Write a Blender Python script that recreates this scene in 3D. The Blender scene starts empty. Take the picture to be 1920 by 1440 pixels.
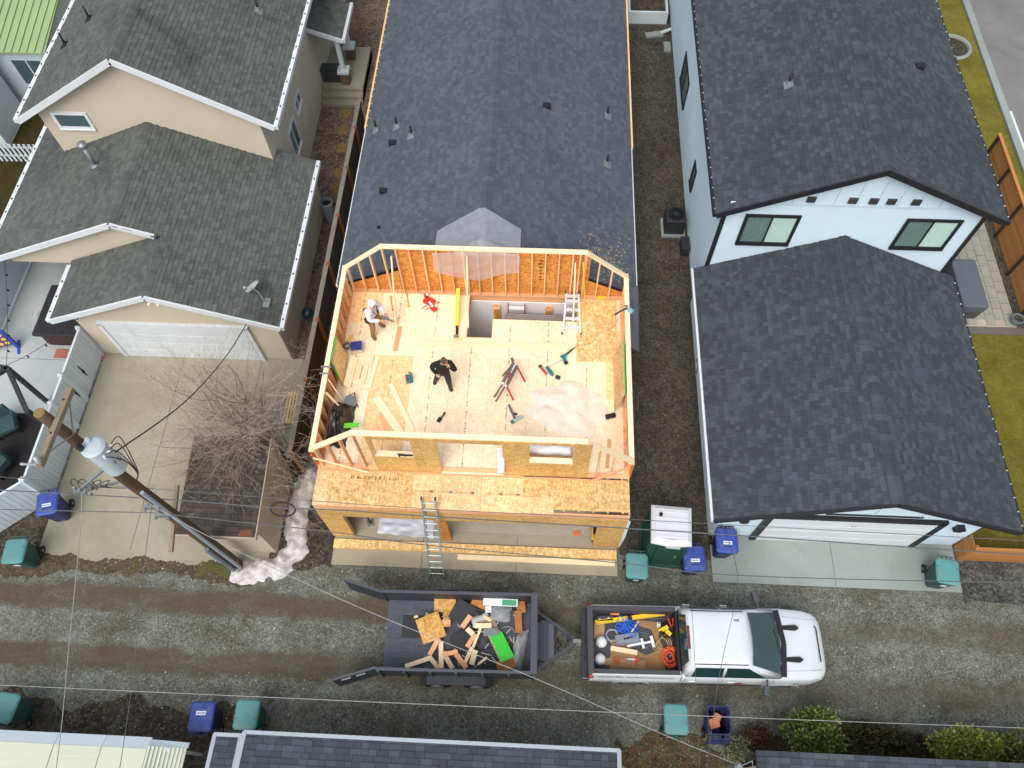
import bpy, math, random
from mathutils import Vector, Matrix, Quaternion
from math import radians, sin, cos, pi
random.seed(7)
S = bpy.context.scene
COL = S.collection
# ---------------------------------------------------------------- camera
CAM_H = 23.4
def cam_axes(th, ps, ro):
    fw = Vector((0, sin(th), -cos(th))); rt = Vector((1, 0, 0)); up = Vector((0, cos(th), sin(th)))
    rt, up = rt*cos(ro)+up*sin(ro), up*cos(ro)-rt*sin(ro)
    Z = Matrix.Rotation(ps, 3, 'Z')
    return Z@rt, Z@up, Z@fw
RT, UP, FW = cam_axes(.4955, .064, -.021)
cd = bpy.data.cameras.new('drone_camera'); cam = bpy.data.objects.new('drone_camera', cd); COL.objects.link(cam)
cd.sensor_width = 36; cd.lens = 36*1450/1920; cd.clip_start = .1; cd.clip_end = 2000
m3 = Matrix((RT, UP, -FW)).transposed()
cam.matrix_world = Matrix.Translation((0, 0, CAM_H)) @ m3.to_4x4()
S.camera = cam
S.render.resolution_x = 1024; S.render.resolution_y = 768
def in_frame(p, pad=0):
    d = Vector(p)-Vector((0, 0, CAM_H)); z = d.dot(FW)
    if z < .5: return False
    x = 1450*d.dot(RT)/z; y = 1450*d.dot(UP)/z
    return abs(x) < 960+pad and abs(y) < 720+pad
# ---------------------------------------------------------------- sky, sun, exposure
W = bpy.data.worlds.new('World'); S.world = W; W.use_nodes = True
nt = W.node_tree; nt.nodes.clear()
sky = nt.nodes.new('ShaderNodeTexSky'); sky.sky_type = 'NISHITA'; sky.sun_disc = False
SUN_EL, SUN_AZ = radians(57), radians(197)
sky.sun_elevation = SUN_EL; sky.sun_rotation = SUN_AZ; sky.air_density = 1.0; sky.dust_density = 4.0; sky.ozone_density = 1.0
hs = nt.nodes.new('ShaderNodeHueSaturation'); hs.inputs['Saturation'].default_value = .42
bg = nt.nodes.new('ShaderNodeBackground'); bg.inputs['Strength'].default_value = .15
wo = nt.nodes.new('ShaderNodeOutputWorld')
nt.links.new(sky.outputs[0], hs.inputs['Color']); nt.links.new(hs.outputs[0], bg.inputs[0]); nt.links.new(bg.outputs[0], wo.inputs[0])
sl = bpy.data.lights.new('sun', 'SUN'); sl.energy = .9; sl.angle = radians(38); sl.color = (1, .95, .88)
so = bpy.data.objects.new('sun', sl); COL.objects.link(so)
sd = Vector((sin(SUN_AZ)*cos(SUN_EL), cos(SUN_AZ)*cos(SUN_EL), sin(SUN_EL)))
so.rotation_euler = sd.to_track_quat('Z', 'Y').to_euler(); so.location = (0, 0, 40)
S.view_settings.view_transform = 'Standard'; S.view_settings.look = 'None'
S.view_settings.exposure = 0.4; S.view_settings.gamma = 1; S.view_settings.use_curve_mapping = False
# ---------------------------------------------------------------- materials
def lin(c): return tuple(((x/255)/12.92 if x/255 < .04045 else ((x/255+.055)/1.055)**2.4) for x in c)
class NT:
    def __init__(s, name):
        s.m = bpy.data.materials.new(name); s.m.use_nodes = True; s.t = s.m.node_tree; s.t.nodes.clear()
        s.o = s.n('OutputMaterial'); s.b = s.n('BsdfPrincipled'); s.l(s.b.outputs[0], s.o.inputs[0])
        s.geo = s.n('NewGeometry')
    def n(s, k, **kw):
        x = s.t.nodes.new('ShaderNode'+k)
        for a, v in kw.items(): setattr(x, a, v)
        return x
    def l(s, a, b): s.t.links.new(a, b)
    def noise(s, co, scale, detail=3, rough=.6, dist=0):
        x = s.n('TexNoise'); x.inputs['Scale'].default_value = scale; x.inputs['Detail'].default_value = detail
        x.inputs['Roughness'].default_value = rough; x.inputs['Distortion'].default_value = dist
        s.l(co, x.inputs['Vector']); return x.outputs['Fac']
    def vor(s, co, scale, out='Color', feature='F1'):
        x = s.n('TexVoronoi', feature=feature); x.inputs['Scale'].default_value = scale; s.l(co, x.inputs['Vector']); return x.outputs[out]
    def ramp(s, fac, pts):
        x = s.n('ValToRGB'); e = x.color_ramp.elements
        while len(e) > 1: e.remove(e[-1])
        for i, (p, c) in enumerate(pts):
            k = e[0] if i == 0 else e.new(p)
            k.position = p; k.color = (*(c if isinstance(c, tuple) else (c, c, c)), 1)
        s.l(fac, x.inputs[0]); return x.outputs[0]
    def mix(s, f, a, b, mode='MIX'):
        x = s.n('Mix', data_type='RGBA', blend_type=mode)
        for i, v in ((0, f), (6, a), (7, b)):
            if hasattr(v, 'links'): s.l(v, x.inputs[i])
            else: x.inputs[i].default_value = v if i == 0 else (*v, 1)
        return x.outputs[2]
    def math(s, op, a, b=0, clamp=False):
        x = s.n('Math', operation=op, use_clamp=clamp)
        for i, v in ((0, a), (1, b)):
            if hasattr(v, 'links'): s.l(v, x.inputs[i])
            else: x.inputs[i].default_value = v
        return x.outputs[0]
    def mapping(s, co, scale=(1, 1, 1), rot=(0, 0, 0)):
        x = s.n('Mapping'); x.inputs['Scale'].default_value = scale; x.inputs['Rotation'].default_value = rot; s.l(co, x.inputs[0]); return x.outputs[0]
    def bump(s, h, st, dist=.02):
        x = s.n('Bump'); x.inputs['Strength'].default_value = st; x.inputs['Distance'].default_value = dist
        s.l(h, x.inputs['Height']); s.l(x.outputs[0], s.b.inputs['Normal'])
    def obj(s): return s.n('TexCoord').outputs['Object']
    def pos(s): return s.geo.outputs['Position']
    def fin(s, col, rough=.8, metal=0, spec=None):
        if hasattr(col, 'links'): s.l(col, s.b.inputs['Base Color'])
        else: s.b.inputs['Base Color'].default_value = (*col, 1)
        if hasattr(rough, 'links'): s.l(rough, s.b.inputs['Roughness'])
        else: s.b.inputs['Roughness'].default_value = rough
        s.b.inputs['Metallic'].default_value = metal
        if spec is not None: s.b.inputs['Specular IOR Level'].default_value = spec
        return s.m
_cache = {}
def P(name, c, var=.12, scale=3, rough=.7, metal=0, bump=0, fine=40, spec=None, rv=.04, dirt=0):
    """plain painted / moulded surface with uneven tone and light wear; c is 0-255 sRGB albedo"""
    if name in _cache: return _cache[name]
    t = NT(name); a = lin(c); co = t.obj()
    n1 = t.noise(co, scale, 4); n2 = t.noise(co, fine, 2)
    f = t.math('ADD', t.math('MULTIPLY', n1, .7), t.math('MULTIPLY', n2, .3))
    col = t.ramp(f, [(.3, tuple(x*(1-var) for x in a)), (.7, tuple(min(1, x*(1+var)) for x in a))])
    if dirt: col = t.mix(t.math('MULTIPLY', t.ramp(t.noise(co, 4.5, 6, .75, .6), [(.48, 0.), (.68, 1.)]), dirt), col, lin((128, 120, 104)))
    hv_ = t.n('HueSaturation'); t.l(col, hv_.inputs['Color']); t.l(t.math('ADD', t.math('MULTIPLY', t.n('ObjectInfo').outputs['Random'], rv*2), 1-rv), hv_.inputs['Value']); col = hv_.outputs[0]
    if bump: t.bump(n2, bump, .01)
    r = t.ramp(n1, [(.3, max(0, rough-.08)), (.7, min(1, rough+.08))])
    _cache[name] = t.fin(col, r, metal, spec); return _cache[name]
def wood(name, c, c2, scale=1., grain=(14, 14, 1.2)):
    if name in _cache: return _cache[name]
    t = NT(name); co = t.mapping(t.obj(), grain); a, b = lin(c), lin(c2)
    n = t.noise(co, 2.2*scale, 5, .65, .8); rnd = t.n('ObjectInfo').outputs['Random']
    col = t.mix(n, a, b)
    kn = t.vor(t.mapping(t.obj(), (3, 3, 1.4)), 1.0, 'Distance'); kn = t.ramp(kn, [(.03, 1.), (.07, 0.)])
    col = t.mix(t.math('MULTIPLY', kn, .5), col, tuple(x*.45 for x in b))
    v = t.math('ADD', t.math('MULTIPLY', rnd, .28), .84)
    hsv = t.n('HueSaturation'); t.l(col, hsv.inputs['Color']); t.l(v, hsv.inputs['Value'])
    t.bump(n, .15, .004); _cache[name] = t.fin(hsv.outputs[0], .75); return _cache[name]
def osb(name, lo, mid, hi, scale=1., contrast=1.):
    if name in _cache: return _cache[name]
    t = NT(name); co = t.obj(); rnd = t.n('ObjectInfo').outputs['Random']
    nz = t.n('TexNoise'); nz.inputs['Scale'].default_value = 6; t.l(co, nz.inputs['Vector'])
    d = t.n('VectorMath', operation='MULTIPLY_ADD'); t.l(nz.outputs['Color'], d.inputs[0]); d.inputs[1].default_value = (.12, .12, .12); t.l(co, d.inputs[2])
    def flake(sc, rot):
        v = t.vor(t.mapping(d.outputs[0], sc, rot), 1., 'Color'); sp = t.n('SeparateColor'); t.l(v, sp.inputs[0]); return sp.outputs[0]
    f1 = flake((28*scale, 9*scale, 28*scale), (0, 0, .5)); f2 = flake((9*scale, 26*scale, 26*scale), (0, .3, -.4))
    big = t.noise(co, .9, 3); f = t.math('ADD', t.math('MULTIPLY', f1, .45), t.math('MULTIPLY', f2, .35))
    f = t.math('ADD', f, t.math('MULTIPLY', t.math('SUBTRACT', big, .4), .5))
    f = t.math('ADD', t.math('MULTIPLY', t.math('SUBTRACT', f, .45), contrast), .5, True)
    col = t.ramp(f, [(.12, lin(lo)), (.5, lin(mid)), (.85, lin(hi))])
    v = t.math('ADD', t.math('MULTIPLY', rnd, .16), .92)
    hsv = t.n('HueSaturation'); t.l(col, hsv.inputs['Color']); t.l(v, hsv.inputs['Value'])
    t.bump(f, .12, .004); _cache[name] = t.fin(hsv.outputs[0], .8); return _cache[name]
def shingle_mat(name, cols, source, moss=None, stain=0):
    """cols: dark, mid, light sRGB; source 'island' (joined) or 'object' (single pieces)"""
    t = NT(name)
    rnd = t.geo.outputs['Random Per Island'] if source == 'island' else t.n('ObjectInfo').outputs['Random']
    p = t.pos(); sp = t.noise(p, 220, 2, .7); big = t.noise(p, .45, 4, .6); med = t.noise(p, 2.1, 3)
    f = t.math('ADD', t.math('MULTIPLY', rnd, .5), t.math('MULTIPLY', big, .5))
    col = t.ramp(f, [(.12, lin(cols[0])), (.5, lin(cols[1])), (.9, lin(cols[2]))])
    col = t.mix(t.ramp(sp, [(.35, 0.), (.75, .25)]), col, tuple(min(1, x*1.5) for x in lin(cols[2])))
    col = t.mix(t.math('MULTIPLY', t.ramp(med, [(.35, 0.), (.7, 1.)]), .12), col, lin(cols[0]))
    if stain:
        st = t.ramp(t.noise(p, .33, 5, .7, .6), [(.52, 0.), (.7, 1.)])
        col = t.mix(t.math('MULTIPLY', st, stain), col, tuple(x*.5 for x in lin(cols[0])))
    if moss:
        mo = t.ramp(t.noise(p, 1.3, 5, .7), [(.5, 0.), (.68, 1.)]); col = t.mix(t.math('MULTIPLY', mo, .7), col, lin(moss))
    t.bump(sp, .25, .004); return t.fin(col, .92, 0, .25)
# ---------------------------------------------------------------- mesh helpers
class MB:
    def __init__(s): s.v = []; s.f = []; s.m = []
    def add(s, vs, fs, mi=0):
        o = len(s.v); s.v += [tuple(v) for v in vs]; s.f += [tuple(i+o for i in f) for f in fs]; s.m += [mi]*len(fs); return s
    BF = [(0, 3, 2, 1), (4, 5, 6, 7), (0, 1, 5, 4), (1, 2, 6, 5), (2, 3, 7, 6), (3, 0, 4, 7)]
    def box(s, x0, x1, y0, y1, z0, z1, mi=0):
        return s.add([(x0, y0, z0), (x1, y0, z0), (x1, y1, z0), (x0, y1, z0), (x0, y0, z1), (x1, y0, z1), (x1, y1, z1), (x0, y1, z1)], MB.BF, mi)
    def tbox(s, c, lo, hi, z0, z1, mi=0):      # tapered box: lo/hi (w,d) half sizes at bottom / top
        x, y = c
        return s.add([(x-lo[0], y-lo[1], z0), (x+lo[0], y-lo[1], z0), (x+lo[0], y+lo[1], z0), (x-lo[0], y+lo[1], z0), (x-hi[0], y-hi[1], z1), (x+hi[0], y-hi[1], z1), (x+hi[0], y+hi[1], z1), (x-hi[0], y+hi[1], z1)], MB.BF, mi)
    def obox(s, c, sz, rz=0, rx=0, ry=0, mi=0):
        R = Matrix.Rotation(rz, 3, 'Z')@Matrix.Rotation(ry, 3, 'Y')@Matrix.Rotation(rx, 3, 'X'); c = Vector(c)
        a, b, d = (k/2 for k in sz)
        vs = [(-a, -b, -d), (a, -b, -d), (a, b, -d), (-a, b, -d), (-a, -b, d), (a, -b, d), (a, b, d), (-a, b, d)]
        return s.add([c+R@Vector(v) for v in vs], MB.BF, mi)
    def bar(s, p, q, w, h, up=(0, 0, 1), mi=0):
        p, q = Vector(p), Vector(q); d = (q-p).normalized(); u = Vector(up)
        if abs(d.dot(u)) > .98: u = Vector((0, 1, 0))
        sx = d.cross(u).normalized()*w/2; sy = sx.cross(d).normalized()*h/2
        vs = [p-sx-sy, p+sx-sy, p+sx+sy, p-sx+sy, q-sx-sy, q+sx-sy, q+sx+sy, q-sx+sy]
        return s.add(vs, MB.BF, mi)
    def tube(s, pts, r, n=8, mi=0, cap=True):
        pts = [Vector(p) for p in pts]; rs = r if isinstance(r, (list, tuple)) else [r]*len(pts)
        o = len(s.v); u = None; fs = []
        for i, p in enumerate(pts):
            d = (pts[min(i+1, len(pts)-1)]-pts[max(i-1, 0)]).normalized()
            if u is None: u = d.orthogonal().normalized()
            u = (u-d*u.dot(d)); u = u.normalized() if u.length > 1e-6 else d.orthogonal().normalized()
            w = d.cross(u)
            for k in range(n):
                a = 2*pi*k/n; s.v.append(tuple(p+(u*cos(a)+w*sin(a))*rs[i]))
        for i in range(len(pts)-1):
            for k in range(n):
                fs.append((o+i*n+k, o+i*n+(k+1) % n, o+(i+1)*n+(k+1) % n, o+(i+1)*n+k))
        if cap: fs.append(tuple(o+k for k in range(n))[::-1]); fs.append(tuple(o+(len(pts)-1)*n+k for k in range(n)))
        s.f += fs; s.m += [mi]*len(fs); return s
    def lathe(s, c, prof, n=20, axis=(0, 0, 1), mi=0):
        c = Vector(c); q = Vector((0, 0, 1)).rotation_difference(Vector(axis).normalized()); o = len(s.v); fs = []
        for r, z in prof:
            for k in range(n):
                a = 2*pi*k/n; s.v.append(tuple(c+q@Vector((r*cos(a), r*sin(a), z))))
        for i in range(len(prof)-1):
            for k in range(n): fs.append((o+i*n+k, o+i*n+(k+1) % n, o+(i+1)*n+(k+1) % n, o+(i+1)*n+k))
        fs.append(tuple(o+k for k in range(n))[::-1]); fs.append(tuple(o+(len(prof)-1)*n+k for k in range(n)))
        s.f += fs; s.m += [mi]*len(fs); return s
    def prism(s, poly, z0, z1, mi=0):
        n = len(poly); vs = [(x, y, z0) for x, y in poly]+[(x, y, z1) for x, y in poly]
        return s.add(vs, [tuple(range(n))[::-1], tuple(range(n, 2*n))]+[(i, (i+1) % n, n+(i+1) % n, n+i) for i in range(n)], mi)
    def extrude(s, poly, d, mi=0):             # planar 3D polygon extruded along vector d
        n = len(poly); d = Vector(d); a = [Vector(p) for p in poly]; vs = a+[p+d for p in a]
        return s.add(vs, [tuple(range(n)), tuple(range(n, 2*n))[::-1]]+[((i+1) % n, i, n+i, n+(i+1) % n) for i in range(n)], mi)
    def mesh(s, name, mats, smooth=False):
        me = bpy.data.meshes.new(name); me.from_pydata(s.v, [], s.f); me.update()
        for mm in (mats if isinstance(mats, (list, tuple)) else [mats]): me.materials.append(mm)
        if any(s.m): me.polygons.foreach_set('material_index', s.m)
        if smooth: me.polygons.foreach_set('use_smooth', [True]*len(me.polygons))
        return me
    def build(s, name, mats, parent=None, smooth=False, bevel=0, label=None, seg=2):
        o = bpy.data.objects.new(name, s.mesh(name, mats, smooth)); COL.objects.link(o)
        if parent: par(o, parent)
        if bevel:
            b = o.modifiers.new('bevel', 'BEVEL'); b.width = bevel; b.segments = seg; b.limit_method = 'ANGLE'; b.angle_limit = radians(35)
            if smooth is None: pass
        if label: o['label'] = label
        return o
def wm(o):
    if o.parent: return wm(o.parent)@o.matrix_parent_inverse@o.matrix_basis
    return o.matrix_basis.copy()
def par(c, p): c.parent = p; c.matrix_parent_inverse = wm(p).inverted()
def thing(name, label, cat, loc=(0, 0, 0), group=None, rz=0):
    o = bpy.data.objects.new(name, None); COL.objects.link(o); o.location = loc; o.rotation_euler = (0, 0, rz)
    o.empty_display_size = .3; return tag(o, label, cat, group)
def tag(o, label, cat, group=None):
    o['label'] = label; o['category'] = cat
    if group: o['group'] = group
    return o
def struct(o): o['kind'] = 'structure'; return o
def stuff(o): o['kind'] = 'stuff'; return o
def copy_tree(o, parent=None):
    c = o.copy(); COL.objects.link(c)
    if parent: c.parent = parent; c.matrix_parent_inverse = o.matrix_parent_inverse.copy()
    for ch in list(o.children): copy_tree(ch, c)
    return c
def text_mesh(name, body, size, mat, parent, M, extrude=.0008, align='LEFT'):
    cu = bpy.data.curves.new(name, 'FONT'); cu.body = body; cu.size = size; cu.extrude = extrude; cu.align_x = align; cu.resolution_u = 2
    t = bpy.data.objects.new(name+'_curve', cu); COL.objects.link(t)
    dg = bpy.context.evaluated_depsgraph_get(); me = bpy.data.meshes.new_from_object(t.evaluated_get(dg))
    bpy.data.objects.remove(t); bpy.data.curves.remove(cu)
    me.materials.clear(); me.materials.append(mat)
    o = bpy.data.objects.new(name, me); COL.objects.link(o); o.matrix_basis = M
    if parent: par(o, parent)
    return o
def basis(x, y, z, o):  # matrix with given axes / origin
    x, y, z = Vector(x), Vector(y), Vector(z)
    return Matrix(((x.x, y.x, z.x, o[0]), (x.y, y.y, z.y, o[1]), (x.z, y.z, z.z, o[2]), (0, 0, 0, 1)))
def arc_wire(a, b, sag, n=24):
    a, b = Vector(a), Vector(b)
    return [a.lerp(b, i/n)-Vector((0, 0, 4*sag*(i/n)*(1-i/n))) for i in range(n+1)]
# ================================================================ setting
EX = 1.35
def D(*c):  # display colour seen on a level surface -> albedo in 0-255 sRGB
    out = []
    for x in lin(c):
        y = min(.85, x/EX); out.append(255*(12.92*y if y < .0031308 else 1.055*y**(1/2.4)-.055))
    return tuple(out)
def gravel(name, dark, mid, light, stone=26, moss=None, tracks=False, leaf=None, speck=.3):
    t = NT(name); p = t.pos()
    st = t.vor(p, stone, 'Color'); sp = t.n('SeparateColor'); t.l(st, sp.inputs[0]); d = t.vor(p, stone, 'Distance')
    big = t.noise(p, .55, 5, .65); med = t.noise(p, 2.6, 4, .65); fine = t.noise(p, 60, 2)
    f = t.math('ADD', t.math('MULTIPLY', sp.outputs[0], .42), t.math('MULTIPLY', big, .6))
    f = t.math('ADD', f, t.math('MULTIPLY', t.math('SUBTRACT', med, .5), .5))
    col = t.ramp(f, [(.2, lin(dark)), (.5, lin(mid)), (.82, lin(light))])
    wp = t.math('GREATER_THAN', t.vor(p, 11, 'Distance'), 0.0); v2 = t.n('SeparateColor'); t.l(t.vor(p, 17, 'Color'), v2.inputs[0])
    pale = t.math('MULTIPLY', t.math('GREATER_THAN', v2.outputs[1], .93), t.math('LESS_THAN', t.vor(p, 17, 'Distance'), .32))
    col = t.mix(t.math('MULTIPLY', pale, speck), col, lin((205, 200, 190)))
    if tracks:
        s = t.n('SeparateXYZ'); t.l(p, s.inputs[0])
        wob = t.math('ADD', t.math('MULTIPLY', t.math('SUBTRACT', t.noise(t.mapping(p, (.35, .8, 1)), 1.3, 5, .7), .5), 1.0), s.outputs[1])
        def band(c, w): return t.ramp(t.math('ABSOLUTE', t.math('SUBTRACT', wob, c)), [(w*.75, 1.), (w*1.25, 0.)])
        k = t.math('MAXIMUM', band(4.82, .36), band(3.12, .36))
        fade = t.n('MapRange'); t.l(s.outputs[0], fade.inputs[0]); fade.inputs[1].default_value = -3; fade.inputs[2].default_value = 4; fade.inputs[3].default_value = .86; fade.inputs[4].default_value = .45
        brk = t.ramp(t.noise(t.mapping(p, (.5, 1.2, 1)), 1.1, 5, .7), [(.3, .35), (.55, 1.)])
        k = t.math('MULTIPLY', t.math('MULTIPLY', k, fade.outputs[0]), brk)
        mud = t.mix(t.noise(t.mapping(p, (1, 5, 1)), 2, 4), lin(D(88, 80, 66)), lin(D(110, 100, 82)))
        col = t.mix(k, col, mud)
        damp = t.ramp(t.noise(t.mapping(p, (.7, 1.1, 1)), 1.0, 6, .72), [(.5, 0.), (.66, .6)]); col = t.mix(damp, col, lin(D(96, 84, 64)))
    if moss:
        mo = t.ramp(t.noise(p, 1.1, 5, .7), [(.55, 0.), (.72, .75)]); col = t.mix(mo, col, lin(moss))
    if leaf:
        lv = t.n('SeparateColor'); t.l(t.vor(p, 9, 'Color'), lv.inputs[0]); col = t.mix(t.math('MULTIPLY', t.math('GREATER_THAN', lv.outputs[0], .9), .6), col, lin(leaf))
    t.bump(t.math('ADD', d, fine), .5, .03); return t.fin(col, .95, 0, .2)
def concrete(name, a, b, c, crack=True):
    t = NT(name); p = t.pos(); big = t.noise(p, .35, 5, .65, .5); fine = t.noise(p, 30, 3, .7); med = t.noise(p, 1.7, 4, .7)
    f = t.math('ADD', t.math('MULTIPLY', big, .75), t.math('MULTIPLY', fine, .25))
    col = t.ramp(f, [(.3, lin(a)), (.5, lin(b)), (.68, lin(c))])
    col = t.mix(t.ramp(med, [(.55, 0.), (.8, .35)]), col, tuple(x*.6 for x in lin(a)))
    t.bump(fine, .1, .005); return t.fin(col, .9, 0, .25)
def grass_mat(name, a, b, c):
    t = NT(name); p = t.pos(); f = t.math('ADD', t.math('MULTIPLY', t.noise(p, .8, 5, .7), .35), t.math('ADD', t.math('MULTIPLY', t.noise(t.mapping(p, (1, 1.6, 1)), 7, 5, .75, .8), .35), t.math('MULTIPLY', t.noise(p, 45, 2, .7), .3)))
    col = t.ramp(f, [(.35, lin(a)), (.5, lin(b)), (.65, lin(c))]); t.bump(t.noise(p, 70, 2), .6, .03); return t.fin(col, .95, 0, .2)
GRAVEL = gravel('alley_gravel', D(86, 85, 74), D(122, 125, 115), D(156, 164, 156), tracks=True)
DARKGRAVEL = gravel('dark_gravel', D(56, 53, 47), D(86, 81, 72), D(113, 108, 98), stone=18, leaf=D(90, 74, 50), speck=.22)
PINKGRAVEL = gravel('pink_gravel', D(86, 72, 62), D(134, 116, 102), D(172, 152, 136), stone=16, leaf=D(92, 76, 56))
MULCH = gravel('mulch_gravel', D(52, 48, 41), D(80, 74, 64), D(114, 109, 100), stone=14, leaf=D(84, 68, 48), moss=D(70, 72, 46))
CONC_L = concrete('driveway_concrete', D(152, 148, 128), D(176, 172, 151), D(191, 188, 169))
CONC_R = concrete('apron_concrete', D(150, 159, 153), D(166, 176, 171), D(178, 188, 184))
CONC_A = concrete('tan_apron_concrete', D(168, 160, 140), D(188, 180, 158), D(202, 196, 176))
CONC_W = concrete('patio_concrete', D(176, 184, 184), D(196, 204, 204), D(210, 216, 216))
CONC_I = concrete('garage_floor_concrete', (150, 142, 128), (172, 164, 150), (188, 182, 168))
ASPHALT = concrete('street_asphalt', D(126, 126, 124), D(142, 142, 140), D(156, 156, 154))
GRASS = grass_mat('winter_grass', D(86, 90, 34), D(126, 122, 48), D(168, 152, 78))
GRASS_D = grass_mat('dark_grass', D(46, 44, 20), D(68, 62, 28), D(96, 82, 40))  # darker, browner grass tone for the left lawn
WHITE = P('white_trim_paint', (214, 221, 225), .05, 1.5, .5)
BEIGE = P('beige_siding', (185, 176, 157), .06, .8, .7)
BLUEWHITE = P('white_lap_siding', (192, 212, 222), .05, .6, .6)
BLACKTRIM = P('black_trim', (32, 33, 36), .2, 2, .5)
STEEL = P('galvanised_steel', (150, 156, 158), .15, 6, .45, .6)
BLACKPIPE = P('black_pipe', (24, 24, 26), .15, 8, .6)
PINE = wood('framing_pine', (244, 210, 160), (232, 190, 136))
PINE2 = wood('framing_pine_fresh', (252, 232, 194), (246, 220, 174))
OSB_G = osb('golden_osb', (184, 140, 84), (222, 182, 118), (242, 214, 160))
OSB_O = osb('orange_osb', (172, 102, 36), (214, 140, 62), (238, 178, 100))
OSB_W = osb('wall_osb', (170, 124, 62), (206, 162, 92), (230, 196, 132), 1.4)
OSB_P = osb('pale_subfloor', (232, 206, 164), (247, 227, 191), (253, 240, 211), 1., .8)
CEDAR = wood('cedar_board', (196, 138, 76), (160, 104, 52))
DARKWOOD = wood('weathered_dark_wood', (84, 70, 58), (58, 48, 40))
REDWOOD = wood('rust_brown_post', (150, 88, 48), (112, 62, 34))
GREYWOOD = wood('grey_pole_wood', (118, 100, 78), (82, 66, 48))
def sheet(name, poly, z, mat, zb=None, kind=True):
    b = MB(); b.prism(poly, (z-.1) if zb is None else zb, z); o = b.build(name, mat)
    if kind: struct(o)
    return o
def rect(x0, x1, y0, y1): return [(x0, y0), (x1, y0), (x1, y1), (x0, y1)]
def ragged(x0, x1, y0, y1, side, amp=.12, n=60, seed=1):
    r = random.Random(seed); pts = []
    c = {'S': ((x1, y1), (x0, y1)), 'N': ((x0, y0), (x1, y0))}[side]
    y = y0 if side == 'S' else y1
    for i in range(n+1):
        k = i/n; x = x0+(x1-x0)*k if side == 'S' else x1+(x0-x1)*k
        pts.append((x, y+amp*(r.random()-.5)+amp*.8*sin(k*17)+amp*.5*sin(k*43+1)))
    return list(c)[::1]+pts if side == 'S' else [c[0], c[1]]+pts
def blob(x0, x1, y0, y1, amp=.2, seed=1, n=40):
    r = random.Random(seed); per = []; k = seed*1.7
    for a, c in (((x0, y0), (x1, y0)), ((x1, y0), (x1, y1)), ((x1, y1), (x0, y1)), ((x0, y1), (x0, y0))):
        L_ = math.hypot(c[0]-a[0], c[1]-a[1]); m = max(4, int(L_/.16))
        for i in range(m):
            q = i/m; d = amp*(.55*sin(k+q*L_*1.9)+.3*sin(k*2+q*L_*5.3)+.35*(r.random()-.5)); nx, ny = (c[1]-a[1])/L_, -(c[0]-a[0])/L_
            per.append((a[0]+(c[0]-a[0])*q+nx*d, a[1]+(c[1]-a[1])*q+ny*d))
    return per
g = MB(); g.add([(-250, -250, 0), (250, -250, 0), (250, 250, 0), (-250, 250, 0)], [(0, 1, 2, 3)]); struct(g.build('ground', GRAVEL))
sheet('gravel_side_yard', blob(2.75, 5.7, 6.7, 34, .12, 3), .006, DARKGRAVEL)
sheet('gravel_verge', ragged(12.92, 30, 5.75, 7.1, 'S', .15, 50, 3), .007, gravel('grey_verge_gravel', D(56, 56, 54), D(88, 89, 86), D(124, 126, 122), stone=15))
sheet('gravel_path', rect(-9.7, -7.3, 9.0, 34), .006, PINKGRAVEL)
sheet('earth_strip', blob(-8.05, -6.1, 6.0, 9.0, .18, 4), .0055, MULCH)
VERGE = gravel('mossy_verge', D(70, 64, 50), D(98, 90, 72), D(126, 118, 100), moss=D(92, 98, 50), leaf=D(84, 68, 48))
sheet('earth_verge', ragged(-30, -8.4, 5.5, 6.3, 'S', .16, 120, 5), .005, VERGE)
sheet('earth_bed', blob(-30, -7.6, -2, 1.95, .35, 8), .005, MULCH)
sheet('moss_bed', blob(2.6, 30, -2, 1.7, .35, 9), .006, gravel('mossy_earth', D(58, 52, 38), D(86, 80, 58), D(120, 114, 92), moss=D(88, 104, 44), leaf=D(120, 82, 50)))
sheet('moss_patch', blob(-10.2, -8.9, 5.55, 6.1, .2, 6), .009, grass_mat('moss_green', D(80, 84, 50), D(100, 104, 56), D(120, 114, 78)))
sheet('earth_corner', [(-17.5, 5.9), (-14.85, 5.9), (-14.9, 8.2), (-17.5, 6.4)], .008, MULCH)
# loose pale stones lying on the lane
b = MB(); r = random.Random(31)
for i in range(5200):
    x = r.uniform(-13, 12); y = r.choice((r.uniform(1.3, 2.9), r.uniform(1.3, 2.9), r.uniform(3.5, 4.4), r.uniform(5.2, 6.1)))
    q = r.uniform(.008, .026)*(1.5 if r.random() < .06 else 1); a = r.random()*3; c_, s_ = cos(a)*q, sin(a)*q*.8
    b.add([(x+c_, y+s_, .004), (x-s_, y+c_, .004), (x-c_, y-s_, .004), (x+s_, y-c_, .004), (x, y, q*.9)], [(0, 1, 4), (1, 2, 4), (2, 3, 4), (3, 0, 4)])
t = NT('loose_stone'); stuff(b.build('loose_stones', t.fin(t.ramp(t.geo.outputs['Random Per Island'], [(0., lin((86, 84, 78))), (.6, lin((138, 136, 130))), (1., lin((196, 194, 188)))]), .9)))
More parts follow.
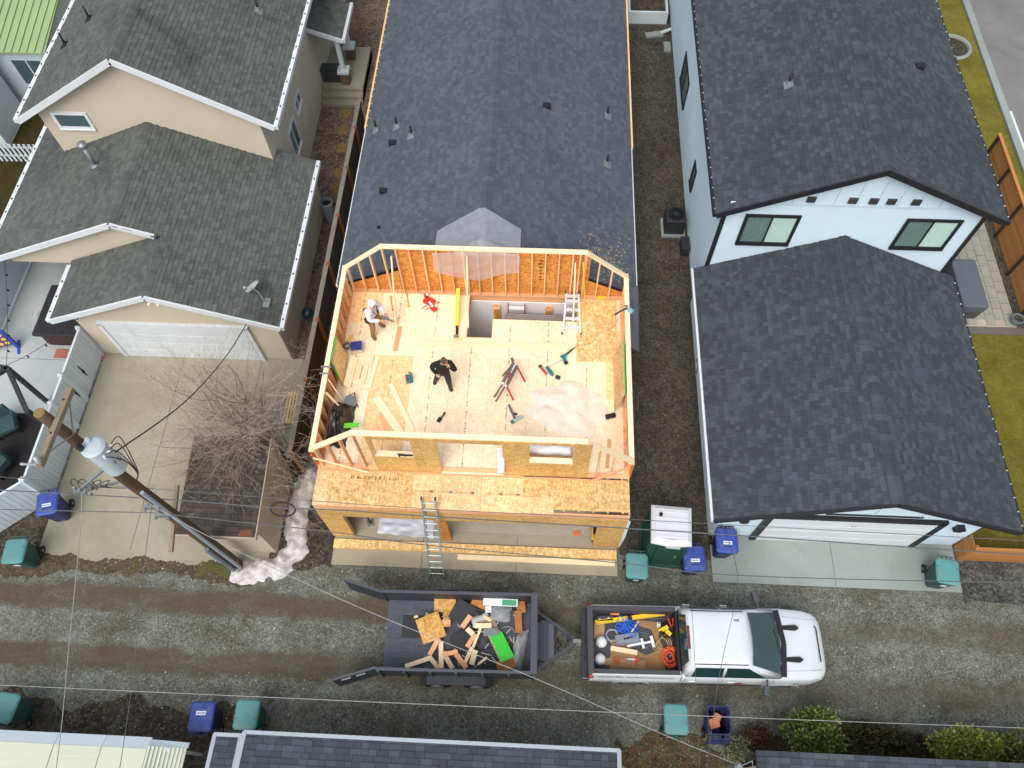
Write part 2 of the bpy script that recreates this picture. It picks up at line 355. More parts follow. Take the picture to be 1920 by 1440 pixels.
# left driveway in slabs with recessed joints
dw = sheet('driveway_left', ragged(-15.2, -8.0, 6.02, 13.3, 'S', .09, 110, 2), .02, CONC_L, -.05)
for n, (x0, x1, y0, y1) in enumerate([(-15.2, -12.35, 6.3, 13.28), (-12.33, -9.6, 6.3, 13.28), (-9.58, -8.0, 6.3, 13.28)]):
    b = MB(); b.box(x0, x1, y0, y1, -.02, .045); b.build('driveway_slab', CONC_L, dw, bevel=.008)
ap = sheet('driveway_right', rect(5.54, 12.93, 6.08, 7.6), .02, CONC_R, -.05)
for x0, x1 in ((5.54, 9.2), (9.22, 12.93)):
    b = MB(); b.box(x0, x1, 6.08, 7.6, -.03, .05); b.build('driveway_slab', CONC_R, ap, bevel=.008)
ac = sheet('garage_apron', rect(-6.05, 2.68, 6.12, 7.3), .02, CONC_R, -.05)
for x0, x1 in ((-6.05, -3.3), (-3.28, -.4), (-.38, 2.68)):
    b = MB(); b.box(x0, x1, 6.12, 7.3, -.03, .05); b.build('apron_slab', CONC_A, ac, bevel=.008)
sheet('lawn_right', rect(12.98, 19.14, 7.15, 60), .008, GRASS)
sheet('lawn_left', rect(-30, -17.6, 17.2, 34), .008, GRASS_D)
sheet('path_far_right', [(13.9, 15.3), (17.3, 15.3), (17.5, 34), (13.9, 34)], .012, DARKGRAVEL)
sheet('street', rect(19.45, 40, -5, 60), .012, ASPHALT)
sheet('kerb', rect(19.15, 19.44, -5, 60), .12, CONC_R)
pv = sheet('patio_right', rect(13.95, 17.0, 15.6, 21.5), .02, CONC_I)
PAVER = P('paver_stone', D(176, 176, 164), .14, 4, .85)
r = random.Random(4)
for i in range(9):
    for j in range(12):
        x = 14.0+i*.33; y = 15.66+j*.48+(.24 if i % 2 else 0)
        if y+.45 > 21.5: continue
        b = MB(); b.box(x, x+.315, y, y+.46, 0, .045+r.random()*.008); b.build('paver', PAVER, pv)
sheet('patio_border', rect(13.9, 17.35, 15.28, 15.58), .03, P('border_stone', D(120, 116, 112), .15, 4, .9))
sheet('patio_left', rect(-19.15, -15.35, 12.95, 18.5), .022, CONC_W)
sheet('patio_left_lower', rect(-19.15, -15.35, 9.3, 12.93), .02, CONC_W)
b = MB(); [b.box(-17.0+i*.4, -16.62+i*.4, 13.0, 13.38, 0, .04) for i in range(5)]; struct(b.build('red_paver_strip', P('red_paver', D(190, 120, 100), .15, 5, .9)))
# street arrow / marks
b = MB(); b.box(19.5, 19.62, 24, 26.5, .013, .017); struct(b.build('road_marking', WHITE))
# ================================================================ building helpers
SH_UNIT = None
def tab_geo(w, L=.16, t=.02, t2=.004):
    return [(0, 0, t), (w, 0, t), (w, L, t2), (0, L, t2), (0, 0, -.006), (w, 0, -.006), (w, L, -.006), (0, L, -.006)], [(0, 1, 2, 3), (4, 5, 1, 0), (5, 6, 2, 1), (7, 4, 0, 3)]
class Roof:
    """a shingled roof: planes of staggered laminated tabs; the 300 that show largest are single pieces, the rest one joined part"""
    def __init__(s, thing_, mats, name='roof'):
        s.th = thing_; s.ms, s.mi = mats; s.tabs = []; s.deck = MB(); s.rnd = random.Random(sum(map(ord, name)) % 97 + 3); s.caps = []
    def plane(s, o, u, v, L, Wd, clip=None, exp=.143, wmin=.1, wmax=.28, th=.1):
        o, u, v = Vector(o), Vector(u).normalized(), Vector(v).normalized(); n = u.cross(v).normalized()
        rows = int(Wd/exp)
        for i in range(rows+1):
            vv = i*exp-.015; x = -s.rnd.random()*.2
            while x < L:
                w = s.rnd.uniform(wmin, wmax); a, b_ = max(0, x), min(L, x+w); x += w
                if b_-a < .03: continue
                ln = min(.16, Wd-vv)
                if ln < .03: continue
                if clip and not clip((a+b_)/2, vv+.07): continue
                s.tabs.append((o+u*a+v*vv+n*(.006 if s.rnd.random() < .5 else .0), u, v, n, b_-a-.006, ln))
        return s
    def slab(s, quad, th=.1):
        q = [Vector(p) for p in quad]; n = (q[1]-q[0]).cross(q[2]-q[0]).normalized()
        if n.z < 0: n = -n
        s.deck.extrude([p-n*.008 for p in q], -n*th); return s
    def cap(s, a, b_, sl, sr, w=.16):
        """ridge caps from a to b; slopes (rise per metre) left/right are about the same"""
        a, b_ = Vector(a), Vector(b_); d = (b_-a); n = int(d.length/.2); d /= n
        for i in range(n): s.caps.append((a+d*i, d.normalized(), sl, w))
        return s
    def done(s, deckmat, maxn=300):
        rf = s.deck.build('roof', deckmat, s.th)
        cpos = Vector((0, 0, CAM_H))
        vis = sorted((k for k in range(len(s.tabs)) if in_frame(s.tabs[k][0], -10)), key=lambda k: (s.tabs[k][0]-cpos).length/(max(.05, -s.tabs[k][3].dot((s.tabs[k][0]-cpos).normalized()))**.5)/(s.tabs[k][4]**.3))
        pick = set(vis[:maxn]); M_ = MB()
        vs, fs = tab_geo(1.); unit = MB(); unit.add(vs, fs); um = unit.mesh('shingle', s.mi)
        for k, (o, u, v, n, w, ln) in enumerate(s.tabs):
            if k in pick:
                ob = bpy.data.objects.new('shingle', um); COL.objects.link(ob)
                ob.matrix_basis = basis(u*w, v*(ln/.16), n, o); par(ob, rf)
            else:
                vs2, fs2 = tab_geo(w, ln); M_.add([o+u*x+v*y+n*z for x, y, z in vs2], fs2)
        if M_.f: stuff(M_.build('shingle_field', s.ms, rf))
        cm = MB(); w = .17; sl = s.caps[0][2] if s.caps else .5
        for sg in (-1, 1):
            cm.add([(0, 0, .03), (0, .235, .022), (sg*w, .235, .022-w*sl), (sg*w, 0, .03-w*sl), (0, 0, .012), (sg*w, 0, .012-w*sl)], [(0, 3, 2, 1) if sg > 0 else (0, 1, 2, 3), (0, 4, 5, 3) if sg > 0 else (0, 3, 5, 4)])
        cme = cm.mesh('ridge_cap', s.mi)
        for o, d, sl, w in s.caps:
            ob = bpy.data.objects.new('ridge_cap', cme); COL.objects.link(ob); z = Vector((0, 0, 1)); x = d.cross(z).normalized()
            ob.matrix_basis = basis(x, d, z, o); par(ob, rf)
        return rf
def gable_roof(th, mats, deckmat, x0, x1, y0, y1, xr, zr, ze, over=None, name='roof', cut=None, maxn=300, fasc=None, flat=False):
    """ridge along y at xr"""
    R_ = Roof(th, mats, name)
    for sg, xe in ((-1, x0), (1, x1)):
        h = Vector((xr, 0, zr))-Vector((xe, 0, ze)); L = y1-y0
        if sg < 0: R_.plane((xe, y1, ze), (0, -1, 0), h, L, h.length, cut)
        else: R_.plane((xe, y0, ze), (0, 1, 0), h, L, h.length, cut)
        R_.slab([(xe, y0, ze), (xe, y1, ze), (xr, y1, zr), (xr, y0, zr)])
    R_.cap((xr, y0, zr+.006), (xr, y1, zr+.006), (zr-ze)/(xr-x0), 0)
    return R_.done(deckmat, maxn)
def lap_wall(b, p0, p1, prof, zb, step=.15, lip=.032, back=.12, mi=0):
    """clapboard wall from p0 to p1 (plan), outward side on the right of p0->p1; prof = [(s,z)...] top outline"""
    p0, p1 = Vector((*p0, 0)), Vector((*p1, 0)); d = (p1-p0); L = d.length; d /= L; n = Vector((d.y, -d.x, 0))
    zmax = max(z for _, z in prof)
    def span(z):
        xs = []
        for (sa, za), (sb, zb_) in zip(prof, prof[1:]):
            if (za-z)*(zb_-z) <= 0 and abs(za-zb_) > 1e-6: xs.append(sa+(sb-sa)*(z-za)/(zb_-za))
        lo = prof[0][0] if prof[0][1] >= z else None; hi = prof[-1][0] if prof[-1][1] >= z else None
        if lo is None: lo = min(xs) if xs else None
        if hi is None: hi = max(xs) if xs else None
        return lo, hi
    z = zb
    while z < zmax-.002:
        z2 = min(z+step, zmax-.001); a, c = span(z); a2, c2 = span(z2)
        if a is None or a2 is None: break
        f = lambda s_, zz, o_: p0+d*s_+n*o_+Vector((0, 0, zz))
        b.add([f(a, z, lip), f(c, z, lip), f(c2, z2, 0), f(a2, z2, 0), f(a, z, 0), f(c, z, 0)], [(0, 1, 2, 3), (4, 5, 1, 0)], mi)
        z = z2
    # solid backing
    poly = [p0+d*s_+Vector((0, 0, zz)) for s_, zz in ([(prof[0][0], zb)]+list(prof)+[(prof[-1][0], zb)])]
    b.extrude([q-n*.004 for q in poly][::-1], -n*back, mi)
    return b
GLASS = P('window_glass', (70, 92, 96), .15, .6, .08, 0, 0, 3, .8)
GLASS_L = P('blind_behind_glass', (186, 216, 206), .06, 1.5, .12, 0, 0, 3, .8)
GLASS_D = P('screened_glass', (104, 128, 124), .08, 1.5, .3)
def window(parent, o, u, n, w, h, frame=WHITE, panes=((0, 1),), pm=(GLASS,), fw=.09, out=.05):
    """o = lower-left corner on the wall face, u along wall, n outward; z up"""
    o, u, n = Vector(o), Vector(u).normalized(), Vector(n).normalized(); z = Vector((0, 0, 1))
    def bx(b, a0, a1, z0, z1, d0, d1): b.extrude([o+u*a0+z*z0+n*d0, o+u*a1+z*z0+n*d0, o+u*a1+z*z1+n*d0, o+u*a0+z*z1+n*d0], n*(d1-d0))
    b = MB(); bx(b, -fw, w+fw, -fw, 0, -.02, out); bx(b, -fw, w+fw, h, h+fw, -.02, out); bx(b, -fw, 0, .0, h, -.02, out*.96); bx(b, w, w+fw, .0, h, -.02, out*.96)
    for a0, a1 in panes[:-1]: bx(b, w*a1-.025, w*a1+.025, .0, h, -.02, out*.8)
    f = b.build('window', frame, parent)
    for (a0, a1), m_ in zip(panes, pm):
        b = MB(); bx(b, w*a0, w*a1, 0, h, -.01, .018); b.build('pane', m_, f)
    b = MB(); bx(b, -fw, w+fw, -fw-.03, -fw, -.02, out+.03); b.build('sill', frame, f)
    return f
def vent_pipe(parent, p, h=.38, r=.035, slope=(0, 0), name='vent_pipe', fl=STEEL):
    b = MB(); b.lathe((p[0], p[1], p[2]-.1), [(r, 0), (r, h+.1), (r*.75, h+.1), (r*.75, h+.02)], 12); o = b.build(name, BLACKPIPE, parent, True)
    q = Vector((0, 0, 1)).rotation_difference(Vector((-slope[0], -slope[1], 1)).normalized())
    b = MB(); vs = [Vector(p)+q@Vector((x, y, .035)) for x, y in ((-.14, -.2), (.14, -.2), (.14, .12), (-.14, .12))]; b.extrude(vs, (0, 0, -.02)); b.lathe((p[0], p[1], p[2]), [(.09, 0), (r*1.15, .14)], 12); b.build('flashing', fl, o)
    return o
def box_vent(parent, p, s=.2):
    b = MB(); b.tbox((p[0], p[1]), (s*.6, s*.55), (s*.5, s*.4), p[2]-.05, p[2]+.1); b.obox((p[0], p[1]-s*.2, p[2]+.11), (s*1.2, s*.9, .03)); return b.build('box_vent', BLACKPIPE, parent)
def panel_door(parent, x0, x1, y, z0, z1, rows, cols, mat, name='garage_door'):
    b = MB(); b.box(x0, x1, y, y+.06, z0, z1); d = b.build(name, mat, parent)
    w = (x1-x0)/cols; h = (z1-z0)/rows
    for i in range(cols):
        for j in range(rows):
            b = MB(); cx, cz = x0+(i+.5)*w, z0+(j+.5)*h
            b.extrude([(cx-w/2+.012, y-.001, cz-h/2+.008), (cx+w/2-.012, y-.001, cz-h/2+.008), (cx+w/2-.012, y-.001, cz+h/2-.008), (cx-w/2+.012, y-.001, cz+h/2-.008)], (0, -.02, 0)); b.build('panel', mat, d, bevel=.008, seg=1)
    return d
def boards(parent, name, pts, w, t, mat):   # a straight board along pts pairs
    b = MB(); b.bar(pts[0], pts[1], w, t); return b.build(name, mat, parent)
SH_B = ((66, 71, 78), (79, 85, 93), (94, 101, 109))
SH_G = ((70, 73, 71), (88, 92, 89), (104, 108, 104))
MAT_B = (shingle_mat('charcoal_shingles', SH_B, 'island'), shingle_mat('charcoal_shingle', SH_B, 'object'))
MAT_R = (shingle_mat('slate_shingles', ((50, 54, 59), (63, 68, 74), (82, 88, 94)), 'island'), shingle_mat('slate_shingle', ((50, 54, 59), (63, 68, 74), (82, 88, 94)), 'object'))
MAT_G = (shingle_mat('green_grey_shingles', SH_G, 'island', None, .55), shingle_mat('green_grey_shingle', SH_G, 'object', None, .55))
MAT_S = (shingle_mat('old_shed_shingles', ((52, 48, 45), (68, 64, 60), (90, 86, 80)), 'island', (84, 72, 52)), shingle_mat('old_shed_shingle', ((52, 48, 45), (68, 64, 60), (90, 86, 80)), 'object', (84, 72, 52)))
DECK = P('roof_deck', (40, 40, 42), .1, 2, .9)
# ================================================================ long shingled house (middle)
H = thing('shingled_house', 'long low house with charcoal shingle roof behind the open timber addition', 'house', (-1.7, 23, 0))
XR, ZR, ZE = -1.7, 5.35, 3.0
rf = gable_roof(H, MAT_B, DECK, -6.5, 3.1, 14.42, 34, XR, ZR, ZE, name='mid')
sl = (ZR-ZE)/4.8
b = MB(); lap_wall(b, (-6.05, 34), (-6.05, 14.4), [(0, 3.1), (19.6, 3.1)], 0); lap_wall(b, (2.7, 14.4), (2.7, 34), [(0, 3.1), (19.6, 3.1)], 0); b.build('wall', BLUEWHITE, H)
def zr_mid(x): return ZR-sl*abs(x-XR)
for p in ((-6.08, 21.35), (-5.24, 21.1), (-4.6, 20.35), (2.25, 22.1), (2.2, 19.75)):
    vent_pipe(rf, (p[0], p[1]-.2, zr_mid(p[0])), .42, .04, (sl if p[0] < XR else -sl, 0))
for p in ((-5.3, 20.4), (-5.35, 18.2), (.05, 21.4)): box_vent(rf, (p[0], p[1]-.3, zr_mid(p[0])), .22)
b = MB(); b.lathe((-5.3, 16.3, zr_mid(-5.3)-.05), [(.05, 0), (.05, .15)], 10); b.build('vent_stub', BLACKPIPE, rf)
for x, y0 in ((-6.56, 21.4), (3.16, 20.8)):
    b = MB(); b.box(x-.03, x+.03, y0, 34, ZE-.1, ZE+.035); b.build('fascia', PINE, rf)
    b = MB()
    for i in range(34): b.box(x-.035, x+.035+(.06 if x < 0 else -.0), y0+.1+i*.38, y0+.125+i*.38, ZE+.035, ZE+.06)
    stuff(b.build('gutter_clips', PINE, rf))
for x, y1 in ((-6.53, 21.4), (3.13, 20.8)):
    b = MB(); b.box(x-.03, x+.03, 14.4, y1, ZE-.13, ZE-.01); b.build('fascia', WHITE, rf)
# ================================================================ white two storey house (right)
Hr = thing('white_house', 'white lap sided two storey house with slate roof and black trim', 'house', (9.6, 20, 0))
rf = gable_roof(Hr, MAT_R, DECK, 5.3, 14.0, 15.94, 36, 9.66, 7.15, 5.15, name='rup', maxn=150)
sr = 2.0/4.35
rf2 = gable_roof(Hr, MAT_R, DECK, 5.23, 13.85, 7.3, 16.2, 9.62, 4.0, 2.1, name='rlow', maxn=150)
s2 = 1.9/4.3
b = MB()
lap_wall(b, (5.64, 16.24), (13.42, 16.24), [(0, 5.2), (4.02, 7.02), (7.78, 5.3)], 1.9, .11)
lap_wall(b, (5.64, 36), (5.64, 16.24), [(0, 5.25), (19.76, 5.25)], 0, .11)
lap_wall(b, (13.42, 16.24), (13.42, 36), [(0, 5.3), (19.76, 5.3)], 0, .11)
b.build('wall', BLUEWHITE, Hr)
b = MB()
lap_wall(b, (5.55, 7.55), (12.93, 7.55), [(0, 2.2), (4.07, 3.92), (7.38, 2.4)], 0, .11)
lap_wall(b, (5.55, 16.24), (5.55, 7.55), [(0, 2.15), (8.69, 2.15)], 0, .11)
lap_wall(b, (12.93, 7.55), (12.93, 16.24), [(0, 2.35), (8.69, 2.35)], 0, .11)
b.build('garage_wall', BLUEWHITE, Hr)
# board and batten gable above the windows
for x in [6.9+i*.62 for i in range(10)]:
    zt = 7.12-sr*abs(x-9.66)-.15
    if zt > 5.5: b = MB(); b.box(x-.012, x+.012, 16.2, 16.235, 5.42, zt); b.build('batten', P('batten_paint', (196, 208, 216), .05, 2, .6), Hr)
b = MB(); b.box(5.7, 13.4, 16.205, 16.235, 5.33, 5.42); b.build('belly_band', BLUEWHITE, Hr)
for x in (8.03, 9.26, 9.87, 10.39, 11.12):
    b = MB(); b.box(x-.13, x+.13, 16.17, 16.232, 5.52, 5.74); v_ = b.build('gable_vent', P('dark_louvre', (70, 66, 60), .2, 10, .7), Hr)
    b = MB(); [b.obox((x, 16.162, 5.545+k*.04), (.24, .03, .008), 0, .5) for k in range(5)]; b.build('louvre', BLACKTRIM, v_)
for x in (6.38, 11.28): window(Hr, (x, 16.22, 3.6), (1, 0, 0), (0, -1, 0), 1.5, 1.2, BLACKTRIM, ((0, .5), (.5, 1)), (GLASS_D, GLASS_L), .1, .06)
for y, w, z in ((26.85, 1.8, 1.08), (21.05, .5, 1.2)): window(Hr, (5.62, y, z), (0, -1, 0), (-1, 0, 0), w, 1.15 if w > 1 else .92, BLACKTRIM, ((0, .5), (.5, 1)) if w > 1 else ((0, 1),), (GLASS, GLASS_D), .06, .05)
for x, y, z0, z1 in ((5.64, 16.22, 2.1, 5.25), (13.42, 16.22, 2.1, 5.3)):
    b = MB(); b.box(x-.06, x+.06, y-.05, y+.06, z0, z1); b.build('corner_board', BLACKTRIM, Hr)
for a, c in (((5.3, 15.93, 5.08), (9.66, 15.93, 7.08)), ((14.0, 15.93, 5.08), (9.66, 15.93, 7.08)), ((5.23, 7.29, 2.03), (9.62, 7.29, 3.93)), ((13.85, 7.29, 2.03), (9.62, 7.29, 3.93))):
    b = MB(); b.bar(a, c, .05, .19); b.build('bargeboard', BLACKTRIM, Hr)
for x, y0, y1, z in ((5.27, 15.95, 36, 5.08), (14.03, 15.95, 36, 5.08), (5.2, 7.3, 16.2, 2.03), (13.88, 7.3, 16.2, 2.03)):
    b = MB(); b.box(x-.06, x+.06, y0, y1, z-.07, z+.06); gt = b.build('gutter', WHITE if (x < 6 and z < 3) else BLACKTRIM, Hr)
    b = MB()
    for i in range(int((y1-y0)/.42)): b.box(x-.015, x+.035, y0+.2+i*.42, y0+.225+i*.42, z+.06, z+.08)
    stuff(b.build('eave_light', WHITE, gt))
b = MB(); b.box(6.8, 11.72, 7.5, 7.535, 0, 2.2); b.build('door_surround', BLACKTRIM, Hr)
dd = panel_door(Hr, 6.93, 11.6, 7.46, .05, 2.08, 4, 1, WHITE)
for x in (6.83, 11.69):
    b = MB(); b.box(x-.09, x+.09, 7.42, 7.52, 0, 2.2); b.build('door_trim', BLACKTRIM, Hr)
b = MB(); b.box(6.74, 11.78, 7.42, 7.53, 2.1, 2.26); b.build('door_header', BLACKTRIM, Hr)
for x in (6.15, 12.25):
    b = MB(); b.box(x-.09, x+.09, 7.4, 7.53, 1.65, 1.72); b.tbox((x, 7.42), (.07, .06), (.11, .1), 1.72, 1.98); b.build('wall_lamp', BLACKTRIM, Hr)
text_mesh('house_number', '11', .18, P('number_grey', (70, 74, 78), .1, 3, .5), Hr, basis((1, 0, 0), (0, 0, 1), (0, -1, 0), (9.25, 7.43, 1.62)))
text_mesh('wall_lettering', '///', .22, WHITE, Hr, basis((1, 0, 0), (0, 0, 1), (0, -1, 0), (6.3, 7.53, .75)))
for x in (7.2, 8.3, 9.6, 10.9, 11.6):
    zt = 3.95-s2*abs(x-9.62)-.12
    if zt > 2.5: b = MB(); b.box(x-.012, x+.012, 7.51, 7.54, 2.45, zt); b.build('batten', _cache['batten_paint'], Hr)
b = MB(); b.box(8.3, 11.0, 7.5, 7.535, 2.38, 2.46); b.build('gable_band', BLACKTRIM, Hr)
zz = 7.15-sr*(9.66-7.7); vent_pipe(rf, (7.68, 20.4, zz), .4, .045, (sr, 0)); box_vent(rf, (12.1, 21.6, 7.15-sr*(12.1-9.66)), .24)
b = MB(); b.box(5.42, 5.6, 13.1, 13.3, .9, 1.35); b.lathe((5.4, 13.2, 1.0), [(.09, 0), (.09, .16), (.06, .2)], 12); b.tube([(5.48, 13.2, .9), (5.48, 13.2, .1)], .02); b.build('electric_meter', STEEL, Hr)
# ================================================================ beige house (left)
Hl = thing('beige_house', 'beige two storey house with grey green shingles and white double garage door', 'house', (-13, 20, 0))
AP, GE, GX, GFX = 4.68, 2.53, -13.49, -12.02; sg = (AP-GE)/(GX+18.74); ZF = AP-sg*(GFX-GX)
Rg = Roof(Hl, MAT_G, 'lg')
hR = Vector((GX, 0, AP))-Vector((-8.24, 0, GE)); LR = hR.length
frac = (ZF-GE)/(AP-GE)*LR
Rg.plane((-8.24, 12.98, GE), (0, 1, 0), hR, 20.2-12.98, LR, lambda u_, v_: (u_ > 15.26-12.98 or v_ < frac))
Rg.slab([(-8.24, 12.98, GE), (-8.24, 20.2, GE), (GFX, 20.2, ZF), (GFX, 12.98, ZF)]); Rg.slab([(GFX, 15.26, ZF), (GFX, 20.2, ZF), (GX, 20.2, AP), (GX, 15.26, AP)])
hL = Vector((GFX, 0, ZF))-Vector((-15.78, 0, GE))
Rg.plane((-15.78, 15.4, GE), (0, -1, 0), hL, 15.4-12.98, hL.length); Rg.slab([(-15.78, 12.98, GE), (-15.78, 15.4, GE), (GFX, 15.4, ZF), (GFX, 12.98, ZF)])
hB = Vector((GX, 0, AP))-Vector((-18.74, 0, GE))
Rg.plane((-18.74, 22.6, GE), (0, -1, 0), hB, 22.6-15.26, hB.length); Rg.slab([(-18.74, 15.26, GE), (-18.74, 22.6, GE), (GX, 22.6, AP), (GX, 15.26, AP)])
Rg.cap((GFX, 12.98, ZF+.005), (GFX, 15.3, ZF+.005), sg, 0); Rg.cap((GX, 15.26, AP+.005), (GX, 19.7, AP+.005), sg, 0)
rfg = Rg.done(DECK, 200)
rfh = gable_roof(Hl, MAT_G, DECK, -17.75, -9.0, 19.38, 34, -13.4, 7.43, 4.9, name='lh', maxn=100); sh = (7.43-4.9)/4.37
b = MB(); lap_wall(b, (-17.1, 19.7), (-9.6, 19.7), [(0, 5.2), (3.7, 7.3), (7.5, 5.15)], 2.5, .1)
lap_wall(b, (-9.6, 19.7), (-9.6, 34), [(0, 5.2), (14.3, 5.2)], 0, .1); lap_wall(b, (-17.1, 34), (-17.1, 19.7), [(0, 5.2), (14.3, 5.2)], 0, .1); b.build('wall', BEIGE, Hl)
b = MB(); lap_wall(b, (-15.2, 13.3), (-8.55, 13.3), [(0, 2.7), (3.18, 3.98), (6.65, 2.6)], 0, .1)
lap_wall(b, (-8.55, 13.3), (-8.55, 20.2), [(0, 2.55), (6.9, 2.55)], 0, .1); lap_wall(b, (-15.2, 15.5), (-15.2, 13.3), [(0, 2.7), (2.2, 2.7)], 0, .1)
lap_wall(b, (-18.0, 15.5), (GFX, 15.5), [(0, 2.8), (18.0+GX, 4.58), (18.0+GFX, 4.0)], 2.3, .1); lap_wall(b, (-18.0, 20), (-18.0, 18.4), [(0, 2.6), (1.6, 2.6)], 0, .1); b.build('garage_wall', BEIGE, Hl)
panel_door(Hl, -14.35, -9.62, 13.2, .05, 2.02, 4, 1, WHITE)
for x in (-14.43, -9.54):
    b = MB(); b.box(x-.07, x+.07, 13.17, 13.29, 0, 2.08); b.build('door_trim', WHITE, Hl)
b = MB(); b.box(-14.5, -9.47, 13.17, 13.29, 2.03, 2.15); b.build('door_header', WHITE, Hl)
for a, c in (((-15.78, 12.97, GE-.06), (GFX, 12.97, ZF-.06)), ((-8.24, 12.97, GE-.06), (GFX, 12.97, ZF-.06)), ((-18.74, 15.25, GE-.06), (GX, 15.25, AP-.06)), ((GFX-.25, 15.25, ZF+.05), (GX, 15.25, AP-.06)), ((-17.75, 19.37, 4.84), (-13.4, 19.37, 7.37)), ((-9.0, 19.37, 4.84), (-13.4, 19.37, 7.37))):
    b = MB(); b.bar(a, c, .06, .2); b.build('bargeboard', WHITE, Hl)
for x, y0, y1, z in ((-8.19, 12.98, 20.2, GE-.06), (-15.83, 12.98, 15.2, GE-.06), (-18.79, 15.26, 22.6, GE-.06), (-8.95, 19.38, 34, 4.84), (-17.8, 19.38, 34, 4.84)):
    b = MB(); b.box(x-.07, x+.07, y0, y1, z-.06, z+.09); gt = b.build('gutter', WHITE, Hl)
    b = MB(); [b.box(x-.02, x+.02, y0+.3+i*.6, y0+.35+i*.6, z+.09, z+.12) for i in range(int((y1-y0)/.6))]; stuff(b.build('gutter_clips', BLACKTRIM, gt))
window(Hl, (-16.55, 19.68, 4.42), (1, 0, 0), (0, -1, 0), 1.05, .52, WHITE, ((0, 1),), (GLASS,), .1, .05)
for y, z, w, h in ((23.0, 2.2, .75, .4), (21.55, 1.3, .9, 1.15)): window(Hl, (-9.58, y, z), (0, 1, 0), (1, 0, 0), w, h, WHITE, ((0, .5), (.5, 1)), (GLASS_D, GLASS), .08, .05)
vent_pipe(rfh, (-10.3, 24.3, 7.43-sh*3.1), .4, .045, (-sh, 0))
for p in ((-16.6, 25.6), (-15.9, 23.2), (-16.8, 22.5)): vent_pipe(rfh, (p[0], p[1], 7.43-sh*abs(p[0]+13.4)), .45, .035, (sh, 0), fl=BLACKPIPE)
b = MB(); z0 = AP-sg*1.7; b.lathe((-15.15, 18.3, z0-.1), [(.08, 0), (.08, .95)], 14); b.lathe((-15.15, 18.3, z0+.85), [(.1, 0), (.15, .03), (.15, .16), (.02, .2)], 14); fl_ = b.build('flue_pipe', STEEL, rfg, True)
b = MB(); b.lathe((-15.15, 18.3, z0-.05), [(.2, 0), (.09, .16)], 14); b.build('flashing', STEEL, fl_)
# satellite dish on garage roof
zd = GE+sg*(-8.24+8.75)*1+.0
b = MB(); zd = AP-sg*(-8.75-GX); b.box(-8.95, -8.65, 13.6, 13.95, zd-.05, zd+.06); b.tube([(-8.8, 13.8, zd), (-8.95, 13.95, zd+.35), (-9.1, 14.0, zd+.5)], .025); dish = b.build('dish_mount', STEEL, rfg)
b = MB(); n_ = Vector((-.5, .2, .8)).normalized(); b.lathe(Vector((-9.1, 14.05, zd+.5)), [(.03, 0), (.16, .02), (.27, .07), (.275, .075), (.16, .035), (.02, .012)], 20, n_); b.tube([(-9.05, 14.0, zd+.5), (-9.25, 13.85, zd+.75)], .014); b.tube([(-9.25, 13.85, zd+.72), (-9.27, 13.84, zd+.8)], .04); b.build('dish', P('dish_grey', (176, 178, 180), .08, 4, .5), dish, True)
b = MB()
for dx in (-.1, .1): b.tube([(-11.9, 13.25, 3.7), (-11.9+dx, 13.08, 3.68), (-11.9+dx*1.6, 13.0, 3.6)], .05)
b.box(-11.96, -11.84, 13.2, 13.29, 3.6, 3.75); b.build('flood_lamp', P('cream_plastic', (226, 214, 180), .06, 4, .5), Hl)
# porch of the beige house
Po = thing('side_porch', 'small shingled porch roof on white posts beside the beige house', 'porch', (-8.9, 27.5, 0))
Rp = Roof(Po, MAT_G, 'po'); hv = Vector((-1.4, 0, .5)); Rp.plane((-8.2, 26.5, 2.8), (0, 1, 0), hv, 2.2, hv.length); Rp.slab([(-8.2, 26.5, 2.8), (-8.2, 28.7, 2.8), (-9.6, 28.7, 3.3), (-9.6, 26.5, 3.3)]); Rp.done(DECK, 60)
b = MB(); b.box(-8.22, -8.1, 26.45, 28.75, 2.66, 2.83); b.build('fascia', WHITE, Po)
b = MB(); b.bar((-8.2, 26.46, 2.72), (-9.58, 26.46, 3.22), .05, .18); b.build('fascia', WHITE, Po)
for y in (26.75, 28.3):
    b = MB(); b.box(-8.62, -8.46, y-.08, y+.08, 1.15, 2.85); b.build('post', WHITE, Po)
    b = MB(); b.box(-8.72, -8.36, y-.18, y+.18, .1, 1.05); b.build('pier', P('stone_pier', (110, 92, 74), .3, 9, .9), Po)
    b = MB(); b.box(-8.78, -8.3, y-.24, y+.24, 1.05, 1.16); b.build('pier_cap', WHITE, Po)
for k, (y0, z1) in enumerate(((26.35, .48), (26.05, .32), (25.75, .16))):
    b = MB(); b.box(-9.58, -7.8, y0, 29, 0, z1); b.build('step', CONC_L, Po)
b = MB(); b.box(-9.5, -8.75, 26.7, 27.1, .5, 1.15, 0); b.build('dark_cabinet', P('dark_cabinet', (58, 64, 66), .15, 3, .6), Po)
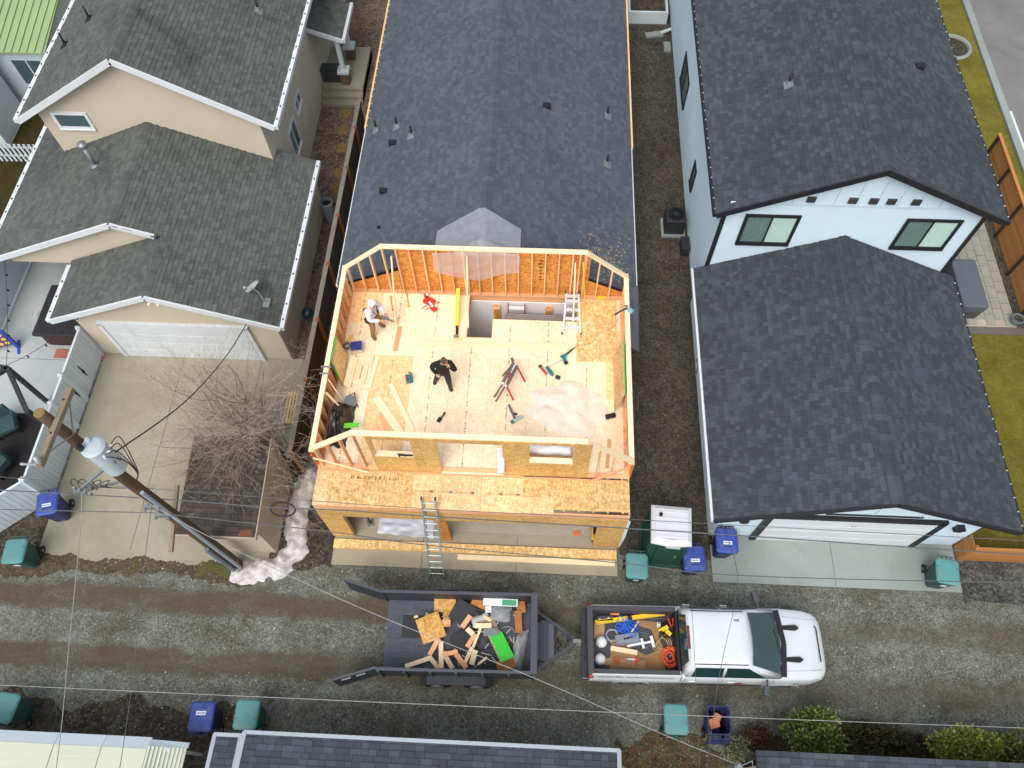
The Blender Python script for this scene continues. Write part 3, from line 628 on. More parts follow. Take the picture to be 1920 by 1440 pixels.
# ================================================================ open timber addition
A = thing('timber_addition', 'roofless timber framed upper storey of bare lumber and strand board', 'addition', (-1.7, 10.6, 0))
FZ = 3.0
PINK = wood('reddish_framing_pine', (244, 190, 142), (228, 162, 112))
PRINT = P('stamp_ink', (166, 140, 110), .25, 9, .9)
PRINT_D = P('dark_stamp_ink', (96, 70, 44), .25, 9, .9)
RR = random.Random(21)
def P3(name, mat, *a, **k):
    b = MB(); b.box(*a); return b.build(name, mat, A, **k)
_stud = {}
def stud(x, y, z0, z1, w=.038, d=.14, mat=PINE, name='stud'):
    key = (w, d, mat.name)
    if key not in _stud:
        b = MB(); b.box(-w/2, w/2, -d/2, d/2, 0, 1); _stud[key] = b.mesh('stud', mat)
    o = bpy.data.objects.new(name, _stud[key]); COL.objects.link(o); o.location = (x, y, z0); o.scale = (1, 1, z1-z0); par(o, A); return o
# ---- lower storey
for x, w in ((-6.02, .14), (2.65, .14)):
    P3('lower_wall', P('grey_house_wrap', (196, 192, 184), .08, 1.5, .7) if x > 0 else OSB_W, x-w/2, x+w/2, 7.15, 14.3, .05, 2.68)
P3('garage_floor', CONC_I, -5.95, 2.58, 7.3, 14.2, .0, .06)
P3('pier_sheathing', OSB_W, -6.09, -5.42, 7.0, 7.02, .08, 2.68); P3('pier_sheathing', OSB_W, 1.92, 2.72, 7.0, 7.02, .08, 2.68)
for x in (-6.05, -5.75, -5.46, 1.96, 2.3, 2.68): stud(x, 7.1, .1, 2.68, .038, .14, PINK)
P3('garage_post', OSB_O, -2.8, -2.42, 7.0, 7.16, .05, 2.06)
P3('garage_header', OSB_W, -6.09, 2.72, 6.99, 7.0, 2.06, 2.66); P3('header_beam', PINK, -6.08, 2.71, 7.03, 7.16, 2.08, 2.66)
for x in (-3.35, -.2): P3('header_seam', PRINT_D, x-.004, x+.004, 6.984, 6.989, 2.07, 2.65)
b = MB(); b.extrude([(2.72, 6.985, 2.68), (2.78, 6.99, 2.6), (2.8, 6.99, 1.2), (2.76, 6.99, .3), (2.7, 6.985, .1), (2.7, 6.985, 2.68)], (0, .02, 0)); b.build('house_wrap_flap', WHITE, A)
# interior seen through the openings: back wall
P3('drywall', P('primed_drywall', (236, 234, 234), .04, 1., .8), -5.95, 2.58, 14.16, 14.2, .06, 2.7)
P3('drywall', _cache['primed_drywall'], -2.3, -2.24, 12.6, 14.16, .06, 2.7)
# ---- floor joists and rims
for x in [-6.0+i*.406 for i in range(22)]:
    if x > 2.66: break
    y1 = 14.15 if not (-2.24 < x < 1.25) else (12.6 if x < -1.4 else 13.27)
    P3('joist', PINE, x-.02, x+.02, 7.1, y1, 2.69, 2.975)
P3('rim_joist', PINK, -6.09, 2.72, 7.0, 7.04, 2.68, 2.978); P3('rim_joist', PINK, -6.09, -6.05, 7.05, 14.3, 2.68, 2.978); P3('rim_joist', PINK, 2.68, 2.72, 7.05, 14.3, 2.68, 2.978); P3('rim_joist', PINK, -6.05, 2.68, 14.22, 14.3, 2.68, 2.978)
for a in ((-2.22, -2.18, 12.6, 14.2), (-1.42, -1.38, 12.62, 13.29), (1.22, 1.26, 13.3, 14.2)): P3('trimmer_joist', OSB_O, *a, 2.68, 2.977)
P3('trimmer_joist', OSB_O, -2.18, -1.42, 12.58, 12.62, 2.68, 2.977); P3('trimmer_joist', OSB_O, -1.38, 1.22, 13.27, 13.31, 2.68, 2.977)
# ---- subfloor sheets (1.22 m columns along y)
def fsheet(x0, x1, y0, y1, mat=OSB_P, z=FZ, name='floor_sheet', pr=True):
    b = MB(); cx, cy = (x0+x1)/2, (y0+y1)/2
    b.box(x0-cx+.002, x1-cx-.002, y0-cy+.002, y1-cy-.002, -.02, 0); o = b.build(name, mat); o.location = (cx, cy, z-RR.random()*.002); o.rotation_euler.z = RR.uniform(-.0015, .0015); par(o, A)
    o.matrix_parent_inverse = wm(A).inverted()
    if pr and (x1-x0) > 1. and (y1-y0) > .5:
        b = MB(); y = y0+.08; xm = (x0+x1)/2+RR.uniform(-.02, .02)
        while y < y1-.15:
            L = RR.uniform(.2, .5); L = min(L, y1-.06-y); b.box(xm-.008, xm+.008, y, y+L, z, z+.0012)
            for q in range(RR.randint(1, 3)):
                yy = y+RR.random()*L; b.box(xm-.028, xm+.028, yy, yy+.02, z, z+.0013)
            y += L+RR.uniform(.03, .14)
        b.build('grade_stamp', PRINT, o)
    return o
cols = [(-6.08, -4.98), (-4.98, -3.76), (-3.76, -2.6), (-2.6, -1.41), (-1.41, -.24), (-.24, .93), (.93, 2.12), (2.12, 2.71)]
ysp = [[8.1, 10.62, 13.0, 14.28], [8.1, 9.5, 11.85, 14.28], [8.1, 10.64, 13.0, 14.28], [8.1, 10.1, 12.29, 12.6], [8.1, 9.4, 11.88, 13.3], [8.1, 9.0, 11.42, 13.3], [8.1, 10.1, 12.3, 13.3], [8.1, 10.6, 13.0, 14.28]]
for (x0, x1), ys in zip(cols, ysp):
    for a, c in zip(ys, ys[1:]): fsheet(x0, x1, a, c, OSB_P if RR.random() < .86 else osb('warm_subfloor', (222, 172, 112), (246, 206, 150), (252, 224, 178), 1., .8))
fsheet(-2.6, -2.2, 12.6, 14.2, pr=False); fsheet(1.26, 2.12, 13.3, 14.28, pr=False)
# front deck sheets
OSB_D = osb('deck_board', (206, 166, 112), (232, 198, 146), (244, 220, 176), 1., .9)
fsheet(-6.09, -5.7, 6.98, 8.1, OSB_D, pr=False); fsheet(-5.7, -3.35, 6.98, 8.1, OSB_D, FZ-.004, pr=False); fsheet(-3.35, -1.42, 6.98, 8.1, OSB_D, pr=False); fsheet(-1.42, -.25, 6.98, 8.1, OSB_D, pr=False); fsheet(-.25, 1.55, 7.47, 8.05, OSB_G, pr=False); fsheet(1.55, 2.72, 7.43, 8.02, OSB_G, FZ+.003, pr=False)
fsheet(-.25, .62, 6.99, 7.47, OSB_D, pr=False); fsheet(.62, 1.6, 7.12, 7.47, OSB_G, pr=False); fsheet(1.6, 2.72, 7.12, 7.43, OSB_G, FZ+.002, pr=False)
gp = fsheet(-5.72, -3.34, 6.96, 8.06, OSB_G, FZ+.02, pr=False)
b = MB(); r = random.Random(3); x = -5.1       # illegible stamped line on the golden panel
while x < -3.75:
    w = r.uniform(.03, .06); k = r.randint(0, 3)
    b.box(x, x+.012, 7.78, 7.88, FZ+.021, FZ+.0222)
    if k > 0: b.box(x, x+w, 7.78+r.random()*.08, 7.8+r.random()*.08, FZ+.021, FZ+.0222)
    if k > 1: b.box(x+w-.012, x+w, 7.78, 7.83+r.random()*.05, FZ+.021, FZ+.0222)
    x += w+(.018 if r.random() < .8 else .09)
b.build('grade_stamp', PRINT_D, gp)
b = MB()
for x0, x1 in ((-3.25, -2.75), (-2.6, -2.2), (-2.1, -1.6), (-1.2, -.8), (-.72, -.32)):
    b.box(x0, x1, 7.5, 7.515, FZ+.001, FZ+.0022); b.box(x0, x0+.012, 7.46, 7.56, FZ+.001, FZ+.0022); b.box(x1-.1, x1, 7.47, 7.545, FZ+.001, FZ+.0022)
b.build('grade_stamp', PRINT, A)
b = MB(); b.box(-1.405, -1.4, 6.99, 8.1, FZ+.001, FZ+.002); b.box(-1.3, -1.296, 7.0, 8.1, FZ+.001, FZ+.002); b.build('chalk_line', PRINT, A)
# ---- upper walls
KZ, TZ = 4.15, 5.33
XL, XRr = -6.02, 2.65         # centre lines of side walls
XA, XB = -4.72, 1.36          # ends of the flat top plates
def plate(name, p, q, w=.14, h=.075, mat=PINE2):
    b = MB(); b.bar(p, q, w, h); return b.build(name, mat, A, bevel=.004, seg=1)
for x in (XL, XRr):
    plate('top_plate', (x, 8.1, KZ-.04), (x, 14.36, KZ-.04)); plate('bottom_plate', (x, 8.1, FZ+.02), (x, 14.3, FZ+.02), .14, .038, PINK)
    for i in range(16): 
        y = 8.3+i*.406
        if y < 14.1:
            o = stud(x, y, FZ+.04, KZ-.075, .14, .038, PINE if i % 3 else PINK)
    ys = 8.12
    while ys < 14.2:
        P3('wall_sheathing', OSB_O if ys < 13.5 else OSB_W, (x-.09 if x < 0 else x+.072), (x-.072 if x < 0 else x+.09), ys+.003, min(ys+1.217, 14.33), FZ-.3, KZ-.09); ys += 1.22
for y, side in ((14.23, 'back'), (8.17, 'front')):
    plate('top_plate', (XA-.03, y, TZ-.04), (XB+.03, y, TZ-.04)); plate('bottom_plate', (XL+.07, y, FZ+.02), (XRr-.07, y, FZ+.02), .14, .038, PINK)
    plate('raked_plate', (XL-.05, y-.001, KZ-.02), (XA, y-.001, TZ-.045)); plate('raked_plate', (XRr+.05, y-.001, KZ-.02), (XB, y-.001, TZ-.045))
    zt = lambda x: TZ-.08 if XA <= x <= XB else (KZ-.07+(TZ-KZ)*((x-XL)/(XA-XL) if x < XA else (XRr-x)/(XRr-XB)))
    op = [] if side == 'back' else [(-4.28, -3.22, 4.05, 5.12), (-2.56, -.81, 3.04, 5.07), (-.1, 1.07, 4.0, 5.17)]
    xs = [XL+.1+i*.406 for i in range(22)]
    for x in xs+[XA+.02, XB-.02]+([-4.36, 1.5] if side == 'front' else [-2.3, -2.2, 1.2]):
        if x > XRr-.05: continue
        segs = [(FZ+.04, zt(x))]
        for a, c, z0, z1 in op:
            if a-.02 < x < c+.02: segs = [(FZ+.04, z0-.04), (z1+.04, zt(x))] if z0 > 3.2 else [(z1+.04, zt(x))]
        for z0, z1 in segs:
            if z1-z0 > .1: stud(x+RR.uniform(-.006, .006), y, z0, z1, .038, .138, PINE if RR.random() < .75 else PINK)
    for a, c, z0, z1 in op:
        for xx in (a-.02, c+.02): stud(xx, y, FZ+.04, z1, .038, .138, PINE)
        P3('window_header', PINE, a-.04, c+.04, y-.068, y+.068, z1, z1+.038)
        if z0 > 3.2: P3('window_sill', PINE2, a, c, y-.09, y+.07, z0-.04, z0)
# back sheathing (behind the studs) in sheets
for x0, x1 in ((-4.36, -3.16), (-3.155, -1.94), (-1.935, -.72), (-.715, .5), (.505, 1.52)):
    P3('wall_sheathing', OSB_O, x0, x1, 14.305, 14.32, FZ+.0, TZ-.07)
for x0, x1, za, zb in ((-6.0, -4.37, 3.25, 4.0), (1.53, 2.62, 3.78, 3.22)):
    b = MB(); b.extrude([(x0, 14.305, FZ), (x1, 14.305, FZ), (x1, 14.305, zb), (x0, 14.305, za)], (0, .015, 0)); b.build('wall_sheathing', OSB_O, A)
b = MB(); r = random.Random(6)
for i in range(7): b.box(-.02+r.uniform(-.05, .05), .06+r.random()*.05, 14.297, 14.304, 4.7-i*.16, 4.74-i*.16+r.random()*.05)
b.build('grade_stamp', PRINT_D, A)
# front sheathing pieces round the openings
def fs_(x0, x1, z0, z1): P3('wall_sheathing', OSB_W, x0, x1, 8.082, 8.098, z0, z1)
fs_(-4.36, -4.28, FZ, TZ-.05); fs_(-4.28, -3.22, FZ, 4.01); fs_(-4.28, -3.22, 5.12, TZ-.05); fs_(-3.22, -2.98, FZ, TZ-.05); fs_(-2.975, -2.56, FZ, TZ-.05)
fs_(-2.56, -.81, 5.07, TZ-.05); fs_(-.81, -.1, FZ, TZ-.05); fs_(-.1, 1.07, FZ, 3.96); fs_(-.1, 1.07, 5.17, TZ-.05); fs_(1.07, 1.52, FZ, TZ-.05)
P3('ledger_board', PINK, XL, XRr, 8.0, 8.04, FZ+.003, FZ+.04)
P3('door_sill_plate', PINE2, -2.56, -.81, 8.05, 8.24, FZ+.004, FZ+.035)
# braces
def lum(name, p, q, w=.04, h=.09, mat=PINE2, up=(0, 0, 1)):
    b = MB(); b.bar(p, q, w, h, up); return b.build(name, mat, A)
lum('brace', (-4.42, 14.1, 5.0), (-4.42, 12.95, FZ+.02)); lum('brace', (-2.16, 14.1, 5.1), (-2.16, 12.95, FZ+.02)); lum('brace', (1.05, 14.1, 4.95), (1.1, 13.3, FZ+.02))
lum('brace', (-6.0, 8.0, 3.9), (-4.6, 7.97, FZ+.06), .03, .05); lum('brace', (2.5, 8.0, 4.05), (1.6, 7.95, 3.05), .04, .09, PINK)
lum('brace', (-5.95, 10.4, KZ-.1), (-5.6, 10.1, FZ+.02), .03, .05); lum('brace', (-5.93, 9.95, KZ-.1), (-5.5, 9.75, FZ+.02), .04, .09)
for y in (10.72, 10.5):
    b = MB(); b.bar((-6.17, y, KZ+.015), (-5.87, y, KZ+.015), .05, .03); b.build('plate_clamp', STEEL, A)
b = MB(); b.lathe((-6.02, 13.4, KZ), [(.06, 0), (.06, .05), (.03, .06)], 12); b.build('tape_puck', WHITE, A)
# clear plastic sheet helper
def plastic(name, c=(226, 230, 240), alpha=.6, rough=.3):
    if name in _cache: return _cache[name]
    t = NT(name); co = t.obj(); n = t.noise(co, 1.8, 3, .5, 1.5); n2 = t.noise(co, 5, 3, .5, 1.); t.bump(n2, .12, .03)
    t.fin(t.ramp(n, [(.3, tuple(x*.94 for x in lin(c))), (.7, lin(c))]), rough, 0, .5)
    tl = t.n('BsdfTranslucent'); tl.inputs['Color'].default_value = (*lin(c), 1); tp = t.n('BsdfTransparent'); m1 = t.n('MixShader'); m2 = t.n('MixShader'); m1.inputs[0].default_value = .45
    t.l(t.b.outputs[0], m1.inputs[1]); t.l(tl.outputs[0], m1.inputs[2])
    a = t.math('ADD', t.math('MULTIPLY', t.math('SUBTRACT', n, .5), .35), alpha, True); t.l(a, m2.inputs[0]); t.l(tp.outputs[0], m2.inputs[1]); t.l(m1.outputs[0], m2.inputs[2]); t.l(m2.outputs[0], t.o.inputs[0])
    _cache[name] = t.m; return t.m
def cloth(name, mat, nu, nv, f, parent=None, label=None, cat=None, thick=.0):
    b = MB(); vs = [f(i/nu, j/nv) for j in range(nv+1) for i in range(nu+1)]
    b.add(vs, [(j*(nu+1)+i, j*(nu+1)+i+1, (j+1)*(nu+1)+i+1, (j+1)*(nu+1)+i) for j in range(nv) for i in range(nu)])
    o = b.build(name, mat, parent, True)
    if thick: s_ = o.modifiers.new('thick', 'SOLIDIFY'); s_.thickness = thick; s_.offset = 1
    if label: tag(o, label, cat)
    return o
from mathutils import noise as mnoise
def nz(x, y, z=0, s=1.): return mnoise.noise(Vector((x*s, y*s, z)))
# sheet over the ridge, tucked under the plate and hanging inside the studs
def ridge_sheet(u, v):
    x = -3.2+2.6*u
    if v < .45:
        k = v/.45; y = 15.75-.45*abs(u-.5)*2*.9-1.38*k*(1-.3*abs(u-.5)); y = max(y, 14.38)+.0*k
        z = zr_mid(x)+.085+.03*nz(x, y, 1, 3)+(.05 if k > .85 else 0)
        return (x, y, z)
    k = (v-.45)/.55; dep = 1.35-.45*abs(u-.45)*2+.1*nz(u*3, 0, 5)
    return (x+.05*nz(k*2, u*2, 3), 14.12-.02*nz(u*5, k*3, 7)-.015*sin(u*14), 5.22-k*dep)
cloth('plastic_sheet', plastic('frosted_plastic', (236, 240, 248), .5), 26, 30, ridge_sheet, None, 'frosted plastic sheet draped over the roof ridge and hanging inside back wall studs', 'plastic sheet')
# grey weather flap at the roof corner right of the addition
def flap(u, v):
    x = 2.76+.42*u; y = 12.4+2.3*v; return (x, y, 3.15-.1*u+.03*nz(x*2, y*2, 2)-.25*(1-v)*u)
cloth('weather_flap', P('grey_membrane', (92, 98, 106), .2, 2, .35), 8, 20, flap, None, 'grey roofing membrane flap hanging at the right corner of the addition', 'membrane', .004)
# sawdust on roof corner : pale offcuts strewn
b = MB(); r = random.Random(12)
for i in range(420):
    x = r.gauss(2.2, .5); y = r.gauss(15.4, .5)
    if x > 3.05 or x < 1.2 or y < 14.5: continue
    a = r.random()*pi; l = r.uniform(.02, .09); z = zr_mid(x)+.025; dx, dy = cos(a)*l, sin(a)*l
    b.add([(x, y, z), (x+dx, y+dy, zr_mid(x+dx)+.027), (x+dx-dy*.12, y+dy+dx*.12, zr_mid(x+dx)+.03), (x-dy*.12, y+dx*.12, z+.004)], [(0, 1, 2, 3)])
stuff(b.build('sawdust', P('sawdust', (214, 190, 146), .1, 9, .9)))
# stair well: planks and stands below
sp_ = thing('scaffold_plank', 'grey ribbed metal scaffold plank seen down in the stair opening', 'plank', (0, 13.7, 1.6))
b = MB(); b.box(-1.05, 1.1, 13.42, 13.86, 2.44, 2.5); b.build('deck', STEEL, sp_)
for i in range(6): b = MB(); b.box(-1.0, .55, 13.45+i*.07, 13.475+i*.07, 2.5, 2.515); b.build('rib', P('dull_alu', (170, 170, 166), .1, 5, .5, .4), sp_)
for x in (-.95, 1.0): b = MB(); b.box(x-.03, x+.03, 13.42, 13.48, .06, 2.44); b.box(x-.03, x+.03, 13.8, 13.86, .06, 2.44); b.build('leg', STEEL, sp_)
bn = thing('folding_stand', 'small white topped stand with red legs down in the stair opening', 'stand', (-.7, 14.0, 2.))
b = MB(); b.box(-.95, -.45, 13.92, 14.06, 2.6, 2.65); b.build('top', WHITE, bn)
for x in (-.97, -.43):
    b = MB(); b.tube([(x, 14.03, .06), (x, 14.0, 2.85)], .018); b.build('leg', P('red_metal', (170, 50, 50), .15, 5, .5), bn)
for x in (-1.35, .35):
    w_ = thing('stair_stud', 'short orange timber post on the drywall, %s in the stair opening' % ('left one' if x < 0 else 'right one'), 'timber', (x, 14.0, 1)); b = MB(); b.box(x-.1, x+.1, 14.08, 14.15, .06, 2.55); b.build('post', OSB_O, w_); b = MB(); b.box(x-.12, x+.12, 14.06, 14.09, 2.4, 2.5); b.build('cleat', PINE, w_)
# OSB sheet lying loose on the floor
ls = MB(); ls.box(1.22, 2.46, 11.86, 14.14, FZ+.006, FZ+.024); tag(ls.build('loose_osb_sheet', OSB_G), 'yellowish strand board sheet lying loose at the right of the stair opening', 'sheet')
# ================================================================ fences, shed, yard things
VINYL = P('white_vinyl', (206, 217, 222), .04, 1., .45)
F = thing('vinyl_fence', 'white vinyl plank fence between the left patio and the concrete driveway', 'fence', (-15.3, 10.4, 0))
def plank_run(parent, p, q, n, z0, z1, t, mat, name='plank', gap=.006, jit=0):
    p, q = Vector((*p, 0)), Vector((*q, 0)); d = (q-p)/n; L = d.length; b = MB(); b.box(0, L-gap, -t/2, t/2, z0, z1); me = b.mesh(name, mat); rz = math.atan2(d.y, d.x); r = random.Random(n)
    for i in range(n):
        o = bpy.data.objects.new(name, me); COL.objects.link(o); o.location = p+d*i+Vector((0, 0, r.uniform(-jit, jit))); o.rotation_euler.z = rz; par(o, parent)
plank_run(F, (-15.3, 13.2), (-15.3, 7.85), 34, .06, 1.66, .04, VINYL, gap=.012)
plank_run(F, (-15.32, 7.8), (-16.75, 6.55), 12, .06, 1.6, .04, VINYL, gap=.012)
for a, c in (((-15.3, 13.2), (-15.3, 7.85)), ((-15.32, 7.8), (-16.75, 6.55))):
    b = MB(); b.bar((*a, 1.68), (*c, 1.68), .07, .07); b.build('top_rail', VINYL, F)
for x, y in ((-15.3, 13.22), (-15.3, 11.4), (-15.3, 10.4), (-15.3, 7.82), (-16.8, 6.5)):
    b = MB(); b.box(x-.07, x+.07, y-.07, y+.07, 0, 1.78); b.lathe((x, y, 1.78), [(.1, 0), (.1, .03), (.02, .09)], 4); b.build('post', VINYL, F)
for y in (12.1, 11.3):
    b = MB(); b.extrude([(-15.27, y-.06, .75), (-15.27, y, .6), (-15.27, y+.06, .75), (-15.27, y, 1.0)], (.012, 0, 0)); b.box(-15.275, -15.255, y-.02, y+.02, .5, 1.15); b.build('hinge', BLACKTRIM, F)
F = thing('dark_board_fence', 'weathered dark board fence with rust brown posts left of the addition', 'fence', (-7.42, 16, 0))
plank_run(F, (-7.46, 8.9), (-7.46, 24.5), 108, .05, 1.66, .022, DARKWOOD, 'board', .008, .012)
for y in (9.05, 11.6, 13.9, 16.2, 18.4, 20.7, 22.8):
    b = MB(); b.box(-7.43, -7.31, y-.06, y+.06, 0, 1.74); b.build('post', REDWOOD, F)
for z in (.35, 1.45):
    b = MB(); b.box(-7.44, -7.4, 8.9, 24.5, z-.045, z+.045); b.build('rail', DARKWOOD, F)
b = MB(); b.box(-7.52, -7.36, 8.88, 24.5, 1.68, 1.71); b.build('cap_board', P('grey_cap', (128, 122, 112), .2, 3, .9), F)
F = thing('cedar_slat_fence', 'new cedar slat fence with dark steel posts along the right lawn', 'fence', (17.3, 18, 0))
for i in range(12):
    b = MB(); z = .1+i*.145; b.box(17.28, 17.31, 7.3, 23.2, z, z+.13); b.build('slat', CEDAR, F)
for y in (14.4, 16.1, 17.9, 19.7, 21.4, 23.0):
    b = MB(); b.box(17.2, 17.275, y-.045, y+.045, 0, 1.85); b.build('post', P('dark_post', (52, 40, 32), .2, 4, .7), F)
b = MB(); b.box(17.24, 17.36, 7.3, 23.2, 1.85, 1.88); b.build('cap_board', CEDAR, F)
F = thing('low_cedar_fence', 'low orange cedar fence at the front right corner beside the apron', 'fence', (15, 7.1, 0))
for i in range(8):
    b = MB(); z = .06+i*.14; b.box(13.0, 18.5, 7.06, 7.09, z, z+.13); b.build('slat', CEDAR, F)
    b = MB(); b.box(12.955, 12.985, 7.06, 7.5, z, z+.13); b.build('slat', CEDAR, F)
b = MB(); b.box(12.95, 18.5, 7.03, 7.12, 1.19, 1.22); b.build('cap_board', CEDAR, F)
for x in (13.05, 14.9, 16.8): b = MB(); b.box(x-.045, x+.045, 7.1, 7.19, 0, 1.18); b.build('post', CEDAR, F)
# picket fence far left
F = thing('picket_fence', 'white picket fence far left beside the beige house wall', 'fence', (-20.8, 22.2, 0))
plank_run(F, (-23, 22.15), (-18.2, 22.15), 24, .05, 1.0, .02, VINYL, 'picket', .1)
b = MB(); b.box(-23, -18.2, 22.17, 22.21, .3, .38); b.box(-23, -18.2, 22.17, 22.21, .75, .83); b.build('rail', VINYL, F)
# white wall panels behind left patio
F = thing('vinyl_back_fence', 'white vinyl fence at the left edge behind the hot tub patio', 'fence', (-19.2, 15.5, 0))
plank_run(F, (-19.25, 18.4), (-19.25, 13.6), 16, .05, 1.6, .04, VINYL, gap=.012)
b = MB(); b.box(-19.31, -19.19, 13.5, 18.5, 1.6, 1.68); b.build('top_rail', VINYL, F); b = MB(); b.box(-19.3, -19.15, 13.5, 18.5, .02, .12); b.build('bottom_rail', VINYL, F)
# far left buildings
Hg = thing('green_roof_shed', 'outbuilding with pale green metal roof at the top left corner', 'building', (-22, 27, 0))
GRN = P('green_metal', (148, 172, 122), .06, 1, .4)
b = MB(); b.extrude([(-26, 25.1, 2.9), (-19.8, 25.1, 2.9), (-19.9, 29.5, 3.7), (-26, 29.5, 3.7)], (0, 0, .06)); rr_ = b.build('roof', GRN, Hg)
for i in range(20): b = MB(); x = -25.8+i*.31; b.bar((x, 25.1, 2.99), (x, 29.5, 3.79), .03, .035); b.build('rib', GRN, rr_)
b = MB(); lap_wall(b, (-25.8, 25.4), (-20.0, 25.4), [(0, 2.9), (5.8, 2.9)], 0, .14); lap_wall(b, (-20.0, 25.4), (-20.0, 29.3), [(0, 2.9), (3.9, 3.6)], 0, .14); b.build('wall', VINYL, Hg)
window(Hg, (-21.6, 25.38, 1.2), (1, 0, 0), (0, -1, 0), 1.2, 1.2, VINYL, ((0, .5), (.5, 1)), (GLASS, GLASS))
Hw = thing('white_side_house', 'white lap sided wall with a big window at the far left edge', 'building', (-23, 23.5, 0))
b = MB(); lap_wall(b, (-27, 23.0), (-22.2, 23.0), [(0, 3.2), (4.8, 3.2)], 0, .14); lap_wall(b, (-22.2, 23.0), (-22.2, 25.0), [(0, 3.2), (2, 3.2)], 0, .14); b.box(-27, -22.1, 22.9, 25.0, 3.2, 3.3); b.build('wall', VINYL, Hw)
window(Hw, (-24.0, 22.98, .9), (1, 0, 0), (0, -1, 0), 1.5, 1.4, VINYL, ((0, .5), (.5, 1)), (GLASS, GLASS))
# small shed in the driveway
Sd = thing('driveway_shed', 'low shed with mossy worn shingle roof at the foot of the driveway', 'shed', (-9, 7.7, 0))
Rs = Roof(Sd, MAT_S, 'sd'); hv = Vector((0, 2.95, .4)); Rs.plane((-10.1, 6.22, 2.1), (1, 0, 0), hv, 2.3, hv.length, None, .17, .16, .34); Rs.slab([(-10.1, 6.22, 2.1), (-7.8, 6.22, 2.1), (-7.8, 9.17, 2.5), (-10.1, 9.17, 2.5)]); Rs.done(DECK, 250)
SHW = P('shed_siding', (178, 168, 148), .08, 1.2, .8)
b = MB(); lap_wall(b, (-9.9, 6.45), (-7.8, 6.45), [(0, 2.1), (2.1, 2.1)], 0, .2); lap_wall(b, (-7.8, 6.45), (-7.8, 9.1), [(0, 2.1), (2.65, 2.45)], 0, .2); lap_wall(b, (-9.9, 9.1), (-9.9, 6.45), [(0, 2.45), (2.65, 2.1)], 0, .2); lap_wall(b, (-7.8, 9.1), (-9.9, 9.1), [(0, 2.45), (2.1, 2.45)], 0, .2); b.build('wall', SHW, Sd)
b = MB(); b.box(-10.12, -7.78, 6.2, 6.24, 1.98, 2.13); b.build('fascia', SHW, Sd); b = MB(); b.bar((-7.78, 6.2, 2.05), (-7.78, 9.18, 2.45), .03, .13); b.build('fascia', SHW, Sd)
b = MB(); b.extrude([(-8.3, 6.26, 2.125), (-7.9, 6.26, 2.125), (-7.9, 6.48, 2.155), (-8.25, 6.42, 2.147)], (0, 0, .004)); b.build('rust_patch', P('rusty_flashing', (104, 70, 48), .35, 12, .9), Sd)
# snow bank
def seg_d(p, pts):
    best = 9
    for a, c in zip(pts, pts[1:]):
        a, c = Vector(a), Vector(c); d = c-a; k = max(0, min(1, (p-a).dot(d)/d.length_squared)); best = min(best, (p-a-d*k).length)
    return best
path = [(-7.2, 9.0), (-7.42, 7.7), (-7.2, 6.55), (-7.6, 6.0), (-8.75, 5.72)]
b = MB(); N = 64; x0, y0, sx, sy = -9.3, 5.2, 2.8, 4.2; vs = []; fs = []
for j in range(N+1):
    for i in range(N+1):
        x, y = x0+sx*i/N, y0+sy*j/N; d = seg_d(Vector((x, y)), path)
        w = .36+.16*nz(x*2, y*2, 4)+.1*nz(x*5, y*5, 9); h = max(-.05, (1-(d/max(.1, w))**2))*.34
        vs.append((x, y, h*(.75+.5*nz(x*4, y*4, 1))+.03*nz(x*14, y*14, 2)-.02))
for j in range(N):
    for i in range(N):
        q = [j*(N+1)+i, j*(N+1)+i+1, (j+1)*(N+1)+i+1, (j+1)*(N+1)+i]
        if max(vs[k][2] for k in q) > .0: fs.append(tuple(q))
b.add(vs, fs)
t = NT('dirty_snow'); p_ = t.pos(); f_ = t.math('ADD', t.math('MULTIPLY', t.noise(p_, 3, 5, .7), .6), t.math('MULTIPLY', t.noise(p_, 26, 3, .7), .4)); t.bump(t.noise(p_, 30, 3), .5, .03)
stuff(b.build('snow_bank', t.fin(t.ramp(f_, [(.32, lin((120, 112, 104))), (.45, lin((190, 186, 184))), (.6, lin((226, 226, 228)))]), .8), None, True))
# ---------------------------------------------------------------- bare tree
BARK = P('grey_brown_bark', (134, 122, 110), .2, 9, .9)
def bare_tree(name, label, base, lean, size, seed, droop=0., dens=.62):
    T = thing(name, label, 'tree', base); r = random.Random(seed); tr, br, tw = MB(), MB(), MB()
    def grow(p, d, L, rad, lev, m):
        n = max(3, int(L/.14)); pts = [p]; d = d.normalized(); rs = [rad]
        for i in range(n):
            d = (d+Vector((r.gauss(0, .13), r.gauss(0, .13), r.gauss(0, .1)+(.05 if not droop else -droop*.06*lev)))).normalized(); p = p+d*(L/n); pts.append(p); rs.append(rad*(1-.62*(i+1)/n))
            if lev < 4 and i > (1 if lev else n*.35) and r.random() < (.78 if lev < 2 else dens):
                ax = d.orthogonal().normalized(); ax.rotate(Quaternion(d, r.random()*2*pi)); nd = d*r.uniform(.5, .9)+ax*r.uniform(.5, 1.)
                if nd.z < -.25 and not droop: nd.z = -.1
                grow(p, nd, L*r.uniform(.42, .72), max(.0032, rs[-1]*r.uniform(.5, .7)), lev+1, (tr, br, tw, tw, tw)[lev+1])
        m.tube(pts, rs, 7 if lev == 0 else (5 if lev == 1 else 3), 0, False)
    for k, (d, L, rad) in enumerate(lean): grow(Vector(base)-Vector((0, 0, .05)), Vector(d), L*size, rad, 0, tr)
    tr.build('trunk', BARK, T, True); br.build('branch', BARK, T, True); stuff(tw.build('twigs', P('twig_bark', (176, 164, 148), .2, 9, .9), T)); return T
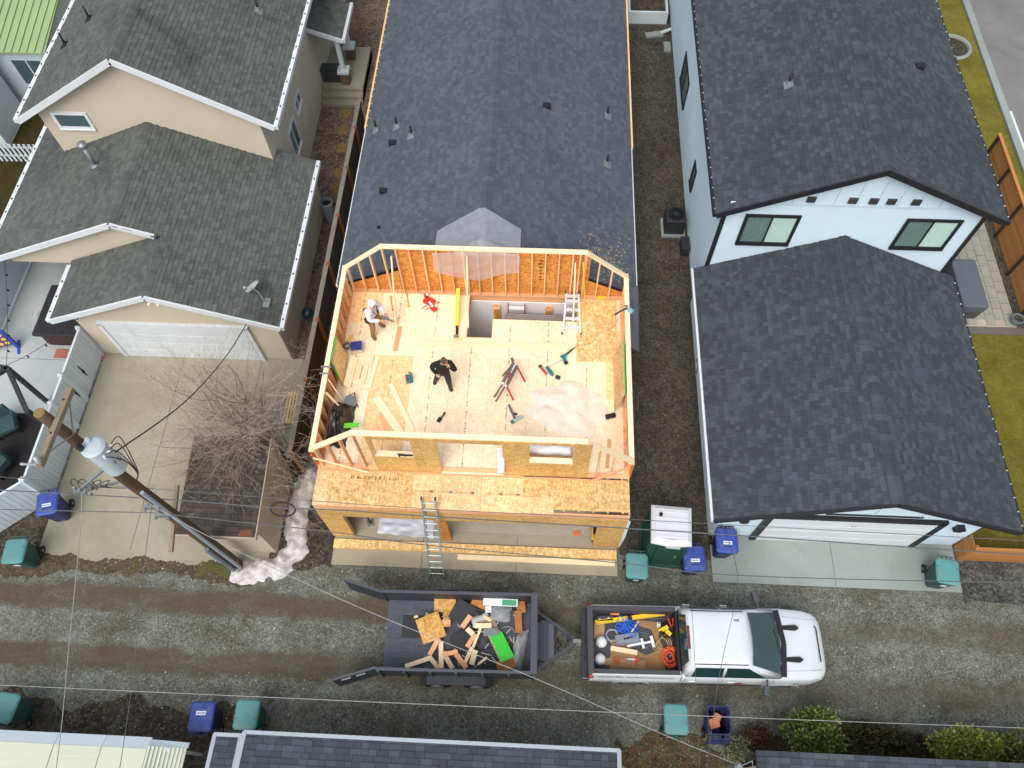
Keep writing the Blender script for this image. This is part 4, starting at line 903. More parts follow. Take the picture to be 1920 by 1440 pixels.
bare_tree('bare_tree', 'leafless grey tree leaning over the left driveway from the fence', (-7.95, 9.6, 0), [((-.75, .25, 1), 3.7, .085), ((-1.0, .05, .8), 3.7, .065), ((-.5, .55, 1.), 3.2, .055), ((-.85, -.35, .75), 3.2, .05), ((-.9, .5, .8), 3.2, .05)], 1., 5, 0., .45)
bare_tree('bare_bush', 'drooping leafless twiggy bush hanging over the mossy shed roof', (-7.85, 9.35, 0), [((-.55, -.5, 1.6), 2.9, .03), ((-.3, -.55, 1.6), 2.9, .03), ((-.75, -.3, 1.5), 2.8, .03), ((-.4, -.25, 1.8), 2.9, .03), ((-.95, -.4, 1.5), 2.8, .03), ((-.6, -.7, 1.7), 2.9, .03)], 1., 12, .8, .5)
# ---------------------------------------------------------------- shrubs
def leafy(name, label, c, rad, mats, seed, n=2600, L=.11, flat=.8, stems=True):
    T = thing(name, label, 'shrub', (c[0], c[1], 0)); r = random.Random(seed); lay = [MB() for _ in mats]; stb = MB()
    blobs = [(Vector((c[0]+r.uniform(-1, 1)*rad[0]*.62, c[1]+r.uniform(-1, 1)*rad[1]*.62, c[2]+r.uniform(-.5, .6)*rad[2])), r.uniform(.28, .5)) for _ in range(16)]
    for i in range(n):
        o, br_ = r.choice(blobs); d = Vector((r.gauss(0, 1), r.gauss(0, 1), r.gauss(0, 1)+.25)).normalized(); p = o+Vector((d.x*rad[0], d.y*rad[1], d.z*rad[2]))*br_*r.uniform(.55, 1.08)
        if p.z < .03: continue
        d2 = (d+Vector((r.gauss(0, .45), r.gauss(0, .45), r.gauss(0, .45)+.2))).normalized(); s = d2.orthogonal().normalized(); s.rotate(Quaternion(d2, r.random()*6.3)); l = L*r.uniform(.6, 1.4); w = l*.26
        lay[min(len(mats)-1, int(r.random()*len(mats)))].add([p-s*w*.4, p+d2*l*.5-s*w, p+d2*l, p+d2*l*.5+s*w], [(0, 1, 2, 3)])
    for o, br_ in blobs: stb.tube([(c[0], c[1], 0), ((c[0]+o.x)/2, (c[1]+o.y)/2, o.z*.6), o], [.03, .02, .008], 5)
    stb.build('stem', BARK, T, True)
    for m_, mm in zip(lay, mats): stuff(m_.build('foliage', mm, T))
    return T
LG = [P('leaf_yellow_green', (146, 156, 74), .2, 9, .6), P('leaf_mid_green', (100, 122, 58), .2, 9, .6), P('leaf_dark_green', (62, 84, 42), .2, 9, .6)]
LB = [P('leaf_brown', (92, 72, 50), .25, 9, .7), P('leaf_dull', (84, 80, 48), .25, 9, .7), P('leaf_dark_brown', (52, 44, 34), .25, 9, .7)]  # brown, dull and dark brown leaf colours, mixed at random
leafy('conifer_shrub', 'bushy bright green shrub beside the alley at the bottom right', (7.55, 1.95, .75), (.85, .62, .7), LG, 3, 5200, .1)
leafy('conifer_shrub', 'second clump of the green shrub leaning right of the brightest one', (8.05, 1.75, .55), (.5, .5, .5), LG, 4, 1800, .1)
leafy('yellow_shrub', 'yellow green shrub cut by the right frame edge near the bottom', (11.8, 1.75, .7), (1.0, .6, .65), [LG[0], P('leaf_yellow', (146, 140, 56), .2, 9, .6), LG[1]], 6, 4600, .1)
leafy('yellow_shrub', 'olive shrub at the bottom right corner behind the yellow green one', (13.1, 1.8, .65), (.8, .55, .6), [LG[0], LG[1], LB[1]], 7, 2600, .1)
leafy('brown_hedge', 'brown tangled winter hedge between the green and yellow shrubs', (9.8, 1.85, .4), (1.5, .55, .42), LB+[LG[2]], 8, 5200, .1)
leafy('reddish_shrub', 'low dark reddish shrub left of the bright green shrub', (6.45, 1.9, .25), (.55, .35, .3), [P('leaf_red', (88, 48, 40), .25, 9, .7), LB[0]], 9, 1300, .08)
leafy('grey_shrub', 'rounded grey green sage clump by the corner of the bottom right roof', (5.75, 1.55, .3), (.45, .35, .35), [P('leaf_sage', (118, 122, 92), .2, 9, .8)], 10, 1500, .07)
# ---------------------------------------------------------------- roofs along the bottom edge
Cp = thing('metal_carport', 'cream ribbed metal carport roof at the bottom left corner', 'carport', (-11, 0, 0))
CRM = P('cream_metal', (198, 203, 182), .04, 1, .4); WHM = P('white_metal', (200, 212, 222), .04, 1, .4)
b = MB(); b.add([(-16, -4, 2.75), (-9.25, -4, 2.75), (-9.25, .75, 2.4), (-16, .75, 2.4), (-16, .97, 2.28), (-9.25, .97, 2.28), (-9.25, 1.0, 2.1), (-16, 1.0, 2.1)], [(0, 1, 2, 3)]); rf_ = b.build('roof', CRM, Cp)
for x0, x1 in ((-16, -13.2), (-13.19, -11.6), (-11.59, -10.4), (-10.39, -9.25)):
    b = MB(); b.extrude([(x0, .74, 2.41), (x1, .74, 2.41), (x1, 1.0, 2.27), (x0, 1.0, 2.27)], (0, 0, .02)); b.build('edge_panel', WHM, rf_)
    b = MB(); b.extrude([(x0+.01, -4, 2.765), (x1-.01, -4, 2.765), (x1-.01, .735, 2.415), (x0+.01, .735, 2.415)], (0, 0, .01)); b.build('roof_panel', CRM, rf_)
    for k in range(3):
        y = .5-k*.35; z = 2.4+(.75-y)*.0737; b = MB(); b.box(x0+.01, x1-.01, y-.012, y+.012, z+.012, z+.026); b.build('rib', CRM, rf_)
b = MB(); b.extrude([(-9.24, -4, 2.75), (-8.4, -4, 2.3), (-8.4, .8, 2.1), (-9.24, .8, 2.42)], (0, 0, .02)); sf = b.build('side_panel', CRM, Cp)
for i in range(9): k = i/9; b = MB(); x = -9.2+.8*k; b.bar((x, -4, 2.78-.45*k), (x, .8, 2.45-.32*k), .045, .03); b.build('rib', P('pale_rib_metal', (196, 204, 190), .05, 2, .4), sf)  # side ribs in their own pale metal colour
b = MB(); b.extrude([(-9.24, .8, 2.44), (-8.36, .8, 2.12), (-8.36, .93, 2.08), (-9.24, .95, 2.36)], (0, 0, .02)); b.build('side_trim', P('pale_blue_trim', (176, 194, 204), .05, 2, .4), sf)
for x in (-15.5, -12, -8.8): b = MB(); b.box(x-.04, x+.04, .7, .78, 0, 2.3); b.build('post', WHM, Cp)
def low_roof(nm, label, x0, x1, y1, z1, seed, edge, dz=.45, y0=-3.5, loc=None):
    Rt = thing(nm, label, 'roof', (x0, y0, 0)); R_ = Roof(Rt, MAT_R, nm+str(x0)); hv = Vector((0, y0-y1, dz)); R_.plane((x1, y1, z1), (-1, 0, 0), hv, x1-x0, hv.length, None, .143, .16, .4); R_.slab([(x0, y1, z1), (x1, y1, z1), (x1, y0, z1+dz), (x0, y0, z1+dz)]); R_.done(DECK, 300)
    DR = P('drip_edge', (160, 170, 176), .06, 2, .4)
    if edge:
        b = MB(); b.box(x0-.02, x1+.02, y1-.06, y1+.03, z1-.06, z1+.03); b.build('drip_edge', DR, Rt)
        for x in (x0, x1): b = MB(); b.bar((x, y1, z1), (x, y0, z1+dz), .1, .07); b.build('drip_edge', DR, Rt)
    b = MB(); b.box(x0+.15, x1-.15, y0, y1-.3, 0, z1-.05); b.build('wall', SHW, Rt); return Rt
low_roof('shingled_garage_roof', 'grey shingle garage roof with pale metal edge along the bottom centre', -6.86, 2.34, 1.22, 2.6, 1, True)
low_roof('shingled_lean_to_roof', 'narrow grey shingle lean-to roof left of the bottom centre garage roof', -7.6, -6.95, 1.14, 2.55, 2, True, .35)
low_roof('shingled_corner_roof', 'blue grey shingle roof at the bottom right under the shrubs', 5.7, 18, 1.36, 2.4, 3, False)
b = MB(); b.box(-8.0, -7.62, -2, .6, 0, 1.6); tag(b.build('yellow_board_panel', P('yellowed_board', (170, 150, 90), .15, 3, .8)), 'yellowish board panel beside the narrow lean-to roof at the bottom', 'board')
# ---------------------------------------------------------------- wheeled bins
TEAL, TEAL_D = P('teal_lid', (84, 146, 148), .07, 3, .55, rv=.1, dirt=.45), P('dark_teal_body', (34, 78, 74), .1, 3, .55, rv=.1, dirt=.3)
BLU, BLU_D = P('blue_lid', (48, 72, 152), .07, 3, .5, rv=.1, dirt=.35), P('dark_blue_body', (30, 40, 92), .1, 3, .55, rv=.1, dirt=.3)
RUB = P('black_rubber', (28, 28, 28), .15, 8, .8)
LBL = P('white_label', (224, 230, 236), .05, 5, .6)
def make_bin(lid, body, blue, openlid=False):
    B = thing('wheeled_bin', '', 'bin')
    b = MB(); zb, zt = .06, .98
    def ring(hx, hy, z, n=.12): return [(-hx+n, -hy, z), (hx-n, -hy, z), (hx, -hy+n, z), (hx, hy-n, z), (hx-n, hy, z), (-hx+n, hy, z), (-hx, hy-n, z), (-hx, -hy+n, z)]
    rg = [ring(.22, .25, zb, .06), ring(.285, .335, zt-.1, .07), ring(.31, .36, zt-.08, .07), ring(.31, .36, zt, .07)]
    if openlid: rg += [ring(.28, .33, zt, .06), ring(.2, .24, zb+.06, .05)]
    vs = [v for q in rg for v in q]; fs = [tuple(range(8))[::-1]]
    for i in range(len(rg)-1): fs += [(i*8+k, i*8+(k+1) % 8, (i+1)*8+(k+1) % 8, (i+1)*8+k) for k in range(8)]
    fs.append(tuple(range((len(rg)-1)*8, len(rg)*8))); b.add(vs, fs); b.build('body', body, B)
    lb = MB()
    if not openlid:
        rg = [ring(.325, .38, zt+.005, .07), ring(.325, .38, zt+.045, .07), ring(.29, .34, zt+.085, .07), ring(.2, .22, zt+.1, .07)]
        vs = [v for q in rg for v in q]; fs = [tuple(range(8))[::-1]]
        for i in range(3): fs += [(i*8+k, i*8+(k+1) % 8, (i+1)*8+(k+1) % 8, (i+1)*8+k) for k in range(8)]
        fs.append(tuple(range(24, 32))); lb.add(vs, fs)
        l_ = lb.build('lid', lid, B, bevel=.012)
        b = MB(); b.box(-.3, .3, .1, .112, zt+.085, zt+.097); b.build('lid_seam', body, l_)
    else:
        lb.extrude([(-.31, .42, zt-.03), (.31, .42, zt-.03), (.29, .52, .3), (-.29, .52, .3)], (0, .03, .01)); l_ = lb.build('lid', lid, B, bevel=.01)
    b = MB(); b.tube([(-.24, .36, zt-.02), (-.24, .45, zt+.02), (.24, .45, zt+.02), (.24, .36, zt-.02)], .016, 8); [b.box(x-.012, x+.012, .36, .45, zt-.01, zt+.03) for x in (-.12, 0, .12)]; b.build('handle', body, B)
    for s in (-1, 1):
        b = MB(); b.lathe((s*.27-.03, .27, .13), [(.13, 0), (.13, .06)], 16, (1, 0, 0)); w_ = b.build('wheel', RUB, B, True)
        b = MB(); b.lathe((s*.27-.035, .27, .13), [(.05, 0), (.05, .07)], 10, (1, 0, 0)); b.build('hub', STEEL, w_)
    if blue and not openlid:
        b = MB(); b.box(-.12, .14, -.13, -.03, zt+.1, zt+.103); b.build('label', LBL, l_)
        b = MB(); r = random.Random(2); x = -.1
        while x < .12: w = r.uniform(.012, .03); b.box(x, x+w, -.22, -.2+r.random()*.015, zt+.092, zt+.1); x += w+.008
        b.build('lettering', LBL, l_)
        b = MB(); x = -.1
        while x < .12: w = r.uniform(.01, .02); b.box(x, x+w, -.1, -.06, zt+.1, zt+.1042); x += w+.008
        b.build('lettering', BLU, l_)
    if not blue:
        b = MB(); b.extrude([(-.08, -.338, .62), (.08, -.338, .62), (.08, -.352, .8), (-.08, -.352, .8)], (0, -.004, 0)); b.build('label', LBL, B)
    return B
protoT, protoB, protoO = make_bin(TEAL, TEAL_D, False), make_bin(BLU, BLU_D, True), make_bin(BLU_D, BLU_D, True, True)
def put(proto, x, y, rz, label, group, used=set()):
    o = proto if proto.name not in used else copy_tree(proto); used.add(proto.name); o.location = (x, y, 0.01 if y < 6 else .0); o.rotation_euler.z = rz; o['label'] = label; o['group'] = group; return o
GT, GB = 'teal wheeled bins along the alley', 'blue wheeled bins along the alley'
put(protoT, -15.25, 5.85, .1, 'teal wheeled bin at the left edge beyond the driveway corner', GT)
put(protoT, -7.42, 1.72, pi+.02, 'teal wheeled bin right of the blue one above the lean-to roof', GT)
put(protoT, -14.0, 1.6, pi-.1, 'teal wheeled bin cut off by the left frame edge above the carport', GT)
put(protoT, 3.14, 6.2, -.02, 'teal wheeled bin beside the green portable toilet', GT)
put(protoT, 4.05, 2.12, pi, 'teal wheeled bin beside the open dark blue bin near the alley bottom', GT)
put(protoT, 12.1, 6.42, -.15, 'teal wheeled bin on the right end of the pale apron', GT)
put(protoB, -14.75, 7.35, .25, 'blue wheeled bin against the white vinyl fence', GB).location.z = .045
put(protoB, -8.62, 1.62, pi+.05, 'blue wheeled bin near the alley bottom left of a teal one', GB)
put(protoB, 5.8, 7.05, -.02, 'blue wheeled bin on the left end of the apron by the white garage', GB).location.z = .05
put(protoB, 4.82, 6.5, .04, 'blue wheeled bin right of the green portable toilet', GB)
put(protoO, 5.2, 2.15, pi, 'open dark blue wheeled bin with cardboard inside', GB)
b = MB(); b.obox((5.12, 2.1, .72), (.3, .26, .03), .3, .3, .2); b.obox((5.2, 2.2, .66), (.22, .3, .02), -.4, .2, .4); tag(b.build('cardboard_piece', P('orange_cardboard', (200, 128, 84), .1, 4, .8)), 'folded orange cardboard inside the open dark blue bin', 'cardboard')
# ---------------------------------------------------------------- portable toilet
Pt = thing('portable_toilet', 'dark green portable toilet with white translucent roof beside the addition', 'portable toilet', (4.0, 7.1, 0), None, -.05)
GRNP = P('dark_green_plastic', (30, 74, 62), .1, 3, .5); WTR = P('white_plastic_roof', (206, 208, 213), .04, 2, .5)
def loc(o, root): o.matrix_parent_inverse = Matrix.Identity(4); return o
def lb_(mb, name, mat, root, **k): o = mb.build(name, mat, None, **k); o.parent = root; return o
b = MB(); b.tbox((0, 0), (.57, .57), (.53, .53), .12, 2.05); lb_(b, 'body', GRNP, Pt, bevel=.04)
for i in range(7):
    x = -.45+i*.15; b = MB(); b.bar((x, -.575, .15), (x*.96, -.545, 1.7), .05, .03); lb_(b, 'rib', GRNP, Pt)
    b = MB(); b.bar((-.575, x, .15), (-.54, x*.96, 1.9), .05, .03); lb_(b, 'rib', GRNP, Pt)
b = MB(); b.box(-.62, .62, -.62, .62, 0, .12); lb_(b, 'skid', GRNP, Pt)
b = MB(); b.add([(-.58, -.56, 2.05), (.0, -.64, 2.05), (.58, -.56, 2.05), (.58, .58, 2.05), (-.58, .58, 2.05), (-.57, -.55, 2.12), (0, -.63, 2.16), (.57, -.55, 2.12), (.57, .57, 2.12), (-.57, .57, 2.12), (-.45, -.42, 2.2), (0, -.46, 2.23), (.45, -.42, 2.2), (.45, .45, 2.2), (-.45, .45, 2.2)], [(0, 4, 3, 2, 1)]+[(i, (i+1) % 5, 5+(i+1) % 5, 5+i) for i in range(5)]+[(5+i, 5+(i+1) % 5, 10+(i+1) % 5, 10+i) for i in range(5)]+[(10, 11, 12, 13, 14)]); lb_(b, 'roof', WTR, Pt, bevel=.015)
for i in range(5): b = MB(); b.box(-.46, .46, -.36+i*.18, -.34+i*.18, 2.2, 2.215); lb_(b, 'roof_rib', WTR, Pt)
b = MB(); b.lathe((-.32, .25, 2.1), [(.05, 0), (.05, .2), (.035, .2), (.035, .12)], 14); lb_(b, 'vent_pipe', BLACKPIPE, Pt)
b = MB(); b.extrude([(-.12, -.56, 1.8), (.3, -.56, 1.8), (.26, -.55, 1.98), (-.08, -.55, 1.98)], (0, -.02, 0)); lb_(b, 'vent_window', P('pale_vent', (190, 216, 214), .05, 3, .5), Pt)
b = MB(); b.box(-.34, .34, -.585, -.56, .2, 1.75); lb_(b, 'door', GRNP, Pt, bevel=.01); b = MB(); b.box(.24, .3, -.6, -.58, .95, 1.1); lb_(b, 'door_latch', STEEL, Pt)
# ---------------------------------------------------------------- small yard things
def simple(name, label, cat, loc_, parts, group=None):
    T = thing(name, label, cat, loc_, group)
    for nm, mat, fn, *k in parts:
        b = MB(); fn(b); b.build(nm, mat, T, **(k[0] if k else {}))
    return T
CHAR = P('charcoal_plastic', (44, 46, 50), .12, 4, .6)
simple('air_conditioner', 'square charcoal air conditioner on a pad beside the white house wall', 'air conditioner', (5.0, 19.7, 0), [('pad', CONC_R, lambda b: b.box(4.6, 5.5, 19.2, 20.1, 0, .08)), ('cabinet', CHAR, lambda b: b.box(4.68, 5.42, 19.3, 20.02, .08, .82), {'bevel': .04}), ('fan_ring', BLACKPIPE, lambda b: b.lathe((5.05, 19.66, .82), [(.3, 0), (.3, .04), (.25, .045), (.25, .0)], 24)), ('fan_grille', P('grille', (70, 74, 78), .1, 9, .5), lambda b: [b.obox((5.05, 19.66, .855), (.52, .02, .012), k*pi/6) for k in range(6)])])
simple('heat_pump', 'dark wall mounted box below the air conditioner beside the white house', 'heat pump', (5.45, 18.6, 0), [('cabinet', CHAR, lambda b: b.box(5.25, 5.55, 18.3, 18.9, .1, .5), {'bevel': .02}), ('foot', BLACKPIPE, lambda b: b.box(5.3, 5.5, 18.35, 18.85, 0, .1))])
simple('white_planter', 'white rectangular planter box in the gravel gap at the top', 'planter', (4.5, 32.3, 0), [('box', VINYL, lambda b: (b.box(3.6, 5.4, 31.6, 31.7, 0, .6), b.box(3.6, 5.4, 32.9, 33, 0, .6), b.box(3.6, 3.7, 31.7, 32.9, 0, .6), b.box(5.3, 5.4, 31.7, 32.9, 0, .6))), ('soil', MULCH, lambda b: b.box(3.7, 5.3, 31.7, 32.9, 0, .5))])
simple('downspout_block', 'pale splash block with a white spout end in the gravel gap', 'splash block', (5.2, 30.6, 0), [('block', CONC_R, lambda b: b.obox((4.8, 30.8, .06), (.8, .3, .1), .2)), ('tray', CONC_R, lambda b: b.obox((5.35, 30.0, .05), (.3, .6, .1), 0)), ('spout', WHITE, lambda b: b.bar((5.55, 30.9, .3), (5.1, 30.9, .1), .1, .08))])
simple('storage_barrel', 'grey barrel standing by the beige garage wall in the side path', 'barrel', (-8.2, 19.6, 0), [('drum', P('grey_plastic', (130, 136, 144), .1, 3, .5), lambda b: b.lathe((-8.15, 19.6, 0), [(.2, 0), (.25, .1), (.25, 1.0), (.22, 1.05), (.2, 1.05), (.2, .9)], 18), {'smooth': False}), ('lid', BLACKPIPE, lambda b: b.lathe((-8.15, 19.6, .88), [(.19, 0), (.19, .03)], 16))])
simple('round_grill', 'small dark teal kettle grill on the side path by the garage corner', 'grill', (-8.2, 14.8, 0), [('bowl', P('dark_teal_enamel', (40, 66, 70), .1, 4, .3), lambda b: b.lathe((-8.15, 14.85, .4), [(.02, 0), (.16, .06), (.22, .2), (.16, .34), (.02, .4)], 18), {'smooth': True}), ('leg', STEEL, lambda b: [b.tube([(-8.15+.1*cos(a), 14.85+.1*sin(a), .45), (-8.15+.2*cos(a), 14.85+.2*sin(a), 0)], .012) for a in (0, 2.1, 4.2)])])
for k, (x, y) in enumerate(((-8.5, 25.4), (-8.42, 24.4), (-8.36, 23.4), (-8.22, 22.0), (-8.25, 21.25))):
    r = random.Random(k); b = MB(); b.prism([(x+.27*cos(a)*(1+.2*r.random()), y+.3*sin(a)*(1+.2*r.random())) for a in [i*pi/2.5+.3*k for i in range(5)]], .0, .03)
    tag(b.build('stepping_stone', P('ochre_stone', D(150, 126, 78), .4, 6, .95)), ['square ochre stepping stone right below the porch steps', 'mossy ochre stepping stone, second from the porch steps', 'ochre stepping stone, third from the porch steps', 'ochre stepping stone, fourth from the porch steps', 'ochre stepping stone nearest the grey barrel'][k], 'stepping stone', 'ochre stepping stones in the side path')
simple('pallet', 'pale slatted pallet leaning against the dark board fence', 'pallet', (-8.2, 11.2, 0), [('slat', PINE, lambda b, i=i: b.box(-8.42+i*.1, -8.35+i*.1, 10.75, 11.95, .12, .14)) for i in range(4)]+[('stringer', PINE, lambda b, y=y: b.box(-8.43, -8.04, y-.03, y+.03, .045, .12)) for y in (10.85, 11.35, 11.85)])
simple('covered_grill', 'long grey covered cabinet on the right paver patio', 'cabinet', (15.2, 16.8, 0), [('cover', P('grey_fabric', (92, 100, 108), .08, 2, .8), lambda b: b.tbox((15.2, 16.85), (.42, 1.0), (.44, 1.04), .5, .92), {'bevel': .05}), ('body', P('grey_body', (74, 80, 84), .1, 3, .7), lambda b: b.tbox((15.2, 16.85), (.36, .95), (.4, .98), .05, .5)), ('vent', BLACKPIPE, lambda b: b.box(14.95, 15.1, 15.86, 15.9, .25, .4))])
simple('garden_pot', 'small blue grey pot at the patio corner near the cedar fence', 'pot', (16.95, 15.75, 0), [('pot', P('blue_grey_glaze', (110, 132, 142), .1, 4, .4), lambda b: b.lathe((16.95, 15.8, 0), [(.12, 0), (.2, .2), (.22, .32), (.18, .32), (.17, .26)], 18), {'smooth': False}), ('soil', MULCH, lambda b: b.lathe((16.95, 15.8, .2), [(.17, 0), (.17, .08)], 14))])
simple('tree_ring', 'curved white edging ring in the grass strip beside the street', 'edging', (18.3, 30.4, 0), [('ring', CONC_R, lambda b: b.tube([(18.0+.75*cos(a), 30.4+.75*sin(a), .06) for a in [i*pi/14-pi*.5 for i in range(29)]], .09, 6)), ('soil', MULCH, lambda b: b.lathe((18.0, 30.4, 0), [(.68, 0), (.68, .03)], 24))])
HT = P('dark_tub_cover', (34, 34, 40), .1, 2, .7)
simple('hot_tub', 'hot tub with dark padded cover beside the beige garage', 'hot tub', (-16.4, 14.4, 0), [('body', P('brown_tub_panel', (62, 46, 42), .15, 4, .7), lambda b: b.box(-17.35, -15.5, 13.45, 15.45, .02, .78), {'bevel': .2, 'seg': 4}), ('cover', HT, lambda b: b.box(-17.45, -15.42, 13.38, 15.52, .78, .92), {'bevel': .06, 'seg': 3}), ('cover_seam', BLACKPIPE, lambda b: b.box(-17.4, -15.45, 14.44, 14.46, .92, .928)), ('handle', STEEL, lambda b: b.tube([(-17.5, 14.2, .7), (-17.6, 14.25, .75), (-17.6, 14.45, .75), (-17.5, 14.5, .7)], .015))])
simple('black_armchair', 'black patio chair half hidden under the beige garage eave', 'chair', (-17.3, 17.4, 0), [('seat', HT, lambda b: b.box(-17.7, -17.0, 17.1, 17.7, .25, .45), {'bevel': .06}), ('backrest', HT, lambda b: b.box(-17.1, -16.9, 17.05, 17.75, .4, .95), {'bevel': .05}), ('cushion', P('pink_grey_cushion', (196, 176, 180), .08, 4, .9), lambda b: b.box(-17.55, -17.15, 17.2, 17.6, .45, .56), {'bevel': .04})]+[('leg', HT, lambda b, x=x, y=y: b.box(x-.03, x+.03, y-.03, y+.03, 0, .3)) for x in (-17.62, -17.0) for y in (17.15, 17.65)])
simple('white_bin', 'rounded white plastic container at the back of the left patio', 'container', (-18.6, 18.0, 0), [('tub', VINYL, lambda b: b.lathe((-18.5, 17.9, .02), [(.18, 0), (.24, .4), (.2, .5)], 16)), ('lid', VINYL, lambda b: b.lathe((-18.5, 17.9, .5), [(.26, 0), (.22, .06)], 16))])
# patio rug, chairs and frame at the left edge
RUG = P('black_mat', (30, 28, 30), .15, 4, .9); TP = P('teal_pattern_cushion', (52, 78, 78), .5, 12, .8)
b = MB(); b.box(-18.3, -15.75, 7.6, 10.8, .03, .06); struct(b.build('patio_mat', RUG))
for k, (x, y, rz) in enumerate(((-17.5, 10.2, .5), (-17.3, 8.8, -.4))):
    T = thing('patio_chair', ['dark teal patterned patio chair farther up on the black mat', 'dark teal patterned patio chair lower down on the black mat'][k], 'chair', (x, y, .06), 'patio chairs on the black mat', rz)
    for nm, a in (('seat', (-.32, .32, -.32, .32, .25, .42)), ('backrest', (-.32, .32, .28, .4, .3, .95)), ('armrest', (-.4, -.32, -.3, .3, .3, .6)), ('armrest', (.32, .4, -.3, .3, .3, .6))): b = MB(); b.box(*a); lb_(b, nm, TP, T, bevel=.03)
    for sx in (-1, 1):
        for sy in (-1, 1): b = MB(); b.box(sx*.33-.03, sx*.33+.03, sy*.28-.03, sy*.28+.03, 0, .28); lb_(b, 'leg', BLACKPIPE, T)
T = thing('pergola_frame', 'dark steel pergola beams over the left patio', 'pergola', (-16.5, 10, 0))
for a, c in (((-16.6, 11.25, 2.4), (-15.4, 9.7, 2.4)), ((-16.6, 11.25, 2.4), (-18.4, 9.6, 2.4)), ((-16.6, 11.25, 2.4), (-18.6, 11.6, 2.4))):
    b = MB(); b.bar(a, c, .12, .14); b.build('beam', CHAR, T)
for x, y in ((-16.6, 11.25), (-15.45, 9.8)): b = MB(); b.box(x-.06, x+.06, y-.06, y+.06, .04, 2.4); b.build('post', CHAR, T)
b = MB(); [b.tube([(-16.75+.3*i*-1, 11.2-.28*i, 2.52), (-16.8-.3*i, 11.15-.28*i, 2.55)], .02, 6) for i in range(5)]; stuff(b.build('light_chain', LBL, T))
T = thing('giant_game_board', 'blue yard game frame with purple board and yellow discs at left edge', 'game', (-18.9, 13.2, 0), None, .35)
b = MB(); [b.box(x-.04, x+.04, -.3, .3, 0, .06) for x in (-.55, .55)]; lb_(b, 'foot', P('royal_blue_plastic', (40, 74, 180), .08, 3, .5), T)
for x in (-.55, .55): b = MB(); b.box(x-.05, x+.05, -.05, .05, 0, 1.1); lb_(b, 'upright', _cache['royal_blue_plastic'], T)
b = MB(); b.box(-.52, .52, -.03, .03, .3, 1.1); lb_(b, 'board', P('purple_plastic', (120, 50, 120), .1, 3, .5), T)
for i in range(5):
    for j in range(3): b = MB(); b.lathe((-.4+i*.2, -.04, .45+j*.24), [(.075, 0), (.075, .08)], 12, (0, 1, 0)); lb_(b, 'disc', P('yellow_disc', (226, 216, 90), .06, 4, .5), T)
T = thing('string_lights', 'thin black string light cable with small bulbs over the left patio', 'string lights', (-18.6, 13, 2.4))
b = MB(); b.tube(arc_wire((-19.1, 17.4, 2.5), (-16.6, 11.3, 2.5), .25), .008, 4, 0, False); b.tube(arc_wire((-16.6, 11.3, 2.5), (-14.9, 13.1, 2.6), .2), .008, 4, 0, False); b.build('cable', BLACKPIPE, T)
b = MB(); [b.lathe(p-Vector((0, 0, .12)), [(.015, .1), (.035, .04), (.02, 0)], 8) for p in arc_wire((-19.1, 17.4, 2.5), (-16.6, 11.3, 2.5), .25, 10)+arc_wire((-16.6, 11.3, 2.5), (-14.9, 13.1, 2.6), .2, 4)]; b.build('bulbs', BLACKPIPE, T)
b = MB(); b.obox((-8.05, 8.6, .3), (.5, .6, .5), .2); o = b.build('junk_crate', P('grey_green_panel', (150, 158, 146), .12, 3, .8), None, bevel=.03); tag(o, 'pale grey box wedged between the shed and the dark fence', 'box'); o.location = (.2, 1.5, 0)
def curve(pts, n=6):
    pts = [Vector(p) for p in pts]; out = []
    for i in range(len(pts)-1):
        p0, p1, p2, p3 = pts[max(i-1, 0)], pts[i], pts[i+1], pts[min(i+2, len(pts)-1)]
        for k in range(n):
            t = k/n; out.append(.5*((2*p1)+(p2-p0)*t+(2*p0-5*p1+4*p2-p3)*t*t+(3*p1-p0-3*p2+p3)*t**3))
    return out+[pts[-1]]
# ================================================================ utility pole
U = thing('utility_pole', 'tall weathered utility pole with crossarm and grey transformer over the left driveway', 'utility pole', (-8.9, 5.98, 0))
def pole_at(z): return Vector((-8.9-.02*z, 5.98-.008*z, z))
b = MB(); b.tube([pole_at(z) for z in (-.1, 2, 4, 6, 8, 10, 10.7)], [.17, .165, .155, .14, .125, .112, .108], 16); b.build('pole', wood('dark_pole_wood', (96, 78, 58), (66, 52, 38)), U, True)
b = MB(); b.lathe(pole_at(10.68), [(.107, 0), (.103, .03), (.05, .035)], 14); b.build('pole_top', P('lichen_wood', (132, 112, 66), .25, 10, .9), U)
AR = P('pale_arm_wood', (134, 122, 102), .2, 6, .9)
b = MB(); b.bar((-8.92, 4.95, 10.45), (-8.92, 6.6, 10.35), .1, .12); arm = b.build('crossarm', AR, U)
for y in (5.25, 5.6, 6.3): b = MB(); b.lathe((-8.92, y, 10.46), [(.018, 0), (.018, .03)], 8); b.build('bolt', BLACKPIPE, arm)
for y in (5.3, 6.35): b = MB(); b.bar((-8.88, y, 10.35), (-8.97, 5.9, 9.75), .03, .012); b.build('arm_brace', STEEL, U)
b = MB(); b.lathe((-8.92, 5.02, 10.5), [(.02, 0), (.05, .04), (.06, .05), (.035, .07), (.055, .09), (.03, .12), (.035, .16)], 14); b.build('insulator', P('glazed_insulator', (196, 200, 202), .06, 6, .3), arm, True)
b = MB(); b.lathe((-9.0, 5.0, 10.4), [(.02, 0), (.035, .05), (.02, .09), (.035, .14), (.02, .18), (.03, .24), (.015, .28)], 12, (-.7, -.2, .5)); b.build('cutout_fuse', P('grey_porcelain', (164, 172, 176), .08, 6, .4), arm, True)
b = MB(); TK = P('transformer_grey', (186, 200, 206), .06, 2, .45); tc = Vector((-8.66, 5.76, 8.45))
